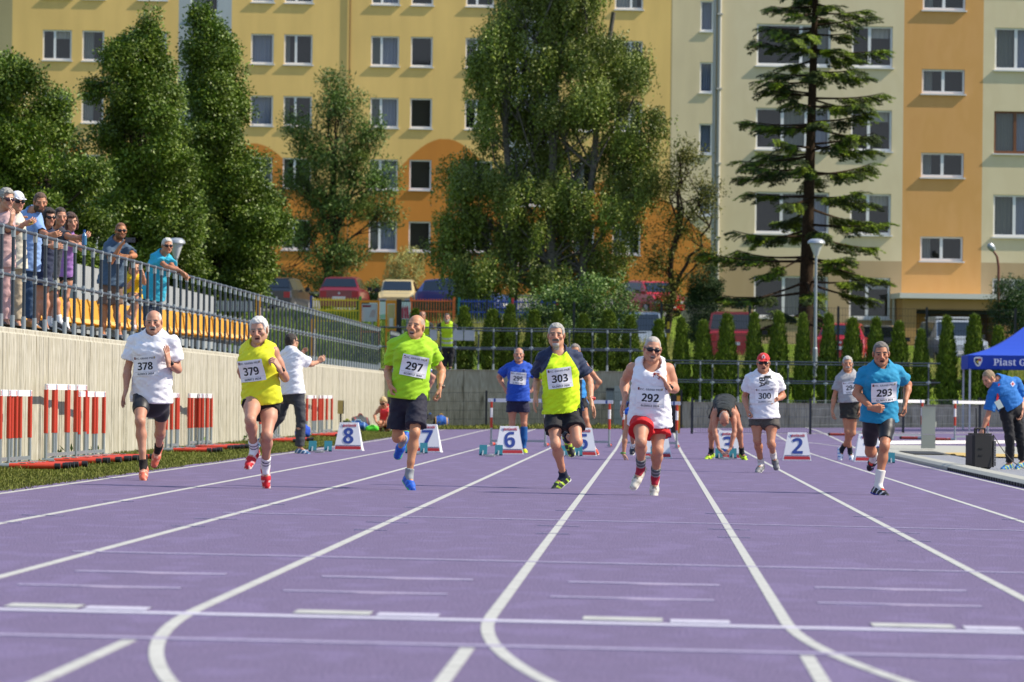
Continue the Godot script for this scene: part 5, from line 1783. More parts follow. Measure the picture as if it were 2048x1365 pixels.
func make_broadleaf() -> void:
	rng.seed = 76
	var bark := tri(ntex(0.05, 61, ["2a241c", "3c342a", "4a4236"], 256, 4), Vector3(1, 0.4, 1), 0.95)
	var birch_bark := tri(ntex(0.04, 62, ["2e2a24", "4a463e", "77736a", "5a564c"], 256, 4), Vector3(0.8, 2.0, 0.8), 0.9)
	var lm := leaf_mat(0.45, 0.5)
	var g0 := lin("3f5518")
	var g1 := lin("6a7e2c")
	var horn := [leaf_clump(66, 0.34, 0.088, 0.027, 0.25, g0, g1), leaf_clump(66, 0.38, 0.092, 0.027, 0.25, g0, g1), leaf_clump(56, 0.30, 0.085, 0.027, 0.3, lin("506420"), lin("7e903a"))]
	var grp := "leafy trees behind the stand"
	# far left
	tree("leafy_tree", "leafy tree at the left edge behind the spectators, loose and sunlit", "tree", Vector3(-14.6, 2.2, -131), [[Vector3.ZERO, Vector3(0.0, 3.8, 0), 0.15]], lobes_within([[7.0, -1.1, -0.6], [6.4, -1.6, -0.2], [5.9, -1.8, 0.5], [5.2, -1.9, 1.2], [4.2, -1.9, 1.5], [3.0, -1.9, 1.7], [0.6, -1.9, 1.8]], 62, 0.28, 0.62, 0.9, 62), horn, bark, lm, 1.0, grp, 0.16, 0.6)
	# the big pair
	var tops := [[0.3, 8.7, 0.0, 0.22, 0.45, 0.25, 26], [-0.45, 8.2, 0.0, 0.25, 0.45, 0.3, 28], [-1.15, 7.0, 0.1, 0.34, 0.26, 0.3, 26]]
	tops.append_array(lobes_within([[8.5, -0.6, 0.6], [7.9, -0.85, 1.0], [7.0, -1.0, 1.15], [6.2, -1.05, 1.4], [5.0, -1.2, 1.8], [3.4, -1.35, 1.9], [1.8, -1.3, 1.9], [0.6, -1.2, 1.7]], 98, 0.24, 0.66, 1.0, 62))
	tree("leafy_tree", "dense leafy tree with several pointed tops behind the lamp posts", "tree", Vector3(-14.0, 2.2, -147), [[Vector3.ZERO, Vector3(0.1, 5.6, 0), 0.17]], tops, horn, bark, lm, 1.0, grp, 0.17, 0.6)
	tops = [[-0.75, 9.3, 0.0, 0.22, 0.42, 0.25, 26], [-0.35, 8.9, 0.1, 0.2, 0.35, 0.25, 18], [1.55, 3.5, 0.1, 0.35, 0.22, 0.3, 22]]
	tops.append_array(lobes_within([[9.0, -1.05, -0.35], [8.4, -1.2, 0.3], [7.6, -1.35, 0.55], [6.9, -1.4, 0.68], [5.6, -1.4, 1.15], [4.5, -1.3, 1.4], [3.5, -1.3, 1.65], [2.7, -1.3, 1.5], [1.7, -1.2, 1.4], [0.5, -1.0, 1.2]], 100, 0.24, 0.66, 1.0, 62))
	tree("leafy_tree", "tallest dense leafy tree of the group, right of the several-topped one", "tree", Vector3(-12.0, 2.3, -152), [[Vector3.ZERO, Vector3(-0.1, 6.4, 0), 0.19]], tops, horn, bark, lm, 1.0, grp, 0.17, 0.6)
	tree("leafy_tree", "dark leafy tree filling the gap between the left edge tree and the group", "tree", Vector3(-16.6, 2.2, -152), [[Vector3.ZERO, Vector3(0.1, 4.0, 0), 0.14]], [[0.0, 5.0, 0, 1.0, 1.2, 0.9, 200], [-0.3, 3.6, 0, 1.6, 1.3, 1.2, 380], [0.5, 2.2, 0.2, 1.8, 1.2, 1.2, 400], [0.4, 1.0, 0.2, 2.0, 0.9, 1.1, 300]], horn, bark, lm, 1.0, grp, 0.10)
	# the airy tree with two dark tufts
	var air := [leaf_clump(22, 0.34, 0.15, 0.026, 0.35, lin("47602a"), lin("6f8440")), leaf_clump(18, 0.36, 0.15, 0.026, 0.35, lin("3e5824"), lin("667c3a"))]
	var t := tree("airy_tree", "airy young tree with thin leaves before the yellow flats, two dark mistletoe tufts in it", "tree", Vector3(-13.05, 4.25, -217), [[Vector3.ZERO, Vector3(0.35, 3.4, 0), 0.17], [Vector3(0.35, 3.2, 0), Vector3(1.2, 5.5, 0), 0.09], [Vector3(0.3, 3.2, 0), Vector3(0.1, 8.0, 0), 0.09]], [[0.2, 9.2, 0, 0.7, 0.6, 0.6, 60], [0.5, 8.2, 0, 1.2, 1.0, 1.0, 150], [-1.0, 7.3, 0, 1.0, 1.0, 0.9, 110], [1.6, 7.2, 0, 0.9, 0.9, 0.8, 110], [0.2, 6.3, 0, 1.6, 1.1, 1.2, 280], [-1.0, 5.1, 0, 1.2, 0.9, 1.0, 150], [2.0, 5.4, 0, 1.2, 0.9, 1.0, 150], [0.4, 4.4, 0, 1.6, 1.1, 1.2, 290], [2.2, 4.0, 0, 1.0, 0.8, 0.8, 100], [-0.8, 3.2, 0, 1.3, 0.8, 1.0, 150], [0.5, 2.4, 0.1, 1.3, 0.8, 1.0, 180], [0.1, 1.3, 0.1, 1.0, 0.6, 0.8, 90], [-1.6, 1.5, 0, 1.0, 0.25, 0.5, 40]], air, bark, leaf_mat(0.5, 0.6), 1.0, "", 0.05, 0.6)
	for q in [Vector3(1.35, 6.35, 0.3), Vector3(1.5, 4.25, 0.4)]:
		var at := []
		for k in 60: at.append(Transform3D(spin(0.55), q + rdir() * 0.48 * pow(rng.randf(), 0.5)))
		scatter(horn[2], at, "mistletoe", leaf_mat(0.6, 0.1), t, [], "stuff")
	# the big birch
	var b0 := lin("4c5c1e")
	var b1 := lin("84923e")
	var bir := [strand_clump(70, 0.95, 0.085, 0.030, b0, b1), strand_clump(70, 1.2, 0.085, 0.030, b0, b1), strand_clump(60, 0.8, 0.085, 0.032, lin("586526"), lin("949c56"))]
	rng.seed = 77
	var bl := lobes_within([[14.4, -0.6, 0.8], [13.0, -1.5, 1.8], [10.9, -2.1, 2.5], [9.9, -2.5, 2.7], [9.2, -2.9, 3.6], [7.7, -2.8, 4.1], [6.9, -3.0, 4.0], [6.0, -3.9, 4.1], [5.0, -3.6, 3.8], [4.2, -3.4, 3.7], [3.5, -4.1, 3.3], [2.2, -4.0, 3.1], [1.0, -3.2, 1.9]], 170, 0.34, 0.86, 1.5, 40, 0.8)
	for e in [[0.2, 12.2], [-0.4, 10.6], [0.8, 10.0], [0.0, 8.6], [1.2, 7.6], [-0.8, 7.2], [0.3, 6.0], [-0.9, 5.0], [0.8, 4.4], [-0.4, 3.4], [2.0, 8.8], [-1.6, 8.4]]: bl.append([e[0], e[1], -0.3, 0.95, 0.8, 0.9, 44])
	tree("birch_tree", "huge drooping birch with several trunks in front of the yellow flats", "tree", Vector3(-3.6, 3.5, -183), [[Vector3(-1.1, 0, 0), Vector3(-1.4, 9.0, 0), 0.16], [Vector3(0.2, 0, 0.2), Vector3(0.3, 12.0, 0), 0.19], [Vector3(1.0, 0, 0), Vector3(2.2, 10.5, 0), 0.16]], bl, bir, birch_bark, leaf_mat(0.45, 0.5), 0.9, "", 0.10, 0.5, 0.16)
	rng.seed = 78
	# thin half-bare tree
	var thin := [leaf_clump(24, 0.32, 0.08, 0.028, 0.2, lin("565c24"), lin("82803c"))]
	var th := tree("bare_tree", "thin half bare tree with brownish twigs right of the birch", "tree", Vector3(0.5, 3.2, -182), [[Vector3.ZERO, Vector3(0.35, 4.2, 0), 0.13], [Vector3(0.3, 1.6, 0), Vector3(1.4, 3.6, 0), 0.07], [Vector3(0.35, 4.0, 0), Vector3(0.5, 6.2, 0), 0.06]], [[0.5, 5.9, 0, 0.9, 0.7, 0.7, 80], [-0.1, 5.0, 0, 0.9, 0.8, 0.7, 80], [1.1, 4.6, 0, 0.9, 0.9, 0.7, 90], [0.3, 3.6, 0, 1.2, 0.8, 0.8, 80], [-0.3, 2.3, 0, 1.0, 0.8, 0.7, 80], [1.3, 2.6, 0, 0.8, 0.8, 0.7, 60], [0.0, 1.2, 0, 0.9, 0.7, 0.7, 80]], thin, tri(ntex(0.05, 63, ["332a22", "4a3e32"], 128, 4), Vector3(1, 1, 1), 0.95), leaf_mat(0.6, 0.4), 1.0, "", 0.0, 0.6)
	# shrubs
	var sh := [leaf_clump(40, 0.30, 0.10, 0.028, 0.15, lin("466226"), lin("748a48"))]
	var shd := [leaf_clump(40, 0.26, 0.07, 0.024, 0.1, lin("22381a"), lin("3a5424"))]
	var wil := [strand_clump(60, 0.6, 0.12, 0.014, lin("8a8a48"), lin("a8a468"))]
	var none := [[Vector3.ZERO, Vector3(0, 0.6, 0), 0.05]]
	tree("shrub", "wide grey green shrub under the birch behind the wire fence", "shrub", Vector3(-2.1, 2.4, -166), none, [[-0.9, 1.2, 0, 1.0, 0.9, 0.8, 150], [0.5, 1.4, 0, 1.1, 1.0, 0.8, 180], [-0.2, 0.6, 0.2, 1.5, 0.7, 0.8, 160]], sh, bark, lm, 1.0, "", 0.0)
	tree("shrub", "second grey green shrub right under the birch, beside the grey van", "shrub", Vector3(-2.6, 1.9, -161.2), none, [[0.0, 0.8, 0, 0.6, 0.7, 0.5, 70], [0.6, 0.5, 0, 0.5, 0.5, 0.5, 50]], sh, bark, lm, 0.8, "", 0.0)
	tree("willow_shrub", "pale yellowish willow shrub between the beige car and the birch", "shrub", Vector3(-9.6, 4.3, -212), none, [[0.0, 1.9, 0, 0.8, 0.9, 0.6, 60], [-0.3, 1.1, 0, 0.8, 0.7, 0.6, 40]], wil, bark, leaf_mat(0.6, 0.4), 1.0, "", 0.0, 0.5, 0.3)
	tree("round_shrub", "small round dark shrub behind the red van at the right", "shrub", Vector3(3.0, 2.2, -178.5), none, [[0, 0.95, 0, 0.52, 0.5, 0.5, 150]], shd, bark, lm, 0.6, "", 0.0)
	tree("round_shrub", "big round green shrub at the right edge beside the porch", "shrub", Vector3(12.15, 2.9, -184), none, [[0, 1.5, 0, 0.8, 0.95, 0.8, 320], [0.1, 0.7, 0, 0.8, 0.7, 0.8, 160]], shd, bark, lm, 0.8, "", 0.0)
	tree("juniper", "broad dark juniper column between the thin tree and the cream flats", "tree", Vector3(1.75, 2.9, -181), none, [[0.0, 1.0, 0, 0.60, 1.0, 0.6, 380], [0, 2.0, 0, 0.56, 0.75, 0.55, 260], [0.05, 0.3, 0.1, 0.7, 0.6, 0.6, 160]], shd, bark, leaf_mat(0.6, 0.15), 0.7, "", 0.0, 0.25)
	tree("bush", "leafy bush between the red and the beige car before the yellow flats", "shrub", Vector3(-10.55, 4.05, -205), none, [[0, 0.7, 0, 0.4, 0.6, 0.4, 60]], sh, bark, lm, 0.8, "", 0.0)

func make_conifer() -> void:
	rng.seed = 79
	# a spray: a flat frond with two rows of short twigs covered in needles
	var frond := func(c0: Color, c1: Color) -> ArrayMesh:
		var b := MB.new()
		for k in 16:
			var t := k / 15.0
			for sd in [-1.0, 1.0]:
				var at := Vector3(0, -0.10 * t * t, t * 0.62)
				var d := Vector3(sd * 0.75, rng.randf_range(-0.35, 0.05), 0.65).normalized()
				var l := 0.26 * (1.0 - 0.65 * t) * rng.randf_range(0.75, 1.2)
				for q in 4:
					b.col = c0.lerp(c1, clampf(q / 3.0 * 0.6 + rng.randf() * 0.4, 0, 1))
					var p := at + d * l * q / 4.0
					var dd := (d + rdir() * 0.45).normalized()
					one_leaf(b, p, dd, dd.cross((Vector3.UP + rdir() * 0.5).normalized()).normalized(), 0.12, 0.020, 0.2)
		return b.mesh()
	var dark: ArrayMesh = frond.call(lin("2a3618"), lin("4a5a28"))
	var tip: ArrayMesh = frond.call(lin("3a4e16"), lin("94ac2c"))
	var t := thing("spruce", "tall open spruce with bright young tips in front of the cream flats", "tree", Vector3(4.95, 2.2, -176))
	var bark := tri(ntex(0.05, 64, ["231d16", "35291e", "46382a"], 256, 4), Vector3(1, 0.5, 1), 0.95)
	var b := MB.new()
	b.path([Vector3(0, 0, 0), Vector3(0.03, 3.0, 0), Vector3(0.10, 6.5, 0), Vector3(0.20, 11.0, 0), Vector3(0.26, 14.5, 0)], 0.27, 0.05, 12)
	var tp := part(b.mesh(), "trunk", bark, t)
	var br := MB.new()
	var da := []
	var ti := []
	var dc := []
	var tc := []
	# whorls of branches: height, reach
	var y := 1.55
	var k := 0
	while y < 13.8:
		var reach := lerpf(3.1, 2.2, clampf((y - 5.0) / 5.0, 0, 1)) if y < 10.0 else lerpf(2.2, 0.7, (y - 10.0) / 4.0)
		var nb := 6
		for q in nb:
			var an := TAU * (q + 0.5 * (k % 2) + rng.randf_range(-0.22, 0.22)) / nb
			var r := reach * rng.randf_range(0.62, 1.15)
			var dir := Vector3(cos(an), 0, sin(an))
			var foot := Vector3(0.02 * y, y + rng.randf_range(-0.22, 0.22), 0)
			var pts := []
			var sag := rng.randf_range(0.0, 0.30) * (1.6 if y < 3.5 else 1.0)
			for e in 6:
				var s := e / 5.0
				pts.append(foot + dir * r * s + Vector3.UP * (-sag * r * s + 0.10 * r * s * s * s + (0.12 * r * s if y > 6.0 else 0.0)))
			br.path(pts, 0.045 * (0.5 + reach / 5.0), 0.010, 5)
			var n := int(r * 10.5)
			for e in n:
				var s := lerpf(0.30 if y > 4.0 else 0.45, 1.0, pow((e + rng.randf()) / n, 0.9))
				var f := s * 5.0
				var i0 := mini(int(f), 4)
				var p: Vector3 = (pts[i0] as Vector3).lerp(pts[i0 + 1], f - i0)
				var sd := 1.0 if rng.randf() < 0.5 else -1.0
				var out := (dir.rotated(Vector3.UP, sd * rng.randf_range(0.25, 1.0)) + Vector3.UP * rng.randf_range(-0.50, 0.06)).normalized()
				var x := Vector3.UP.cross(out).normalized()
				var bs := Basis(x, out.cross(x), out).scaled(Vector3.ONE * rng.randf_range(0.65, 1.15) * (1.1 - 0.35 * s))
				var v := rng.randf_range(0.75, 1.2)
				if rng.randf() < 0.45 and s > 0.4:
					ti.append(Transform3D(bs, p))
					tc.append(Color(v, v, v))
				else:
					da.append(Transform3D(bs, p - Vector3.UP * 0.03))
					dc.append(Color(v, v, v))
		y += lerpf(0.95, 0.66, clampf((y - 2.0) / 10.0, 0, 1))
		k += 1
	part(br.mesh(), "branches", bark, tp)
	scatter(dark, da, "needles", leaf_mat(0.6, 0.2), t, dc, "stuff")
	scatter(tip, ti, "young_needles", leaf_mat(0.6, 0.4), t, tc, "stuff")

func make_evergreens() -> void:
	rng.seed = 80
	var fm := func(c0: Color, c1: Color) -> ArrayMesh:
		var b := MB.new()
		for k in 26:
			var at := Vector3(rng.randf_range(-0.07, 0.07), rng.randf_range(-0.05, 0.10), rng.randf_range(-0.07, 0.07))
			var d := (Vector3(at.x * 7.0, 1.0, at.z * 7.0) + rdir() * 0.45).normalized()
			b.col = c0.lerp(c1, rng.randf())
			one_leaf(b, at, d, d.cross(rdir()).normalized(), 0.10, 0.016, 0.2)
		return b.mesh()
	var f0: ArrayMesh = fm.call(lin("3e5216"), lin("6c8026"))
	var protos := []
	for v in 3:
		var t := thing("clipped_evergreen", "", "shrub")
		var b := MB.new()
		b.cyl(Vector3.ZERO, Vector3(0, 1.5, 0), 0.035, 0.012, 6)
		part(b.mesh(), "stem", mat("3a2e22", 0.9), t)
		var at := []
		var tc := []
		var nf := noise(0.8, 70 + v, 2)
		for k in 620:
			var y := pow(rng.randf(), 0.85)
			var w := 0.31 * pow(1.0 - y, 0.62) * (0.72 + 0.28 * sst(0, 0.15, y)) + 0.02
			var a := rng.randf() * TAU
			var r := w * pow(rng.randf(), 0.30) * (1.0 + 0.35 * nf.get_noise_3d(cos(a) * 2, y * 7, sin(a) * 2))
			var out := Vector3(cos(a), 0, sin(a))
			at.append(Transform3D(Basis(Vector3(0, 1, 0).cross(out).normalized(), rng.randf_range(-0.4, 0.1)) * Basis(Vector3.UP, rng.randf() * TAU), out * r + Vector3.UP * (y * 1.86)))
			var q := rng.randf_range(0.75, 1.25)
			tc.append(Color(q, q, q * 0.8))
		scatter(f0, at, "foliage", leaf_mat(0.6, 0.35), t, tc, "stuff")
		protos.append(t)
	var grp := "clipped evergreens along the railing"
	# x, top height over the ground, side; the left ones stand on the upper terrace
	var spots := EVERGREENS
	for k in spots.size():
		var s: Array = spots[k]
		var p: Node3D = protos[k % 3]
		var t: Node3D = p
		var ord := ["first", "second", "third", "fourth", "fifth", "sixth", "seventh", "eighth", "ninth", "tenth", "eleventh", "twelfth", "thirteenth", "fourteenth", "fifteenth"]
		var lbl: String = ("%s evergreen from the left behind the upper back railing" % ord[k]) if s[0] < 0.0 else ("%s evergreen from the right behind the lower right railing" % ord[spots.size() - 1 - k])
		if k < 3: tag(t, lbl, "shrub", grp)
		else: t = dup(p, "clipped_evergreen", Vector3.ZERO, 0.0, lbl, grp)
		t.position = Vector3(s[0], s[1], s[2])
		t.rotation.y = k * 1.3
		var sc: float = s[3] / 1.95
		var wd: float = [0.88, 1.0, 1.12, 0.95, 1.05][k % 5]
		t.scale = Vector3(wd, sc, wd)

func make_grass() -> void:
	rng.seed = 81
	var blades := func(n: int, h: float, w: float, c0: Color, c1: Color, spread: float) -> ArrayMesh:
		var b := MB.new()
		for k in n:
			var at := Vector3(rng.randf_range(-spread, spread), 0, rng.randf_range(-spread, spread))
			var ln := Vector3(rng.randf_range(-0.4, 0.4), 1, rng.randf_range(-0.4, 0.4)).normalized()
			var hh := h * rng.randf_range(0.5, 1.15)
			b.col = c0.lerp(c1, rng.randf())
			one_leaf(b, at, ln, ln.cross(rdir()).normalized(), hh, w, 0.1)
		return b.mesh()
	var tall: ArrayMesh = blades.call(26, 0.75, 0.012, lin("6c7a30"), lin("a8a060"), 0.22)
	var low: ArrayMesh = blades.call(26, 0.30, 0.012, lin("4c6a1e"), lin("78883a"), 0.22)
	var tiny: ArrayMesh = blades.call(22, 0.034, 0.005, lin("525e1e"), lin("76783a"), 0.13)
	var at := []
	var tc := []
	for k in 2600:
		var x := rng.randf_range(-13.0, 0.5)
		var z := rng.randf_range(-190, -154.5)
		var q := rng.randf_range(0.8, 1.2)
		at.append(Transform3D(spin(rng.randf_range(0.7, 1.2), 0.1), Vector3(x, land(x, z) - 0.02, z)))
		tc.append(Color(q, q, q))
	scatter(low, at, "meadow_grass", leaf_mat(0.7, 0.4), self, tc, "stuff")
	at = []
	tc = []
	for k in 1500:
		var x := rng.randf_range(-6.6, 0.8) if k < 1100 else rng.randf_range(1.5, 14.0)
		var z := rng.randf_range(-172, -160.2) if k < 1100 else rng.randf_range(-165, -157.4)
		var q := rng.randf_range(0.8, 1.25)
		at.append(Transform3D(spin(rng.randf_range(0.6, 1.2) * (1.0 if k < 1100 else 0.6), 0.12), Vector3(x, land(x, z) - 0.02, z)))
		tc.append(Color(q, q, q * 0.9))
	scatter(tall, at, "tall_grass", leaf_mat(0.7, 0.4), self, tc, "stuff")
	at = []
	tc = []
	for k in 6500:
		var z := -45.0 - 104.0 * pow(rng.randf(), 1.2)
		var x := rng.randf_range(-7.25, -5.74)
		if k % 3 == 0: x = -5.74 - absf(rng.randfn(0, 0.06))
		if k % 5 == 0: x = -7.28 + absf(rng.randfn(0, 0.08))
		var q := rng.randf_range(0.75, 1.3)
		at.append(Transform3D(spin(rng.randf_range(0.6, 1.3), 0.2), Vector3(x, gy(-5.7, z) - 0.01 + sst(-5.7, -7.3, x) * 0.05, z)))
		tc.append(Color(q, q, q * 0.9))
	for k in 700:
		var x := rng.randf_range(-7.2, 0.5)
		var z := rng.randf_range(-148.9, -146.3)
		at.append(Transform3D(spin(rng.randf_range(1.2, 3.2), 0.2), Vector3(x, gy(x, z), z)))
		tc.append(Color(1.1, 1.1, 0.8))
	scatter(tiny, at, "verge_grass", leaf_mat(0.7, 0.4), self, tc, "stuff")
	var weed := leaf_clump(14, 0.12, 0.10, 0.03, 0.0, lin("3c5c20"), lin("5e7c30"))
	for q in [[-7.22, -67.0, 1.0], [-7.22, -70.5, 0.7], [-7.2, -87.5, 0.8], [-7.2, -97.5, 0.8], [-0.4, -148.6, 1.4]]:
		var t := thing("weed", ["leafy weed at the foot of the concrete wall behind the tall hurdles", "small leafy weed at the wall between the hurdle stacks", "leafy weed at the wall beside the compact hurdle stack", "leafy weed at the wall left of the pole sign", "leafy weed at the back wall behind the hurdles"][int(absf(q[1]) > 69) + int(absf(q[1]) > 80) + int(absf(q[1]) > 90) + int(absf(q[1]) > 120)], "weed", Vector3(q[0], gy(-5.7, q[1]) + 0.1, q[1]))
		part(weed, "leaves", leaf_mat(0.5, 0.4), t).scale = Vector3.ONE * q[2]

# ------------------------------------------------------------------ things on the track
func make_boards() -> void:
	var white := mat("dcdde0", 0.55)
	var at := [[8, -4.94, -89.2], [7, -3.65, -89.2], [6, -2.30, -88.7], [5, -1.10, -88.4], [4, 0.11, -87.9], [3, 1.27, -89.3], [2, 2.39, -88.9], [1, 3.57, -89.6]]
	for q in at:
		var n: int = q[0]
		var t := thing("lane_board", "white lane marker board with blue number %s" % ["", "1 behind runner 293", "2", "3 behind the bending man", "4, mostly hidden by the legs of runner 292", "5 behind the neon yellow runner", "6 before the man in blue", "7 beside runner 297", "8 nearest the wall"][n], "lane marker", Vector3(q[1], gy(q[1], q[2]), q[2]), rng.randf_range(-0.06, 0.06), "lane marker boards behind the starting blocks")
		var b := MB.new()
		var w0 := 0.232
		var w1 := 0.150
		var h := 0.46
		var d0 := 0.18
		var d1 := 0.05
		var p := [Vector3(-w0, 0, d0), Vector3(w0, 0, d0), Vector3(w1, h, d1), Vector3(-w1, h, d1), Vector3(-w0, 0, -d0), Vector3(w0, 0, -d0), Vector3(w1, h, -d1), Vector3(-w1, h, -d1)]
		b.quad(p[0], p[1], p[2], p[3]); b.quad(p[1], p[5], p[6], p[2]); b.quad(p[5], p[4], p[7], p[6]); b.quad(p[4], p[0], p[3], p[7]); b.quad(p[3], p[2], p[6], p[7])
		part(b.mesh(), "board", white, t)
		var e := MB.new()
		e.box(Vector3(-w0 - 0.006, 0.0, -d0 - 0.006), Vector3(w0 + 0.006, 0.012, d0 + 0.006))
		part(e.mesh(), "board_rim", white, t)
		# lettering lies on the sloping face
		var sl := atan2(d0 - d1, h)
		var face := func(y: float) -> Transform3D: return Transform3D(Basis(Vector3.RIGHT, -sl), Vector3(0, y, lerpf(d0, d1, y / h) + 0.004))
		var band := func(y0: float, y1: float, col: String, called: String) -> void:
			var m := MB.new()
			var a := lerpf(w0, w1, y0 / h) - 0.012
			var c := lerpf(w0, w1, y1 / h) - 0.012
			var za := lerpf(d0, d1, y0 / h) + 0.003
			var zc := lerpf(d0, d1, y1 / h) + 0.003
			m.quad(Vector3(-a, y0, za), Vector3(a, y0, za), Vector3(c, y1, zc), Vector3(-c, y1, zc))
			part(m.mesh(), called, mat(col, 0.6), t)
		band.call(0.020, 0.072, "a8242c", "red_band")
		band.call(0.080, 0.090, "27366e", "blue_band")
		text_part(str(n), 0.36, "board_number", mat("25408c", 0.6), t, face.call(0.235), true)
		text_part("polanik", 0.062, "board_maker", mat("b0303a", 0.6), t, (face.call(0.412) as Transform3D) * Transform3D(Basis(Vector3(1, 0, 0), Vector3(0.25, 1, 0), Vector3(0, 0, 1)), Vector3(0.018, 0, 0)), true)
		var lg := MB.new()
		var lt: Transform3D = (face.call(0.412) as Transform3D) * Transform3D(Basis.IDENTITY, Vector3(-0.105, 0, 0.001))
		lg.poly(PackedVector2Array([Vector2(-0.022, 0.014), Vector2(-0.012, 0.014), Vector2(0.0, -0.006), Vector2(0.012, 0.018), Vector2(0.018, 0.014), Vector2(0.004, -0.022), Vector2(-0.004, -0.020)]), 0, 0.002, lt)
		part(lg.mesh(), "board_logo", mat("25408c", 0.6), t)

func make_blocks() -> void:
	var teal := tri(ntex(0.1, 81, ["2c6c7c", "347888", "2a6474", "3c8090"], 128, 4), Vector3(4, 4, 4), 0.7)
	var zinc := mat("b4b6b4", 0.4, 0.6)
	var proto: Node3D = null
	for q in [[8, -5.14, -84.8], [7, -3.66, -85.2], [6, -2.47, -84.5], [5, -1.25, -86.4], [4, -0.05, -87.0], [3, 1.22, -87.95], [1, 3.70, -86.4]]:
		var lbl: String = "teal starting block %s" % ["", "in front of board 1, right of runner 293", "", "the bald man in black is reaching down to", "hidden behind the legs of runner 292", "behind the raised shoe of the neon yellow runner", "in front of board 6 left of the neon runner", "in front of board 7 beside runner 297", "in front of board 8 right of the white polo man"][q[0]]
		var at := Vector3(q[1], gy(q[1], q[2]) + 0.004, q[2])
		if proto:
			dup(proto, "starting_block", at, rng.randf_range(-0.04, 0.04), lbl, "starting blocks in the lanes")
			continue
		var t := thing("starting_block", lbl, "starting block", at, 0.0, "starting blocks in the lanes")
		proto = t
		var b := MB.new()
		b.box(Vector3(-0.035, 0.0, -0.55), Vector3(0.035, 0.035, 0.35))
		b.box(Vector3(-0.07, 0.0, 0.30), Vector3(0.07, 0.02, 0.38))
		part(b.mesh(), "rail", zinc, t)
		for sd in [-1.0, 1.0]:
			var p := MB.new()
			var z: float = 0.18 if sd < 0.0 else -0.02
			var tf := Transform3D(Basis(Vector3.RIGHT, -0.55), Vector3(sd * 0.115, 0.025, z))
			p.box(Vector3(-0.06, 0.0, -0.02), Vector3(0.06, 0.17, 0.02), tf)
			part(p.mesh(), "foot_pad", teal, t)
			var s := MB.new()
			s.bar(Vector3(sd * 0.03, 0.02, z), Vector3(sd * 0.10, 0.03, z), 0.03, 0.02)
			s.bar(Vector3(sd * 0.115, 0.012, z + 0.12), Vector3(sd * 0.115, 0.10, z - 0.05), 0.02, 0.02)
			part(s.mesh(), "pad_bracket", zinc, t)

func hurdle_shape(t: Node3D, h: float, foot: float, old: bool) -> void:   # the bar along x, feet towards +z
	var red := mat("b83418", 0.5)
	var zinc := mat("98a2a4", 0.4, 0.6)
	var bw := 1.18
	var b := MB.new()
	b.box(Vector3(-bw / 2, h - 0.07, -0.012), Vector3(bw / 2, h, 0.012))
	part(b.mesh(), "bar", mat("e2e2e0", 0.5), t)
	var mk := MB.new()
	for sx in [-1.0, 1.0]:
		mk.box(Vector3(sx * 0.46 - 0.02, h - 0.068, -0.0145), Vector3(sx * 0.46 + 0.02, h - 0.002, 0.0145))
	part(mk.mesh(), "bar_stripe", mat("34508c", 0.5), t)
	var mr := MB.new()
	for sx in [-1.0, 1.0]:
		mr.box(Vector3(sx * 0.555 - 0.018, h - 0.060, -0.015), Vector3(sx * 0.555 + 0.018, h - 0.012, 0.015))
	part(mr.mesh(), "bar_mark", mat("c8605c" if old else "d8d4d2", 0.5), t)
	for sx in [-1.0, 1.0]:
		var x: float = sx * 0.52
		var p := MB.new()
		p.cyl(Vector3(x, h * 0.38, 0), Vector3(x, h - 0.065, 0), 0.026, 0.026, 8)
		var post := part(p.mesh(), "post", red, t)
		if not old:
			var st := MB.new()
			st.cyl(Vector3(x, h * 0.60, 0), Vector3(x, h * 0.80, 0), 0.0275, 0.0275, 8)
			part(st.mesh(), "post_sticker", mat("e0dcd8", 0.5), post)
		else:
			var dots := MB.new()
			for k in 5:
				var y := h * (0.47 + 0.095 * k)
				dots.box(Vector3(x + 0.018, y - 0.008, -0.012), Vector3(x + 0.0285, y + 0.008, 0.012))
			tag(part(dots.mesh(), "height_marks", mat("d8d4cc", 0.5), post), "", "", "", "stuff")
		var l := MB.new()
		l.cyl(Vector3(x, 0.03, 0), Vector3(x, h * 0.40, 0), 0.021, 0.021, 8)
		part(l.mesh(), "post_sleeve", zinc, t)
		var f := MB.new()
		f.cyl(Vector3(x, 0.035, -0.04), Vector3(x, 0.035, foot * 0.16), 0.032, 0.03, 8)
		part(f.mesh(), "foot_joint", zinc, t)
		var g := MB.new()
		g.cyl(Vector3(x, 0.035, foot * 0.16), Vector3(x, 0.035, foot - 0.06), 0.030, 0.030, 8)
		var foot_n := part(g.mesh(), "foot", mat("c03c1e", 0.5), t)
		var e := MB.new()
		e.cyl(Vector3(x, 0.035, foot - 0.06), Vector3(x, 0.035, foot), 0.034, 0.034, 8)
		part(e.mesh(), "foot_cap", mat("17171a", 0.6), foot_n)
		var w := MB.new()
		w.box(Vector3(x - 0.02, 0.064, foot * 0.34), Vector3(x + 0.02, 0.068, foot * 0.44))
		part(w.mesh(), "foot_sticker", mat("e0dcd8", 0.6), foot_n)
	var c := MB.new()
	c.box(Vector3(-0.52, 0.08, -0.015), Vector3(0.52, 0.12, 0.015))
	part(c.mesh(), "cross_bar", zinc, t)

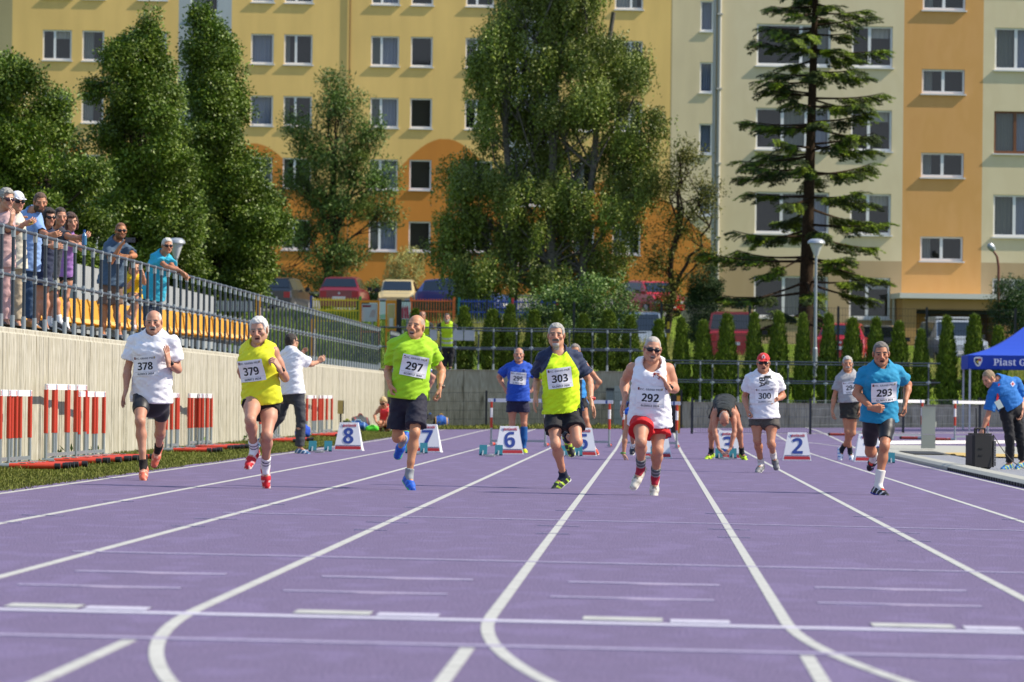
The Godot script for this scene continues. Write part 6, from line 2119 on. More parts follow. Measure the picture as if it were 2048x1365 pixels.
func make_hurdles() -> void:
	var grp := "hurdles stored along the concrete wall"
	var where := ["at the left edge of the photo", "in the tall stack at the left", "behind the tall stack at the left", "behind the runner in the white T-shirt", "in the compact stack left of the yellow runner", "behind the yellow runner", "in the stack left of board 8"]
	# z of the first hurdle, count, step, height, x
	var stacks := [[-59.4, 3, 0.62, 0.86, -7.05], [-64.5, 4, 0.92, 0.94, -7.12], [-67.6, 3, 0.75, 0.86, -7.06], [-79.2, 2, 0.3, 0.86, -6.98], [-84.0, 5, 0.52, 0.86, -7.08], [-99.0, 4, 1.1, 0.86, -7.08], [-113.3, 5, 1.35, 0.86, -7.10]]
	var protos := {}
	for s in stacks.size():
		var q: Array = stacks[s]
		for k in int(q[1]):
			var z: float = q[0] - k * q[2]
			var x: float = q[4] + 0.022 * k
			var nth: String = ["nearest", "second", "third", "fourth", "fifth"][k]
			var lbl := "%s red and white hurdle %s" % [nth, where[s]]
			var at := Vector3(x, gy(-5.7, z) + 0.036, z)
			var key := "%.2f" % q[3]
			if protos.has(key): dup(protos[key], "hurdle", at, PI / 2 + rng.randf_range(-0.06, 0.06), lbl, grp)
			else:
				var t := thing("hurdle", lbl, "hurdle", at, PI / 2, grp)
				hurdle_shape(t, q[3], 0.66, true)
				protos[key] = t
	var tall: Node3D = null
	for q in [[-2.53, -104.2, 0.06, "white barred hurdle standing in lane 6 behind the man with number 295"], [-1.32, -105.6, 0.03, "white barred hurdle standing in lane 5 behind the neon yellow runner"], [-0.01, -106.2, 0.05, "white barred hurdle standing in lane 4 behind runner 292"], [5.05, -129.0, -0.75, "white barred hurdle at the right between the grey shirt and the turquoise runner"], [5.85, -124.6, -0.80, "white barred hurdle at the right behind the grey cabinet"], [7.25, -123.4, -0.72, "white barred hurdle at the right edge behind the loudspeaker"]]:
		var at := Vector3(q[0], gy(q[0], q[1]), q[1])
		if tall: dup(tall, "hurdle", at, PI - q[2], q[3], "hurdles standing behind the start")
		else:
			tall = thing("hurdle", q[3], "hurdle", at, PI - q[2], "hurdles standing behind the start")
			hurdle_shape(tall, 0.91, 0.66, false)

func make_seats() -> void:
	var yel := mat("dc9c12", 0.4)
	var proto: Node3D = null
	var grp := "yellow stand seats behind the spectators"
	for k in 27:
		var t := k / 26.0
		var at := Vector3(lerpf(-10.25, -8.85, t), 1.735, lerpf(-90.0, -119.5, t))
		var lbl := "yellow plastic stand seat on the terrace, %s from the left end" % ["first", "second", "third", "fourth", "fifth", "sixth", "seventh", "eighth", "ninth", "tenth", "eleventh", "twelfth", "thirteenth", "fourteenth", "fifteenth", "sixteenth", "seventeenth", "eighteenth", "nineteenth", "twentieth", "twenty-first", "twenty-second", "twenty-third", "twenty-fourth", "twenty-fifth", "twenty-sixth", "last"][k]
		if proto:
			dup(proto, "stand_seat", at, 0.62, lbl, grp)
			continue
		proto = thing("stand_seat", lbl, "seat", at, 0.62, grp)
		var s := MB.new()
		var prof := [Vector2(0.24, 0.40), Vector2(0.20, 0.385), Vector2(0.0, 0.40), Vector2(-0.12, 0.42), Vector2(-0.19, 0.52), Vector2(-0.23, 0.72), Vector2(-0.26, 0.86)]
		for i in prof.size() - 1:
			var a: Vector2 = prof[i]
			var b: Vector2 = prof[i + 1]
			var wa: float = [0.20, 0.225, 0.235, 0.235, 0.235, 0.23, 0.19][i]
			var wb: float = [0.20, 0.225, 0.235, 0.235, 0.235, 0.23, 0.19][i + 1]
			for f in 2:
				var o := 0.0 if f == 0 else -0.02
				s.quad(Vector3(-wa, a.y + o, a.x + o), Vector3(wa, a.y + o, a.x + o), Vector3(wb, b.y + o, b.x + o), Vector3(-wb, b.y + o, b.x + o))
			for sx in [-1.0, 1.0]:
				s.quad(Vector3(sx * wa, a.y, a.x), Vector3(sx * wb, b.y, b.x), Vector3(sx * wb, b.y - 0.02, b.x - 0.02), Vector3(sx * wa, a.y - 0.02, a.x - 0.02))
				s.bar(Vector3(sx * wa, a.y + 0.012, a.x), Vector3(sx * wb, b.y + 0.012, b.x), 0.022, 0.03)
		part(s.mesh(), "seat_shell", yel, proto)
		var l := MB.new()
		l.bar(Vector3(-0.28, 0.36, 0.0), Vector3(0.28, 0.36, 0.0), 0.05, 0.05)
		l.bar(Vector3(0.0, 0.0, 0.0), Vector3(0.0, 0.34, 0.0), 0.06, 0.05)
		part(l.mesh(), "seat_support", mat("6c7072", 0.5, 0.4), proto)

func lamp(at: Vector3, h: float, r: float, label: String) -> void:
	var t := thing("lamp_post", label, "street lamp", at, 0.0, "cone headed park lamps")
	var grey := mat("a8acb0", 0.4, 0.4)
	var p := MB.new()
	p.lathe([Vector2(0.075, 0.0), Vector2(0.070, 0.9), Vector2(0.050, 0.95), Vector2(0.036, h - 0.55), Vector2(0.045, h - 0.5)], Vector3.ZERO, 12)
	part(p.mesh(), "pole", mat("9aa2a6", 0.45, 0.4), t)
	var c := MB.new()
	c.lathe([Vector2(0.05, h - 0.52), Vector2(r * 0.80, h - 0.13)], Vector3.ZERO, 20)
	part(c.mesh(), "lamp_cone", mat("c8cacc", 0.25), t)
	var d := MB.new()
	d.lathe([Vector2(r * 0.98, h - 0.15), Vector2(r, h - 0.13), Vector2(r * 0.92, h - 0.07), Vector2(r * 0.6, h - 0.015), Vector2(0.0, h)], Vector3.ZERO, 20)
	d.lathe([Vector2(0.0, h - 0.14), Vector2(r * 0.98, h - 0.15)], Vector3.ZERO, 20)
	part(d.mesh(), "lamp_hood", grey, t)

func make_lamps_signs() -> void:
	lamp(Vector3(-14.13, 1.9, -138.0), 3.50, 0.26, "grey park lamp with a white cone at the left, nearest to the spectators")
	lamp(Vector3(-11.92, 1.75, -136.0), 3.13, 0.23, "grey park lamp just behind the turquoise spectator")
	lamp(Vector3(4.74, 1.6, -158.0), 4.10, 0.26, "grey park lamp in front of the spruce trunk")
	var t := thing("street_lamp", "curved red brown street lamp with a grey head by the porch", "street lamp", Vector3(11.8, 2.95, -186))
	var p := MB.new()
	p.path([Vector3(0, 0, 0), Vector3(0, 2.7, 0), Vector3(-0.06, 3.05, 0.02), Vector3(-0.22, 3.28, 0.06)], 0.05, 0.035, 8)
	part(p.mesh(), "pole", mat("6a3c30", 0.6), t)
	var h := MB.new()
	h.lathe([Vector2(0.0, -0.16), Vector2(0.08, -0.14), Vector2(0.13, 0.0), Vector2(0.11, 0.12), Vector2(0.0, 0.18)], Vector3.ZERO, 14)
	part(h.mesh(), "lamp_head", mat("9aa4ac", 0.3, 0.2), t, Vector3(-0.26, 3.36, 0.08)).rotation = Vector3(0.2, 0, 0.7)
	# the prohibition sign behind the turquoise man
	t = thing("round_sign", "white sign board with a red ring, half hidden behind the turquoise spectator", "sign", Vector3(-13.4, 1.9, -150))
	p = MB.new()
	p.cyl(Vector3(0.1, 0, 0), Vector3(0.1, 3.05, 0), 0.03, 0.03, 8)
	part(p.mesh(), "sign_post", mat("8c9094", 0.5, 0.4), t)
	p = MB.new()
	p.box(Vector3(-0.30, 2.35, 0.03), Vector3(0.36, 3.0, 0.045))
	part(p.mesh(), "sign_panel", mat("e0e0de", 0.6), t)
	p = MB.new()
	for k in 24:
		var a := TAU * k / 24.0
		var e := TAU * (k + 1) / 24.0
		p.quad(Vector3(0.03 + cos(a) * 0.19, 2.67 + sin(a) * 0.19, 0.049), Vector3(0.03 + cos(a) * 0.26, 2.67 + sin(a) * 0.26, 0.049), Vector3(0.03 + cos(e) * 0.26, 2.67 + sin(e) * 0.26, 0.049), Vector3(0.03 + cos(e) * 0.19, 2.67 + sin(e) * 0.19, 0.049))
	part(p.mesh(), "red_ring", mat("b8242c", 0.6), t)
	# small pole sign left of board 8
	t = thing("pole_sign", "black pole with a small tan board standing at the concrete wall left of board 8", "sign", Vector3(-6.95, 0.14, -122))
	p = MB.new()
	p.box(Vector3(-0.022, 0, -0.022), Vector3(0.022, 0.55, 0.022))
	part(p.mesh(), "pole", mat("1c1c1e", 0.6), t)
	p = MB.new()
	p.box(Vector3(-0.07, 0.42, 0.024), Vector3(0.05, 0.72, 0.045))
	part(p.mesh(), "board", mat("b09a5c", 0.7), t)
	p = MB.new()
	p.box(Vector3(0.051, 0.42, 0.0), Vector3(0.07, 0.72, 0.045))
	part(p.mesh(), "board_edge", mat("2a2a2a", 0.7), t)
	# black and orange padded post
	t = thing("marker_post", "black and orange post standing by the low wall behind runner 292", "post", Vector3(0.60, gy(0.6, -133), -133))
	p = MB.new()
	p.box(Vector3(-0.11, 0, -0.06), Vector3(0.03, 0.93, 0.06))
	part(p.mesh(), "black_half", mat("1a1a1c", 0.6), t)
	p = MB.new()
	p.box(Vector3(0.032, 0, -0.058), Vector3(0.115, 0.91, 0.058))
	part(p.mesh(), "orange_half", mat("c88a18", 0.6), t)
	# info boards on the slope
	t = thing("info_board", "orange framed notice board with a printed sheet, behind the wall corner", "notice board", Vector3(-8.31, land(-8.3, -160), -160))
	var top := 3.80 - land(-8.3, -160)
	p = MB.new()
	for sx in [-0.29, 0.24]: p.box(Vector3(sx, -0.2, -0.03), Vector3(sx + 0.06, top, 0.03))
	p.box(Vector3(-0.231, top - 0.07, -0.028), Vector3(0.239, top, 0.028))
	p.box(Vector3(-0.231, top - 0.95, -0.028), Vector3(0.239, top - 0.89, 0.028))
	part(p.mesh(), "frame", mat("d88a10", 0.5), t)
	p = MB.new()
	p.box(Vector3(-0.22, top - 0.62, -0.01), Vector3(0.23, top - 0.10, 0.0))
	var sheet_n := part(p.mesh(), "notice_panel", mat("c4c6c8", 0.7), t)
	p = MB.new()
	p.box(Vector3(-0.20, top - 0.20, 0.001), Vector3(0.05, top - 0.14, 0.003))
	part(p.mesh(), "notice_title", mat("8a3038", 0.7), sheet_n)
	p = MB.new()
	for k in 4: p.bar(Vector3(0.02 + k * 0.04, top - 0.50, 0.003), Vector3(0.08 + k * 0.03, top - 0.28, 0.003), 0.008, 0.004, Vector3(0, 0, 1))
	part(p.mesh(), "notice_print", mat("a4583c", 0.7), sheet_n)
	t = thing("info_board", "narrow orange framed notice board right of the wider one", "notice board", Vector3(-7.62, land(-7.6, -159), -159))
	top = 3.79 - land(-7.6, -159)
	p = MB.new()
	for sx in [-0.16, 0.11]: p.box(Vector3(sx, -0.2, -0.03), Vector3(sx + 0.05, top, 0.03))
	p.box(Vector3(-0.109, top - 0.10, -0.028), Vector3(0.109, top, 0.028))
	p.box(Vector3(-0.109, top - 0.92, -0.028), Vector3(0.109, top - 0.84, 0.028))
	part(p.mesh(), "frame", mat("d88a10", 0.5), t)
	p = MB.new()
	p.box(Vector3(-0.10, top - 0.80, -0.01), Vector3(0.10, top - 0.12, 0.0))
	sheet_n = part(p.mesh(), "notice_panel", mat("c8b878", 0.7), t)
	p = MB.new()
	p.box(Vector3(-0.05, top - 0.78, 0.001), Vector3(0.06, top - 0.52, 0.003))
	part(p.mesh(), "notice_print", mat("dcdcd4", 0.7), sheet_n)
	t = thing("picture_banner", "pale printed banner with green and red figures behind the notice boards", "banner", Vector3(-7.85, land(-7.85, -163), -163))
	top = 3.82 - land(-7.85, -163)
	p = MB.new()
	p.box(Vector3(-0.62, top - 0.52, -0.015), Vector3(0.62, top, 0.0))
	sheet_n = part(p.mesh(), "banner_panel", mat("c4d4cc", 0.7), t)
	p = MB.new()
	for k in 3: p.poly(PackedVector2Array([Vector2(0.36 + k * 0.08, top - 0.5), Vector2(0.42 + k * 0.08, top - 0.5), Vector2(0.40 + k * 0.07, top - 0.1), Vector2(0.36 + k * 0.06, top - 0.2)]), 0.001, 0.003)
	part(p.mesh(), "red_figures", mat("a83a4c", 0.7), sheet_n)
	p = MB.new()
	p.poly(PackedVector2Array([Vector2(-0.58, top - 0.5), Vector2(0.2, top - 0.5), Vector2(0.0, top - 0.34), Vector2(-0.3, top - 0.40)]), 0.001, 0.003)
	part(p.mesh(), "green_figures", mat("8cb898", 0.7), sheet_n)
	for sx in [-0.55, 0.5]:
		p = MB.new()
		p.box(Vector3(sx, -0.2, -0.06), Vector3(sx + 0.05, top - 0.1, -0.016))
		part(p.mesh(), "banner_leg", mat("8c9094", 0.6), t)
	t = thing("black_post", "thick black post right of the orange notice boards", "post", Vector3(-7.34, land(-7.3, -158), -158))
	p = MB.new()
	p.box(Vector3(-0.075, -0.2, -0.06), Vector3(0.075, 3.81 - land(-7.3, -158), 0.06))
	part(p.mesh(), "post_body", mat("17181a", 0.6), t)
	p = MB.new()
	p.cyl(Vector3(-0.02, 1.05, 0.06), Vector3(-0.02, 1.05, 0.07), 0.02, 0.02, 8)
	part(p.mesh(), "post_badge", mat("b0b0b0", 0.6), t)
	# white plates hung on the back railing
	for q in [[-5.30, 0.30, "left one of two white plates hanging on the back railing beside the bearded marshal"], [-4.99, 0.31, "right one of two white plates hanging on the back railing beside the bearded marshal"], [-5.98, 0.22, "white plate hanging on the back railing between the two marshals"]]:
		t = thing("railing_plate", q[2], "plate", Vector3(q[0], 2.66, -149.10))
		p = MB.new()
		p.box(Vector3(-q[1] / 2 + 0.01, -0.13, -0.008), Vector3(q[1] / 2 - 0.01, 0.15, 0.008))
		part(p.mesh(), "plate", mat("a6abae", 0.6), t)
		p = MB.new()
		for sx in [-0.4, 0.4]: p.box(Vector3(sx * q[1] - 0.01, 0.12, -0.012), Vector3(sx * q[1] + 0.01, 0.20, 0.012))
		part(p.mesh(), "plate_clip", mat("8c9094", 0.5), t)
	for q in [[-9.05, -125.0, 1.55, "orange yellow post on the terrace at the end of the yellow seats"], [-9.35, -150.0, 1.35, "orange yellow post on the terrace near the wall corner"]]:
		t = thing("orange_post", q[3], "post", Vector3(q[0], 1.735, q[1]))
		p = MB.new()
		p.box(Vector3(-0.05, 0, -0.03), Vector3(0.05, q[2], 0.03))
		part(p.mesh(), "post_body", mat("d8960e", 0.5), t)
		p = MB.new()
		p.box(Vector3(0.052, 0.0, -0.02), Vector3(0.07, q[2] * 0.8, 0.02))
		part(p.mesh(), "post_edge", mat("d8d8d4", 0.5), t)
	# concrete side wall of the stand and a white rail of boards behind it
	t = thing("stand_wall", "light grey concrete side wall behind the yellow seats", "wall", Vector3(-11.05, 1.72, 0))
	for k in 6:
		p = MB.new()
		var z0 := -103.0 - k * 5.5
		p.box(Vector3(-0.15, 0, z0 - 5.48), Vector3(0.15, 1.68, z0))
		part(p.mesh(), "concrete_panel", tri(ntex(0.02, 91, ["84888a", "9a9d9e", "8e9294"], 256, 5), Vector3(0.4, 0.2, 0.4), 0.9), t)
	t = thing("white_fence", "low white board fence beyond the end of the grey stand wall", "fence", Vector3(-11.65, 1.9, -150))
	for k in 9:
		p = MB.new()
		p.box(Vector3(-0.62 + k * 0.14, 1.38, -0.015), Vector3(-0.50 + k * 0.14, 1.66, 0.015))
		part(p.mesh(), "fence_board", mat("b8bcc0", 0.7), t)
	p = MB.new()
	p.box(Vector3(-0.62, 1.36, -0.04), Vector3(0.62, 1.42, -0.016))
	for sx in [-0.6, 0.0, 0.56]: p.box(Vector3(sx, 0, -0.04), Vector3(sx + 0.05, 1.36, -0.016))
	part(p.mesh(), "fence_rail", mat("2e6a48", 0.7), t)
	# cabinets
	t = thing("cable_pillar", "square grey concrete pillar cabinet on the apron behind the turquoise runner", "cabinet", Vector3(5.70, 0.02, -112.0))
	p = MB.new()
	p.box(Vector3(-0.14, 0, -0.14), Vector3(0.14, 0.28, 0.14))
	part(p.mesh(), "plinth", mat("9a9c90", 0.8), t)
	p = MB.new()
	p.box(Vector3(-0.135, 0.288, -0.135), Vector3(0.135, 0.835, 0.135))
	p.box(Vector3(-0.145, 0.837, -0.145), Vector3(0.145, 0.855, 0.145))
	part(p.mesh(), "cabinet_body", mat("a2a498", 0.8), t)
	p = MB.new()
	p.box(Vector3(0.137, 0.44, -0.03), Vector3(0.165, 0.55, 0.03))
	part(p.mesh(), "lock", mat("c4c4bc", 0.6), t)
	t = thing("switch_cabinet", "pale grey switch cabinet standing against the tall back wall", "cabinet", Vector3(-0.88, gy(-0.88, -148.5), -148.5))
	p = MB.new()
	p.box(Vector3(-0.12, 0, -0.12), Vector3(0.20, 1.16, 0.12))
	part(p.mesh(), "cabinet_body", mat("8e968e", 0.7), t)
	p = MB.new()
	p.box(Vector3(-0.34, 0.72, -0.10), Vector3(-0.125, 1.02, 0.10))
	part(p.mesh(), "meter_box", mat("848c86", 0.7), t)
	p = MB.new()
	p.box(Vector3(-0.35, 1.022, -0.11), Vector3(-0.124, 1.10, 0.11))
	part(p.mesh(), "box_lid", mat("2c2e2e", 0.7), t)

func make_tent() -> void:
	var blue := mat("1a45b4", 0.75)
	var t := thing("canopy_tent", "blue pop-up tent with white lettering and a shield at the right edge", "tent", Vector3(8.04, gy(8.04, -138.5), -138.5))
	var y0 := 1.84 - 0.27
	var y1 := 2.19 - 0.27
	var w := 3.0
	var b := MB.new()
	var pk := Vector3(1.56, 2.98 - 0.27, -1.5)
	var cs := [Vector3(0, y1, 0), Vector3(w, y1, 0), Vector3(w, y1, -w), Vector3(0, y1, -w)]
	for k in 4:   # four sagging slopes in strips
		var a: Vector3 = cs[k]
		var c: Vector3 = cs[(k + 1) % 4]
		var n := 8
		for q in n:
			var u := float(q) / n
			var v := float(q + 1) / n
			var sag := func(f: float) -> float: return -0.14 * sin(f * PI)
			var p0: Vector3 = a.lerp(pk, u) + Vector3.UP * sag.call(u)
			var p1: Vector3 = c.lerp(pk, u) + Vector3.UP * sag.call(u)
			var p2: Vector3 = c.lerp(pk, v) + Vector3.UP * sag.call(v)
			var p3: Vector3 = a.lerp(pk, v) + Vector3.UP * sag.call(v)
			b.quad(p0, p1, p2, p3)
	part(b.mesh(), "roof", blue, t)
	var v := MB.new()
	for k in 4:
		var a: Vector3 = cs[k]
		var c: Vector3 = cs[(k + 1) % 4]
		v.bar(a + Vector3.DOWN * (y1 - y0) / 2, c + Vector3.DOWN * (y1 - y0) / 2, 0.012, y1 - y0)
	part(v.mesh(), "valance", mat("143a9c", 0.8), t)
	for k in 4:
		var l := MB.new()
		l.box(Vector3(-0.025, 0, -0.025), Vector3(0.025, y1 - 0.05, 0.025))
		part(l.mesh(), "leg", mat("b8bcc0", 0.4, 0.4), t, (cs[k] as Vector3) * Vector3(0.96, 0, 0.96) + Vector3(0.05, 0, -0.05))
	var s := MB.new()
	var shield := PackedVector2Array([Vector2(-0.105, 0.10), Vector2(-0.105, 0.01), Vector2(-0.05, -0.10), Vector2(0.0, -0.125), Vector2(0.05, -0.10), Vector2(0.105, 0.01), Vector2(0.105, 0.10), Vector2(0.05, 0.12), Vector2(-0.05, 0.12)])
	s.poly(shield, 0.008, 0.011, Transform3D(Basis.IDENTITY, Vector3(0.25, y0 + 0.185, 0)))
	var sp := part(s.mesh(), "shield_emblem", mat("dcdcd4", 0.7), t)
	var inner := [["2a3450", [Vector2(-0.08, 0.08), Vector2(-0.08, 0.0), Vector2(-0.03, -0.07), Vector2(0.02, -0.09), Vector2(0.02, 0.08)]], ["a8343c", [Vector2(0.0, 0.02), Vector2(0.08, 0.0), Vector2(0.08, 0.08), Vector2(0.0, 0.08)]], ["c8b83c", [Vector2(-0.05, 0.0), Vector2(-0.01, -0.04), Vector2(0.03, -0.03), Vector2(0.0, 0.04)]], ["d8d8d8", [Vector2(0.01, -0.06), Vector2(0.05, -0.03), Vector2(0.04, 0.02), Vector2(0.015, 0.0)]]]
	for k in inner.size():
		var e := MB.new()
		e.poly(PackedVector2Array(inner[k][1]), 0.0115 + k * 0.0012, 0.0122 + k * 0.0012, Transform3D(Basis.IDENTITY, Vector3(0.25, y0 + 0.185, 0)))
		part(e.mesh(), "emblem_patch", mat(inner[k][0], 0.7), sp)
	text_part("Piast Gliwice", 0.235, "tent_lettering", mat("dfe1e8", 0.7), t, Transform3D(Basis.IDENTITY, Vector3(0.74 + 0.66, y0 + 0.175, 0.011)), true, "Droid Serif")

func make_speaker() -> void:
	var at := Vector3(4.86, -0.03, -80.3)
	var t := thing("loudspeaker", "black portable loudspeaker standing on the paving at the right edge of the track", "loudspeaker", at, 0.35)
	var blk := mat("141416", 0.55)
	var b := MB.new()
	b.poly(PackedVector2Array([Vector2(-0.16, -0.16), Vector2(0.10, -0.16), Vector2(0.17, -0.10), Vector2(0.17, 0.10), Vector2(0.10, 0.16), Vector2(-0.16, 0.16), Vector2(-0.19, 0.12), Vector2(-0.19, -0.12)]), 0.03, 0.50, Transform3D(Basis(Vector3(1, 0, 0), Vector3(0, 0, -1), Vector3(0, 1, 0)), Vector3.ZERO))
	part(b.mesh(), "cabinet", blk, t)
	for k in 2:
		var h := MB.new()
		h.box(Vector3(-0.10, 0.20 + k * 0.10, 0.161), Vector3(-0.04, 0.215 + k * 0.10, 0.17))
		part(h.mesh(), "side_grip", mat("08080a", 0.5), t)
	var g := MB.new()
	g.box(Vector3(0.075, 0.05, 0.150), Vector3(0.165, 0.42, 0.158), Transform3D(Basis(Vector3.UP, 0.75), Vector3(-0.02, 0, 0.08)))
	part(g.mesh(), "control_panel", mat("2a2a2e", 0.4), t)
	var kn := MB.new()
	for r in 7:
		for c in 2:
			kn.cyl(Vector3(0.10 + c * 0.035, 0.12 + r * 0.035, 0.158), Vector3(0.10 + c * 0.035, 0.12 + r * 0.035, 0.168), 0.008, 0.008, 6)
	var kk := MB.new()
	kk.v = Transform3D(Basis(Vector3.UP, 0.75), Vector3(-0.02, 0, 0.08)) * kn.v
	kk.n = kn.n
	kk.c = kn.c
	kk.uv = kn.uv
	kk.i = kn.i
	part(kk.mesh(), "knobs", mat("b8b8bc", 0.4), t)
	var top := MB.new()
	top.box(Vector3(-0.15, 0.502, -0.13), Vector3(0.12, 0.53, 0.13))
	top.path([Vector3(-0.10, 0.53, 0.0), Vector3(-0.10, 0.60, 0.0), Vector3(0.06, 0.60, 0.0), Vector3(0.06, 0.53, 0.0)], 0.014, 0.014, 6)
	part(top.mesh(), "carry_handle", blk, t)
	for sx in [-0.10, 0.08]:
		var w := MB.new()
		w.cyl(Vector3(sx, 0.035, -0.12), Vector3(sx, 0.035, 0.12), 0.034, 0.034, 10)
		part(w.mesh(), "wheel", mat("1c1c1e", 0.8), t)
	var an := MB.new()
	an.cyl(Vector3(-0.05, 0.53, -0.05), Vector3(-0.06, 0.90, -0.05), 0.012, 0.008, 6)
	part(an.mesh(), "antenna", blk, t)
	var c := thing("cable", "thin black cable running from the loudspeaker over the paving", "cable", at)
	var m := MB.new()
	var pts := []
	for k in 24:
		var u := k / 23.0
		pts.append(Vector3(0.18 + u * 1.7, 0.012 + (0.5 * pow(1.0 - minf(u * 3.2, 1.0), 2.0)), 0.05 + 0.12 * sin(u * 9.0)))
	m.path(pts, 0.007, 0.007, 5)
	part(m.mesh(), "wire", blk, c)

func bag(called: String, label: String, at: Vector3, sz: Vector3, col: String, trim: String, turn: float) -> void:
	var t := thing(called, label, "bag", at, turn)
	var g := Grid.new(Vector3(-sz.x, -0.02, -sz.z) * 0.75, Vector3(sz.x * 0.75, sz.y * 1.2, sz.z * 0.75), 0.02)
	g.cone(Vector3(-sz.x * 0.36, sz.y * 0.42, 0), Vector3(sz.x * 0.36, sz.y * 0.42, 0), sz.y * 0.42, sz.y * 0.40, 0.04)
	g.cone(Vector3(-sz.x * 0.1, sz.y * 0.5, 0), Vector3(sz.x * 0.05, sz.y * 0.78, 0), sz.y * 0.30, sz.y * 0.18, 0.05)
	g.rumple(noise(1.0, 5, 2), 0.03, Vector3(5, 5, 5), at)
	g.plane(Vector3.ZERO, Vector3.DOWN)
	var n := g.net()
	var cols := PackedColorArray()
	cols.resize((n[0] as PackedVector3Array).size())
	for k in cols.size(): cols[k] = lin(trim) if fmod(absf(n[0][k].x) + 0.03, 0.17) < 0.03 else lin(col)
	part(smooth_mesh(n[0], n[1], cols), "bag_body", vmat(0.8), t)
	var s := MB.new()
	s.path([Vector3(-sz.x * 0.25, sz.y * 0.75, sz.z * 0.25), Vector3(-sz.x * 0.1, sz.y * 1.0, sz.z * 0.2), Vector3(sz.x * 0.12, sz.y * 0.98, sz.z * 0.2), Vector3(sz.x * 0.25, sz.y * 0.75, sz.z * 0.25)], 0.012, 0.012, 5)
	part(s.mesh(), "strap", mat(trim, 0.8), t)

func make_bags() -> void:
	bag("sports_bag", "blue sports bag on the grass beside the kneeling woman", Vector3(-7.0, 0.12, -130), Vector3(0.42, 0.28, 0.25), "1c4f94", "8fb0d0", 0.2)
	bag("backpack", "dark grey backpack leaning at the wall behind the blue sports bag", Vector3(-7.12, 0.12, -133), Vector3(0.32, 0.42, 0.25), "3c4448", "8a3a3a", 0.5)
	bag("backpack", "small dark green backpack left of the grey one by the wall", Vector3(-7.2, 0.12, -129), Vector3(0.18, 0.30, 0.2), "2c3a2c", "a8b030", 0.1)
	bag("garment", "bright green garment lying on the grass by the kneeling woman", Vector3(-6.62, 0.12, -129.5), Vector3(0.26, 0.16, 0.2), "5ad838", "5ad838", 0.0)
	bag("drawstring_bag", "blue bag on the verge right of the man in the white polo shirt", Vector3(-6.78, 0.12, -106), Vector3(0.18, 0.30, 0.2), "1c48b4", "1c48b4", 0.3)
	bag("sports_bag", "blue and yellow bag at the mesh fence right of runner 297", Vector3(-5.68, 0.10, -147.3), Vector3(0.24, 0.42, 0.22), "2058a8", "c89820", 0.2)
	bag("sports_bag", "black and blue bag at the mesh fence beside the yellow topped one", Vector3(-5.98, 0.10, -147.3), Vector3(0.14, 0.44, 0.2), "16181c", "3068b0", 0.4)

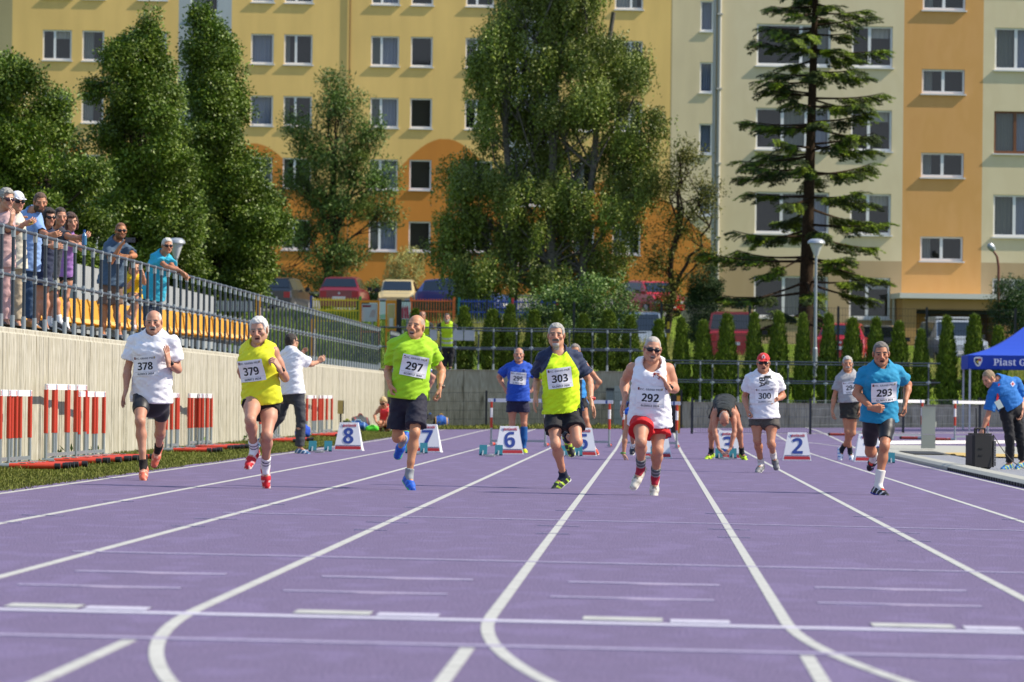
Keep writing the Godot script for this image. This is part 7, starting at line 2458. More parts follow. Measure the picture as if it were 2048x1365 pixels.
# ------------------------------------------------------------------ cars
# stations along the length: [z, sill, belt, roof, half width low, half width roof]
func car(label: String, at: Vector3, turn: float, col: String, st: Array, glass_from: int, glass_to: int, plate: String, rack := false) -> void:
	var t := thing("parked_car", label, "car", at, turn, "cars parked by the flats")
	t.scale = Vector3.ONE * 0.92
	var paint := StandardMaterial3D.new()
	paint.albedo_color = Color(col)
	paint.roughness = 0.3
	paint.clearcoat_enabled = true
	paint.clearcoat = 0.6
	paint.clearcoat_roughness = 0.08
	var b := MB.new()
	var ring := func(s: Array) -> Array:
		var w: float = s[4]
		var r: float = s[5]
		var z: float = s[0]
		var mid: float = lerpf(s[1], s[2], 0.55)
		return [Vector3(-w * 0.93, s[1], z), Vector3(-w, mid, z), Vector3(-w * 0.965, s[2], z), Vector3(-r, s[3] - 0.03, z), Vector3(-r * 0.8, s[3], z), Vector3(r * 0.8, s[3], z), Vector3(r, s[3] - 0.03, z), Vector3(w * 0.965, s[2], z), Vector3(w, mid, z), Vector3(w * 0.93, s[1], z)]
	for k in st.size() - 1:
		var a: Array = ring.call(st[k])
		var c: Array = ring.call(st[k + 1])
		for q in 9: b.quad(a[q], a[q + 1], c[q + 1], c[q])
	for e in 2:
		var a: Array = ring.call(st[0] if e == 0 else st[-1])
		for q in range(1, 8):
			if e == 0: b.tri3(a[0], a[q], a[q + 1])
			else: b.tri3(a[0], a[q + 1], a[q])
		b.tri3(a[0], a[8], a[9])
	part(b.mesh(), "body", paint, t)
	var gm := mat("14181c", 0.06, 0.0, 0.8)
	for sx in [-1.0, 1.0]:
		var g := MB.new()
		for k in range(glass_from, glass_to):
			var s0: Array = st[k]
			var s1: Array = st[k + 1]
			var f := 0.08
			var p := [Vector3(sx * (lerpf(s0[4] * 0.965, s0[5], f) + 0.006), lerpf(s0[2], s0[3] - 0.03, f), s0[0]), Vector3(sx * (lerpf(s1[4] * 0.965, s1[5], f) + 0.006), lerpf(s1[2], s1[3] - 0.03, f), s1[0]), Vector3(sx * (lerpf(s1[4] * 0.965, s1[5], 0.88) + 0.006), lerpf(s1[2], s1[3] - 0.03, 0.88), s1[0]), Vector3(sx * (lerpf(s0[4] * 0.965, s0[5], 0.88) + 0.006), lerpf(s0[2], s0[3] - 0.03, 0.88), s0[0])]
			if sx > 0: g.quad(p[1], p[0], p[3], p[2])
			else: g.quad(p[0], p[1], p[2], p[3])
		part(g.mesh(), "side_window", gm, t)
	for e in 2:   # 0 the rear window (towards -z), 1 the windscreen
		var i0 := glass_from if e == 0 else glass_to
		var i1 := i0 - 1 if e == 0 else i0 + 1
		var lo: Array = st[i1]
		var hi: Array = st[i0]
		var y0: float = lerpf(lo[3], hi[3], 0.10)
		var y1: float = lerpf(lo[3], hi[3], 0.88)
		var z0: float = lerpf(lo[0], hi[0], 0.10)
		var z1: float = lerpf(lo[0], hi[0], 0.88)
		var w0: float = lerpf(lo[5], hi[5], 0.10) * 0.93
		var w1: float = lerpf(lo[5], hi[5], 0.88) * 0.90
		var o := Vector3(0, (z0 - z1) * (1 if e == 1 else -1), (y1 - y0)).normalized() * 0.012
		if e == 0: o.z = -absf(o.z)
		var g := MB.new()
		if e == 1: g.quad(Vector3(-w0, y0, z0) + o, Vector3(w0, y0, z0) + o, Vector3(w1, y1, z1) + o, Vector3(-w1, y1, z1) + o)
		else: g.quad(Vector3(w0, y0, z0) + o, Vector3(-w0, y0, z0) + o, Vector3(-w1, y1, z1) + o, Vector3(w1, y1, z1) + o)
		part(g.mesh(), "rear_window" if e == 0 else "windscreen", gm, t)
	var rear: Array = st[0]
	var fr: Array = st[-1]
	for sx in [-1.0, 1.0]:
		var l := MB.new()
		l.box(Vector3(sx * rear[4] * 0.80 - 0.12, rear[2] - 0.26, rear[0] - 0.03), Vector3(sx * rear[4] * 0.80 + 0.12, rear[2] - 0.02, rear[0] + 0.10))
		part(l.mesh(), "tail_light", mat("a81c20", 0.25), t)
		var h := MB.new()
		h.box(Vector3(sx * fr[4] * 0.76 - 0.16, fr[2] - 0.22, fr[0] - 0.10), Vector3(sx * fr[4] * 0.76 + 0.16, fr[2] - 0.05, fr[0] + 0.025))
		part(h.mesh(), "headlight", mat("a8b0b8", 0.15), t)
		var m := MB.new()
		var ws: Array = st[glass_to]
		m.box(Vector3(sx * (ws[4] + 0.10) - 0.10, ws[2] + 0.0, ws[0] - 0.05), Vector3(sx * (ws[4] + 0.10) + 0.08, ws[2] + 0.15, ws[0] + 0.06))
		part(m.mesh(), "wing_mirror", mat("202226", 0.4), t)
		for e in 2:
			var zc: float = lerpf(rear[0], fr[0], 0.19 if e == 0 else 0.81)
			var w := MB.new()
			w.cyl(Vector3(sx * (rear[4] - 0.14), 0.30, zc), Vector3(sx * (rear[4] + 0.012), 0.30, zc), 0.30, 0.30, 16)
			var wn := part(w.mesh(), "wheel", mat("161618", 0.8), t)
			var r := MB.new()
			r.cyl(Vector3(sx * (rear[4] + 0.013), 0.30, zc), Vector3(sx * (rear[4] + 0.022), 0.30, zc), 0.19, 0.19, 14)
			part(r.mesh(), "rim", mat("9a9c9e", 0.35, 0.6), wn)
	for e in 2:
		var s: Array = rear if e == 0 else fr
		var sg := -1.0 if e == 0 else 1.0
		var bp := MB.new()
		bp.box(Vector3(-s[4] * 0.94, s[1] - 0.02, minf(s[0], s[0] + sg * 0.05)), Vector3(s[4] * 0.94, s[1] + 0.22, maxf(s[0], s[0] + sg * 0.05)))
		part(bp.mesh(), "bumper", paint if e == 1 or plate != "grey" else mat("2a2c30", 0.6), t)
		var pl := MB.new()
		var py: float = lerpf(s[1], s[2], 0.52) if e == 0 else s[1] + 0.10
		pl.box(Vector3(-0.26, py - 0.055, minf(s[0] + sg * 0.004, s[0] + sg * 0.062)), Vector3(0.26, py + 0.055, maxf(s[0] + sg * 0.004, s[0] + sg * 0.062)))
		part(pl.mesh(), "number_plate", mat("d4d4d0", 0.5), t)
		var gr := MB.new()
		if e == 1:
			gr.box(Vector3(-s[4] * 0.45, s[2] - 0.24, s[0] - 0.02), Vector3(s[4] * 0.45, s[2] - 0.12, s[0] + 0.012))
			part(gr.mesh(), "grille", mat("1a1c1e", 0.5), t)
		else:
			gr.cyl(Vector3(0, s[2] - 0.10, s[0] - 0.014), Vector3(0, s[2] - 0.10, s[0] + 0.01), 0.045, 0.045, 12)
			part(gr.mesh(), "round_badge", mat("b4b8bc", 0.3, 0.6), t)
	if rack:
		var rk := MB.new()
		var top: float = st[glass_from][3]
		rk.box(Vector3(-0.62, top + 0.08, st[glass_from][0] + 0.3), Vector3(0.62, top + 0.15, st[glass_to][0] - 0.2))
		rk.box(Vector3(-0.60, top, st[glass_from][0] + 0.4), Vector3(-0.5, top + 0.079, st[glass_to][0] - 0.3))
		rk.box(Vector3(0.5, top, st[glass_from][0] + 0.4), Vector3(0.60, top + 0.079, st[glass_to][0] - 0.3))
		part(rk.mesh(), "roof_rack", mat("c4c6c4", 0.4, 0.3), t)

func make_cars() -> void:
	# rear at -z, front at +z
	var hatch := [[-1.90, 0.28, 0.88, 0.90, 0.80, 0.76], [-1.78, 0.22, 0.94, 1.00, 0.83, 0.76], [-1.52, 0.20, 0.95, 1.42, 0.84, 0.62], [-0.6, 0.20, 0.94, 1.48, 0.85, 0.62], [0.35, 0.20, 0.92, 1.44, 0.85, 0.62], [1.05, 0.20, 0.90, 0.93, 0.84, 0.72], [1.80, 0.24, 0.74, 0.76, 0.80, 0.70], [1.98, 0.30, 0.62, 0.64, 0.74, 0.64]]
	var small := [[-1.66, 0.28, 0.90, 0.92, 0.72, 0.68], [-1.58, 0.22, 0.93, 1.00, 0.74, 0.68], [-1.40, 0.20, 0.94, 1.36, 0.75, 0.60], [-0.6, 0.20, 0.93, 1.45, 0.75, 0.59], [0.50, 0.20, 0.91, 1.40, 0.75, 0.60], [1.05, 0.20, 0.89, 0.91, 0.75, 0.66], [1.55, 0.22, 0.80, 0.82, 0.74, 0.66], [1.68, 0.28, 0.66, 0.68, 0.70, 0.62]]
	var suv := [[-2.2, 0.40, 1.02, 1.05, 0.86, 0.80], [-2.1, 0.34, 1.06, 1.12, 0.90, 0.80], [-1.95, 0.32, 1.06, 1.66, 0.91, 0.66], [-0.6, 0.32, 1.05, 1.72, 0.92, 0.66], [0.45, 0.32, 1.04, 1.68, 0.92, 0.66], [1.10, 0.32, 1.02, 1.06, 0.91, 0.78], [2.05, 0.36, 0.92, 0.95, 0.88, 0.78], [2.22, 0.42, 0.76, 0.78, 0.82, 0.70]]
	var van := [[-2.1, 0.34, 1.05, 1.08, 0.86, 0.82], [-2.05, 0.28, 1.08, 1.14, 0.90, 0.82], [-1.98, 0.26, 1.08, 1.78, 0.91, 0.74], [-0.4, 0.26, 1.07, 1.84, 0.91, 0.74], [0.75, 0.26, 1.06, 1.78, 0.91, 0.74], [1.45, 0.26, 1.02, 1.05, 0.90, 0.78], [1.95, 0.30, 0.86, 0.88, 0.86, 0.76], [2.1, 0.36, 0.70, 0.72, 0.80, 0.68]]
	var g := func(x: float, z: float) -> Vector3: return Vector3(x, land(x, z) + 0.03, z)
	car("black hatchback seen from behind, half covered by the tree at the left", g.call(-14.05, -207), PI - 0.18, "14161a", hatch, 2, 4, "paint")
	car("dark red hatchback seen from behind above the yellow fence panel", g.call(-11.4, -202), PI - 0.07, "781218", hatch, 2, 4, "paint")
	car("small beige car facing the camera above the notice boards", g.call(-9.55, -205), -0.02, "c8b480", small, 2, 4, "paint")
	car("blue car facing right between the beige car and the birch", g.call(-7.0, -203), 1.0, "26346e", hatch, 2, 4, "paint")
	car("red car under the birch, partly hidden by leaves", g.call(-0.1, -200), 0.5, "b01820", small, 2, 4, "paint")
	car("silver grey van behind the clipped evergreens, under the far yellow fence", g.call(-0.5, -174.2), 0.12, "7c8690", van, 2, 4, "paint")
	car("red estate van seen from behind at the right, behind the evergreens", g.call(2.65, -174.0), PI - 0.05, "9c161c", van, 2, 4, "paint")
	car("bright red hatchback seen from behind beside the lamp post", g.call(6.1, -173.0), PI - 0.10, "a81420", hatch, 2, 4, "paint")
	car("dark car behind the bright red hatchback at the right", g.call(7.45, -178.0), PI - 0.1, "23262a", hatch, 2, 4, "paint")
	car("silver off-road car with a roof rack in front of the porch", g.call(9.75, -177.5), 0.16, "8e969e", suv, 2, 4, "paint", true)
	car("white car behind the upper railing right of the bearded marshal", Vector3(-5.9, 1.2, -163.5), 0.35, "d8dadc", hatch, 2, 4, "paint")

func raglan(b: Body, p: Vector3, c: Color) -> Color:   # navy sleeves and collar edge on a neon front
	for e in 2:
		var a: Vector3 = b.j[SH + e]
		var o := (a - b.j[SH + 1 - e] as Vector3).normalized()
		var h := (p - a).dot(b.up)
		if (p - a).dot(o) > (-0.055 - 0.55 * h if h > -0.15 else 0.035): return b.lc("1b2747")
	var n: Vector3 = b.j[NECK]
	if p.distance_to(n + b.up * 0.03 + b.fw * 0.03) < 0.098: return b.lc("1b2747")
	return c

func vest_bands(b: Body, p: Vector3, c: Color) -> Color:   # hi-vis vest over a black tee
	for e in 2:
		var a: Vector3 = b.j[SH + e]
		var o := (a - b.j[SH + 1 - e] as Vector3).normalized()
		if (p - a).dot(o) > -0.005: return b.lc("15161a")
	var y := (p - b.hipc).dot(b.up)
	if absf(y - 0.08) < 0.028 or absf(y - 0.20) < 0.022: return b.lc("b9c0bd")
	return c

func stripe_sleeves(b: Body, p: Vector3, c: Color) -> Color:   # three white stripes along the sleeves
	for e in 2:
		var a: Vector3 = b.j[SH + e]
		var d := (b.j[EL + e] - a as Vector3).normalized()
		var r := p - a
		if absf(r.dot(b.rt)) > 0.0 and r.dot(d) > 0.0:
			var q := r - d * r.dot(d)
			var x := q.dot(b.fw)
			if q.length() > 0.05 and absf(x) < 0.034 and fmod(absf(x) + 0.006, 0.022) < 0.012: return b.lc("eef0f4")
	return c

func tank_trim(b: Body, p: Vector3, c: Color) -> Color:
	return c

func split_navy(b: Body, p: Vector3, c: Color) -> Color:
	var y := (p - b.hipc).dot(b.up)
	if y > 0.34: return b.lc("e9ebf0") if absf((p - b.hipc).dot(b.rt)) > 0.10 else b.lc("1b3a70")
	return c if absf((p - b.hipc).dot(b.rt)) < 0.12 else b.lc("2a84c8")

func side_blue(b: Body, p: Vector3, c: Color) -> Color:
	return b.lc("3a96d8") if absf((p - b.hipc).dot(b.rt)) > 0.145 and (p - b.hipc).dot(b.up) < 0.1 and absf((p - b.hipc).dot(b.fw)) < 0.05 else c

func side_white(b: Body, p: Vector3, c: Color) -> Color:
	return b.lc("2b2f5a") if absf((p - b.hipc).dot(b.rt)) > 0.185 and absf((p - b.hipc).dot(b.fw)) < 0.035 else c

func crest_extra(b: Body, t: Node3D) -> void:   # red shield patch with a white eagle shape on the chest
	var q := b.hipc.lerp(b.j[NECK], 0.80) + b.rt * 0.052
	var d := 0.34
	while d > 0.0 and b.shirt.sample(q + b.fw * d) > 0.0: d -= 0.005
	var bs := Basis(b.rt, b.up, b.fw)
	var m := MB.new()
	m.box(Vector3(-0.030, -0.038, 0), Vector3(0.030, 0.034, 0.004), Transform3D(bs, q + b.fw * (d + 0.006)))
	var p := part(m.mesh(), "chest_badge", mat("b5202c", 0.7), t)
	var e := MB.new()
	var tf := Transform3D(bs, q + b.fw * (d + 0.0115))
	e.poly(PackedVector2Array([Vector2(-0.005, -0.024), Vector2(0.005, -0.024), Vector2(0.008, -0.008), Vector2(0.022, -0.018), Vector2(0.024, 0.016), Vector2(0.010, 0.006), Vector2(0.004, 0.022), Vector2(-0.006, 0.022), Vector2(-0.010, 0.006), Vector2(-0.024, 0.016), Vector2(-0.022, -0.018), Vector2(-0.008, -0.008)]), 0, 0.002, tf)
	part(e.mesh(), "white_eagle", mat("eeeeec", 0.7), p)

func print_extra(b: Body, t: Node3D) -> void:   # dark print of a shouting face and the letters BA on the white shirt
	var hold: Array = b.bib
	b.bib = []
	var at: float = b.s.get("bib_at", 0.5)
	var sv := [b.s.bib_at, b.s.bib_x, b.s.bib_w, b.s.get("bib_h", 0.205)]
	b.s.bib_at = 0.80
	b.s.bib_x = 0.02
	b.s.bib_w = 0.26
	b.s.bib_h = 0.16
	var n := b.parts.size()
	b.make_bib()
	b.parts.resize(n)
	var face := [[0.50, 0.10, 0.66, 0.86], [0.66, 0.16, 0.74, 0.78], [0.46, 0.22, 0.50, 0.55]]
	bib_patch(b, 0.46, 0.74, 0.80, 0.94, "26272b", "shirt_print", t, 0.006)
	bib_patch(b, 0.70, 0.46, 0.84, 0.74, "2c2d31", "shirt_print", t, 0.006)
	bib_patch(b, 0.46, 0.56, 0.70, 0.72, "8c8e92", "shirt_print", t, 0.006)
	bib_patch(b, 0.52, 0.22, 0.70, 0.54, "76787d", "shirt_print", t, 0.006)
	bib_patch(b, 0.47, 0.30, 0.58, 0.42, "303136", "shirt_print", t, 0.007)
	# BA, turned to read down the shirt
	var a := text_arrays("BA", 0.105, true)
	var src: PackedVector3Array = a[Mesh.ARRAY_VERTEX]
	var vs := PackedVector3Array()
	var ns := PackedVector3Array()
	for q in src:
		vs.append(b.bib_point(0.34 + q.y / b.bib[3], 0.45 - q.x / b.bib[4], 0.007))
		ns.append(b.fw)
	var o := []
	o.resize(Mesh.ARRAY_MAX)
	o[Mesh.ARRAY_VERTEX] = vs
	o[Mesh.ARRAY_NORMAL] = ns
	if a[Mesh.ARRAY_INDEX] != null: o[Mesh.ARRAY_INDEX] = a[Mesh.ARRAY_INDEX]
	var ms := ArrayMesh.new()
	ms.add_surface_from_arrays(Mesh.PRIMITIVE_TRIANGLES, o)
	part(ms, "shirt_lettering", mat("26272b", 0.8), t)
	b.s.bib_at = sv[0]
	b.s.bib_x = sv[1]
	b.s.bib_w = sv[2]
	b.s.bib_h = sv[3]
	b.bib = hold
	var lift := Transform3D(b.hb, b.j[HEAD])
	var e := MB.new()
	e.poly(PackedVector2Array([Vector2(-0.022, -0.022), Vector2(0.022, -0.022), Vector2(0.022, 0.006), Vector2(0.0, 0.034), Vector2(-0.022, 0.006)]), 0, 0.004, lift * Transform3D(Basis(Vector3.RIGHT, -0.25), Vector3(0, 0.088, 0.094)))
	part(e.mesh(), "cap_badge", mat("f0e4e0", 0.7), t)
	var e2 := MB.new()
	e2.box(Vector3(-0.009, -0.016, 0), Vector3(0.009, 0.012, 0.003), lift * Transform3D(Basis(Vector3.RIGHT, -0.25), Vector3(0, 0.088, 0.0985)))
	part(e2.mesh(), "cap_badge_mark", mat("8a2430", 0.7), t)

func shirt_logo_extra(b: Body, t: Node3D) -> void:   # small round pale logo on a blue shirt
	var q := b.hipc.lerp(b.j[NECK], 0.78) + b.rt * 0.085
	var d := 0.34
	while d > 0.0 and b.shirt.sample(q + b.fw * d) > 0.0: d -= 0.005
	var m := MB.new()
	m.cyl(q + b.fw * (d + 0.002), q + b.fw * (d + 0.007), 0.040, 0.040, 14)
	var p := part(m.mesh(), "shirt_logo", mat("9db8e4", 0.7), t)
	var e := MB.new()
	e.cyl(q + b.fw * (d + 0.007), q + b.fw * (d + 0.009), 0.030, 0.030, 14)
	part(e.mesh(), "logo_inner", mat("1d4fae", 0.7), p)

func official_extra(b: Body, t: Node3D) -> void:
	var n: Vector3 = b.j[NECK]
	var tip: Vector3 = n + Vector3(-0.03, -0.30, 0.17)
	for sx in [-1.0, 1.0]:
		var m := MB.new()
		m.bar(n + b.rt * sx * 0.06 + b.fw * 0.08 + Vector3(0, -0.02, 0.04), tip, 0.022, 0.004, Vector3(0, 0, 1))
		part(m.mesh(), "lanyard", mat("d8242c", 0.6), t)
	var c := MB.new()
	c.box(Vector3(-0.045, -0.13, -0.003), Vector3(0.045, 0.0, 0.003), Transform3D(Basis(Vector3(0, 0, 1), 0.5), tip))
	part(c.mesh(), "badge_card", mat("e8ecd8", 0.5), t)
	var q := b.hipc.lerp(n, 0.72) + b.rt * 0.09
	var d := 0.34
	while d > 0.0 and b.shirt.sample(q + b.fw * d) > 0.0: d -= 0.005
	var e := MB.new()
	e.box(Vector3(-0.034, -0.034, 0), Vector3(0.034, 0.034, 0.004), Transform3D(Basis(b.rt, b.up, b.fw) * Basis(Vector3(0, 0, 1), 0.2), q + b.fw * (d + 0.006)))
	var p := part(e.mesh(), "shirt_patch", mat("c9c4d8", 0.7), t)
	var f := MB.new()
	f.cyl(q + b.fw * (d + 0.010), q + b.fw * (d + 0.013), 0.018, 0.018, 12)
	part(f.mesh(), "patch_mark", mat("c4423c", 0.7), p)

func held_box(b: Body, e: int, sz: Vector3, col: String, called: String, label: String, cat: String, off := Vector3.ZERO) -> void:
	var at: Vector3 = POSES[b.s.key][0] + (b.j[HA + e] as Vector3) + off
	var m := MB.new()
	m.box(-sz / 2, sz / 2)
	var t := thing(called, label, cat, at)
	part(m.mesh(), "phone_body", mat(col, 0.4), t)
	var q := MB.new()
	q.box(Vector3(-sz.x * 0.44, -sz.y * 0.4, sz.z / 2 + 0.0005), Vector3(sz.x * 0.44, sz.y * 0.4, sz.z / 2 + 0.002))
	part(q.mesh(), "phone_back_panel", mat("3a3c42" if col != "c89a28" else "e0c060", 0.3), t)
	var c := MB.new()
	c.cyl(Vector3(sz.x * 0.28, sz.y * 0.1, sz.z / 2 + 0.002), Vector3(sz.x * 0.28, sz.y * 0.1, sz.z / 2 + 0.006), 0.012, 0.012, 10)
	part(c.mesh(), "lens", mat("101014", 0.2), t)

func bottle_at(b: Body, e: int) -> void:
	var at: Vector3 = POSES[b.s.key][0] + (b.j[HA + e] as Vector3) + Vector3(-0.02, -0.13, 0.03)
	var t := thing("water_bottle", "small blue drink bottle in the hands of the man leaning over the rail", "bottle", at)
	var m := MB.new()
	m.lathe([Vector2(0.0, 0), Vector2(0.032, 0.0), Vector2(0.034, 0.01), Vector2(0.034, 0.13), Vector2(0.014, 0.17), Vector2(0.014, 0.185)], Vector3.ZERO, 12)
	part(m.mesh(), "bottle_body", mat("3c6f96", 0.2), t)
	var c := MB.new()
	c.lathe([Vector2(0.017, 0.18), Vector2(0.017, 0.21), Vector2(0.0, 0.21)], Vector3.ZERO, 12)
	part(c.mesh(), "bottle_cap", mat("1c4f9c", 0.5), t)

func make_people() -> void:
	var skin_a := "c59478"
	var skin_b := "b98468"
	var run := "runners sprinting in their lanes"
	person("r378", "runner with a grey moustache, white T-shirt numbered 378 and black tights", 0.012, {"skin": "bd8a70", "girth": 1.08, "belly": 0.03, "hair": "horseshoe", "hairc": "c9c4bc", "hairt": 0.006, "browc": "7c6e64", "mustache": "a39a92", "topc": "e6e6ec", "sleeve": 0.66, "loose": 0.012, "hem": 0.06, "bottom": "tights", "len": 0.62, "botc": "1b1c20", "sock_h": 0.06, "sock": "20181a", "shoe": "d96a50", "sole": "1a1a1c", "accent": "e8a890", "bib": "378", "bib_x": -0.03, "bib_tilt": 7.0, "bib_at": 0.50, "watchB": "141416", "curlB": 0.06, "curlA": 0.12, "palmB": Vector3(-0.8, 0, -0.5), "look": [-4, -6, 2], "face": 1.08, "mouth": 0.6}, run)
	person("r379", "white haired runner in a sleeveless yellow shirt numbered 379, red shoes", 0.012, {"skin": "bf8f76", "hair": "full", "hairc": "d6d3cb", "hairt": 0.018, "hairline": 0.004, "browc": "857768", "top": "sleeveless", "topc": "dede22", "hem": 0.03, "bottom": "shorts", "len": 0.28, "botc": "0e0e12", "sock_h": 0.12, "sock": "e6e6ea", "sock3": "1e2a50", "sock2": "e6e6ea", "shoe": "c41424", "sole": "d8d0c8", "accent": "e8b8b8", "lace": "c41424", "bib": "379", "bib_x": -0.02, "bib_tilt": 5.0, "bib_at": 0.56, "bib_w": 0.27, "watchB": "101012", "curlA": 0.8, "curlB": 0.8, "look": [-10, -10, 4], "mouth": 0.5}, run)
	person("r297", "bald runner in a lime green T-shirt numbered 297 and blue shoes", 0.012, {"skin": "c08a66", "hair": "horseshoe", "hairc": "b49a84", "hairt": 0.003, "browc": "8a6c58", "topc": "9ccb1c", "sleeve": 0.62, "hem": 0.05, "fold": 0.013, "bottom": "shorts", "len": 0.82, "lgirth": 0.98, "botc": "181c2e", "flare": 0.02, "sock_h": 0.07, "sock": "8e9296", "shoe": "1450b4", "sole": "48c860", "accent": "2a70d8", "lace": "1a58c0", "bib": "297", "bib_x": 0.015, "bib_tilt": -5.0, "bib_at": 0.50, "watchB": "6a5a48", "curlA": 0.95, "curlB": 0.8, "look": [-18, 6, -4], "mouth": 1.6}, run)
	person("r303", "grey haired runner in a neon yellow shirt with navy sleeves and number 303", 0.012, {"skin": "c59072", "girth": 1.03, "belly": 0.02, "hair": "full", "hairc": "a7a49c", "hairt": 0.014, "browc": "6a5c50", "mustache": "6c6258", "beard": "b0aaa2", "topc": "cdee10", "topf": raglan, "cell_top": 0.0085, "sleeve": 0.72, "loose": 0.01, "hem": 0.03, "neckline": 0.02, "bottom": "shorts", "len": 0.60, "flare": 0.014, "botc": "121316", "sock_h": 0.07, "sock": "1c2438", "shoe": "2a2c2e", "sole": "dfe4dc", "accent": "b4d838", "bib": "303", "bib_x": -0.03, "bib_tilt": 2.5, "bib_at": 0.55, "bib_w": 0.25, "watchB": "c0342c", "curlA": 0.25, "curlB": 0.15, "look": [-2, 0, 0]}, run)
	person("r292", "runner in a white vest with number 292, dark sunglasses and red shorts", 0.012, {"skin": "c08c70", "girth": 1.10, "belly": 0.035, "agirth": 1.08, "hair": "short", "hairc": "b4aca2", "hairt": 0.004, "browc": "7a6c60", "top": "singlet", "topc": "e9e9ee", "hem": 0.08, "neckline": 0.03, "bottom": "shorts", "len": 0.56, "flare": 0.03, "lgirth": 1.04, "botc": "c4101c", "botf": side_white, "sock_h": 0.15, "sock": "585c60", "sock2": "a82438", "sock3": "9a9ca0", "shoe": "d9d4c4", "sole": "efece2", "accent": "b8b4a4", "lace": "77756c", "bib": "292", "bib_x": 0.005, "bib_tilt": 0.0, "bib_at": 0.42, "bib_w": 0.27, "watchB": "16161a", "curlA": 0.2, "curlB": 0.15, "palmB": Vector3(-0.9, 0, 0.2), "shades": true, "look": [6, -8, -6], "face": 1.06, "mouth": 1.8, "extra": crest_extra}, run)
	person("r293", "runner in a turquoise zip shirt with number 293 and black knee tights", 0.012, {"skin": "b47a5a", "hair": "full", "hairc": "6e6760", "hairt": 0.010, "browc": "5a4a40", "topc": "0f84ac", "sleeve": 0.60, "hem": 0.06, "collar": "0f7ea6", "bottom": "tights", "len": 0.80, "botc": "131418", "sock_h": 0.17, "sock": "dcdad2", "shoe": "1b1c20", "sole": "2428a0", "accent": "c8c8cc", "lace": "d83a28", "bib": "293", "bib_x": 0.0, "bib_tilt": 5.0, "bib_at": 0.50, "bib_w": 0.27, "curlA": 0.95, "curlB": 0.6, "look": [2, -8, 2], "face": 0.94, "mouth": 0.8}, run)
	person("r300", "jogging man in a red cap and white printed T-shirt numbered 300", 0.012, {"skin": "b98264", "girth": 1.02, "hair": "cap", "hairc": "c81414", "topc": "dedde2", "sleeve": 0.60, "loose": 0.012, "hem": 0.05, "bottom": "shorts", "len": 0.46, "flare": 0.016, "botc": "4a4540", "sock_h": 0.09, "sock": "d0ccc8", "shoe": "74767a", "sole": "dcdcd8", "accent": "505458", "bib": "300", "bib_at": 0.46, "bib_x": 0.01, "bib_w": 0.25, "bib_tilt": 0.0, "curlA": 0.9, "curlB": 0.85, "shades": true, "look": [0, -4, 0], "mouth": 0.6, "extra": print_extra})
	person("s295", "bald man in blue numbered 295 standing hands on hips behind board 6", 0.012, {"skin": "bb8468", "hair": "horseshoe", "hairc": "a8a098", "hairt": 0.006, "browc": "7a6c60", "mustache": "a09488", "girth": 1.0, "belly": 0.02, "topc": "0e48ae", "sleeve": 0.62, "loose": 0.012, "hem": 0.03, "bottom": "shorts", "len": 0.52, "flare": 0.016, "botc": "191c38", "sock_h": 0.34, "sock": "14508e", "shoe": "c6dc1c", "sole": "b4c81c", "accent": "9cb818", "lace": "d0e428", "bib": "295", "bib_at": 0.58, "bib_tilt": -4.0, "bib_x": 0.0, "bib_w": 0.27, "palmA": Vector3(0.6, -0.2, -0.6), "palmB": Vector3(-0.6, -0.2, -0.6), "curlA": 0.2, "curlB": 0.2, "look": [2, 0, 0], "extra": shirt_logo_extra})
	person("polo", "man in a white polo shirt seen from behind with arms stretched out", 0.012, {"skin": "c09074", "back": true, "hair": "short", "hairc": "2e241e", "hairt": 0.010, "topc": "e2e4ea", "sleeve": 0.75, "loose": 0.012, "hem": 0.06, "collar": "e4e6ec", "bottom": "trousers", "botc": "3a3c40", "flare": 0.01, "shoe": "3a6a94", "sole": "d8d0b8", "accent": "dce4ea", "curlA": 0.3, "curlB": 0.55, "palmB": Vector3(0, 0.3, -1), "shades": true, "lens": "30302e", "look": [128, 0, 0], "girth": 1.02})
	person("bend", "bald man in black bending down to the starting block in front of board 3", 0.012, {"skin": "bd8468", "hair": "horseshoe", "hairc": "b09c8c", "hairt": 0.003, "top": "singlet", "topc": "15161a", "hem": 0.06, "bottom": "shorts", "len": 0.6, "flare": 0.01, "botc": "17181c", "sock_h": 0.09, "sock": "15161a", "shoe": "b4d81c", "sole": "c8dc50", "accent": "24281c", "lace": "303820", "curlA": 0.3, "curlB": 0.3, "look": [0, -70, 0]})
	person("grey", "man with a white moustache in a grey T-shirt with a number starting 29 walking", 0.012, {"skin": "b8805f", "hair": "full", "hairc": "b4b2aa", "hairt": 0.014, "browc": "6a6058", "mustache": "b0a9a0", "topc": "9c9c9e", "sleeve": 0.66, "loose": 0.012, "hem": 0.02, "bottom": "shorts", "len": 0.56, "flare": 0.02, "botc": "2a2826", "sock_h": 0.11, "sock": "1c1d26", "shoe": "dfe4ea", "sole": "3a6cae", "accent": "2c74bc", "lace": "e8ecf0", "bib": "294", "bib_at": 0.48, "bib_x": 0.03, "bib_tilt": 3.0, "bib_w": 0.27, "curlA": 0.5, "curlB": 0.5, "look": [2, -4, 0]})
	person("official", "man in a blue polo shirt with a red lanyard bending over the black loudspeaker", 0.012, {"skin": "c28a6e", "hair": "short", "hairc": "8f7a60", "hairt": 0.006, "girth": 1.10, "belly": 0.02, "topc": "1968b4", "sleeve": 0.80, "loose": 0.012, "hem": 0.03, "collar": "1a5ea8", "bottom": "trousers", "botc": "131317", "shoe": "1e6fae", "sole": "d8d8d0", "accent": "b4cc38", "curlA": 0.5, "curlB": 0.5, "look": [-52, -34, 0], "extra": official_extra})
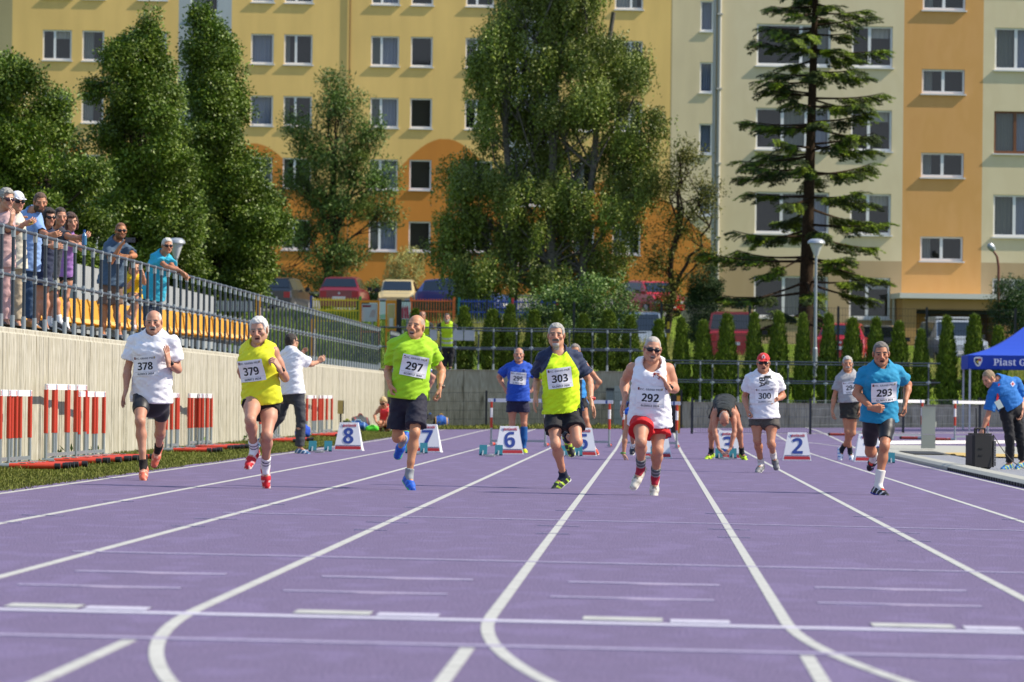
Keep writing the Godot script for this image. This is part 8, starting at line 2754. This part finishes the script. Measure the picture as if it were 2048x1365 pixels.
	person("behind297", "man in a blue shirt with white sleeve stripes, mostly hidden behind runner 297", 0.014, {"skin": "c29078", "hair": "short", "hairc": "7a6a5c", "topc": "12389c", "topf": stripe_sleeves, "sleeve": 0.62, "loose": 0.012, "hem": 0.03, "bottom": "shorts", "len": 0.5, "botc": "16204a", "sock_h": 0.08, "sock": "d8d8d8", "shoe": "d8d8d8", "curlA": 0.4, "curlB": 0.4})
	person("behind303", "man with a bib ending in 2, mostly hidden behind runner 303", 0.014, {"skin": "b8805f", "hair": "short", "hairc": "8a8078", "top": "sleeveless", "topc": "15161a", "topf": split_navy, "hem": 0.05, "bottom": "shorts", "len": 0.58, "botc": "141518", "botf": side_blue, "sock_h": 0.14, "sock": "e4e4e6", "shoe": "d8502c", "sole": "e8c8b8", "bib": "302", "bib_at": 0.62, "bib_x": 0.06, "curlA": 0.4, "curlB": 0.4})
	person("crouch", "man in a blue top with one hand on the ground, crouching behind runner 292", 0.014, {"skin": "bd8a6c", "hair": "short", "hairc": "7a6a5c", "top": "tee", "sleeve": 0.1, "topc": "1a5cc0", "hem": 0.05, "bottom": "shorts", "len": 0.4, "botc": "16204a", "sock_h": 0.05, "sock": "d8d8d8", "shoe": "30343c", "curlA": 0.3, "curlB": 0.3, "watchA": "6aa050", "look": [0, -50, 0]})
	var mar := "marshals in yellow vests leaning on the back railing"
	person("marA", "marshal in a yellow vest leaning on the railing, half hidden behind runner 297", 0.016, {"skin": "b88468", "hair": "horseshoe", "hairc": "8a8078", "top_name": "safety_vest", "topc": "b4d818", "topf": vest_bands, "sleeve": 0.6, "bottom": "trousers", "botc": "1a1b1f", "shoe": "1c1c1e"}, mar)
	person("marB", "bearded marshal in a yellow vest and black trousers leaning on the railing", 0.016, {"skin": "b88468", "hair": "short", "hairc": "4a4440", "hairt": 0.006, "beard": "a8a098", "beardw": 2.0, "top_name": "safety_vest", "topc": "b4d818", "topf": vest_bands, "sleeve": 0.6, "bottom": "trousers", "botc": "1a1b1f", "shoe": "1c1c1e", "girth": 1.05}, mar)
	var sp := "spectators at the railing above the concrete wall"
	person("womanpink", "grey haired woman in pink and sunglasses, leftmost spectator", 0.014, {"skin": "c09078", "hair": "full", "hairc": "9c9890", "hairt": 0.024, "topc": "c4a09c", "sleeve": 1.6, "bottom": "trousers", "botc": "c49c98", "shoe": "4a4a50", "shades": true, "lens": "3a2430", "look": [35, -6, 0]}, sp)
	person("mancap", "man in a white cap behind the woman in pink, holding a yellow phone", 0.014, {"skin": "bd8a70", "hair": "cap", "hairc": "e4e4ea", "topc": "cbc5b4", "sleeve": 0.6, "bottom": "trousers", "botc": "a89880", "shoe": "4a4a50", "shades": true, "look": [30, -4, 0], "extra": func(b: Body, _t: Node3D) -> void: held_box(b, 1, Vector3(0.10, 0.05, 0.012), "c89a28", "phone", "yellow phone in the hands of the man in the white cap", "phone")}, sp)
	person("manblue", "bearded man in a light blue shirt and jeans leaning on the railing", 0.014, {"skin": "b9805f", "hair": "short", "hairc": "5e4432", "hairt": 0.012, "beard": "4a3426", "beardw": 2.0, "girth": 1.08, "topc": "7f9fcf", "sleeve": 1.55, "collar": "86a6d4", "hem": 0.08, "bottom": "trousers", "botc": "27405e", "shoe": "9c6a34", "sole": "5a4028", "look": [18, -12, 0]}, sp)
	person("womandark", "dark haired woman in sunglasses between the men in blue and in navy", 0.014, {"skin": "b98468", "hair": "long", "hairc": "2a1a14", "hairt": 0.02, "girth": 0.92, "topc": "1c2440", "sleeve": 0.4, "hem": 0.25, "bottom": "shorts", "len": 0.5, "botc": "1c2440", "shoe": "303034", "shades": true, "look": [30, -4, 0]}, sp)
	person("mandark", "dark haired man in a navy T-shirt reaching over the railing with a bottle", 0.014, {"skin": "bb8468", "hair": "short", "hairc": "3a2a20", "hairt": 0.010, "hairline": 0.014, "girth": 1.05, "topc": "30343e", "sleeve": 0.55, "bottom": "shorts", "len": 0.85, "botc": "8c8878", "sock_h": 0.1, "sock": "e0e0e0", "shoe": "24262a", "sole": "d8d8d8", "look": [22, -12, 0], "extra": func(b: Body, _t: Node3D) -> void: bottle_at(b, 1)}, sp)
	person("girl", "girl with brown hair in a purple top and black shorts at the railing", 0.014, {"skin": "c08c70", "hair": "long", "hairc": "4a2e20", "hairt": 0.014, "girth": 0.86, "agirth": 0.85, "lgirth": 0.9, "topc": "9a6fb4", "sleeve": 0.4, "hem": 0.06, "bottom": "shorts", "len": 0.35, "botc": "15151a", "sock_h": 0.1, "sock": "e0e0e0", "shoe": "24262a", "look": [24, -12, 8], "watchB": "3a6090"}, sp)
	person("manfilm", "man in a slate T-shirt and brown shorts filming with a phone", 0.014, {"skin": "b5794e", "hair": "short", "hairc": "7a4a2c", "hairt": 0.006, "beard": "6a452e", "beardw": 2.0, "girth": 1.04, "topc": "42586e", "sleeve": 0.62, "hem": 0.07, "bottom": "shorts", "len": 0.9, "botc": "6e5648", "flare": 0.02, "shoe": "40404a", "shades": true, "look": [16, -2, 0], "watchB": "18181c", "extra": func(b: Body, _t: Node3D) -> void: held_box(b, 0, Vector3(0.15, 0.075, 0.012), "26282e", "phone", "dark phone held up by the man in the slate T-shirt", "phone", Vector3(0.08, 0.0, 0.04))}, sp)
	person("child", "child in a yellow T-shirt sitting behind the railing and looking through a camera", 0.014, {"skin": "c08c6c", "hair": "short", "hairc": "5a3c28", "girth": 0.72, "agirth": 0.7, "lgirth": 0.72, "hs": 0.8, "fs": 0.8, "topc": "e2b800", "sleeve": 0.55, "hem": 0.08, "bottom": "shorts", "len": 0.4, "botc": "26262a", "shoe": "c8a8a4", "sole": "dcd8b0", "look": [20, -4, 0]}, sp)
	person("manturq", "white haired man in a turquoise polo shirt leaning over the railing", 0.014, {"skin": "b9805f", "hair": "full", "hairc": "cfcbc2", "hairt": 0.012, "girth": 1.08, "belly": 0.02, "topc": "2aa6c4", "sleeve": 0.62, "loose": 0.015, "hem": 0.12, "collar": "30accb", "bottom": "trousers", "botc": "263448", "shoe": "40404a", "shades": true, "look": [20, -6, 0], "watchB": "303034"}, sp)
	person("womanred", "blonde woman in a red vest and sunglasses kneeling by the bags at the wall", 0.014, {"skin": "b98466", "hair": "tied", "hairc": "c9ae7c", "hairt": 0.014, "girth": 0.9, "agirth": 0.85, "lgirth": 0.9, "top": "singlet", "topc": "d8323c", "bottom": "shorts", "len": 0.3, "botc": "1c1c20", "shoe": "2a4038", "shades": true, "look": [-20, -35, 0]})
	place_people()

func _ready() -> void:
	rng.seed = 20240
	var cam := Camera3D.new()
	cam.name = "camera"
	add_child(cam)
	cam.position = Vector3(0, 0.9, 0)
	cam.basis = Basis.from_euler(Vector3(deg_to_rad(0.62703), deg_to_rad(1.46822), deg_to_rad(0.66)))
	cam.far = 900.0
	var at := CameraAttributesPhysical.new()
	at.frustum_focal_length = 24.0 / (2.0 * 682.5 / 10900.0)
	at.frustum_focus_distance = 56.0
	at.exposure_aperture = 7.1
	cam.attributes = at
	cam.fov = rad_to_deg(2.0 * atan(682.5 / 10900.0))
	var we := WorldEnvironment.new()
	we.name = "world"
	add_child(we)
	var env := Environment.new()
	we.environment = env
	env.background_mode = Environment.BG_SKY
	env.tonemap_mode = Environment.TONE_MAPPER_LINEAR
	env.tonemap_exposure = 1.3
	env.background_energy_multiplier = 0.9
	env.sdfgi_enabled = true
	env.ssao_enabled = true
	env.ssil_enabled = true
	env.sky = Sky.new()
	var sk := ProceduralSkyMaterial.new()
	sk.sky_top_color = Color("86a8d8")
	sk.sky_horizon_color = Color("e2e8ee")
	sk.ground_bottom_color = Color("5a5a50")
	sk.ground_horizon_color = Color("a8b0b4")
	env.sky.sky_material = sk
	var sun := DirectionalLight3D.new()
	sun.name = "sun"
	add_child(sun)
	sun.look_at_from_position(Vector3(74.3, 66.9, 2.6), Vector3.ZERO)
	sun.light_energy = 1.6
	sun.light_color = Color(1.0, 0.955, 0.88)
	sun.light_angular_distance = 0.5
	sun.shadow_enabled = true
	make_track()
	make_walls()
	make_flats()
	make_railings()
	make_fences()
	make_broadleaf()
	make_conifer()
	make_evergreens()
	make_grass()
	make_cars()
	make_seats()
	make_lamps_signs()
	make_tent()
	make_hurdles()
	make_boards()
	make_blocks()
	make_bags()
	make_speaker()
	make_people()
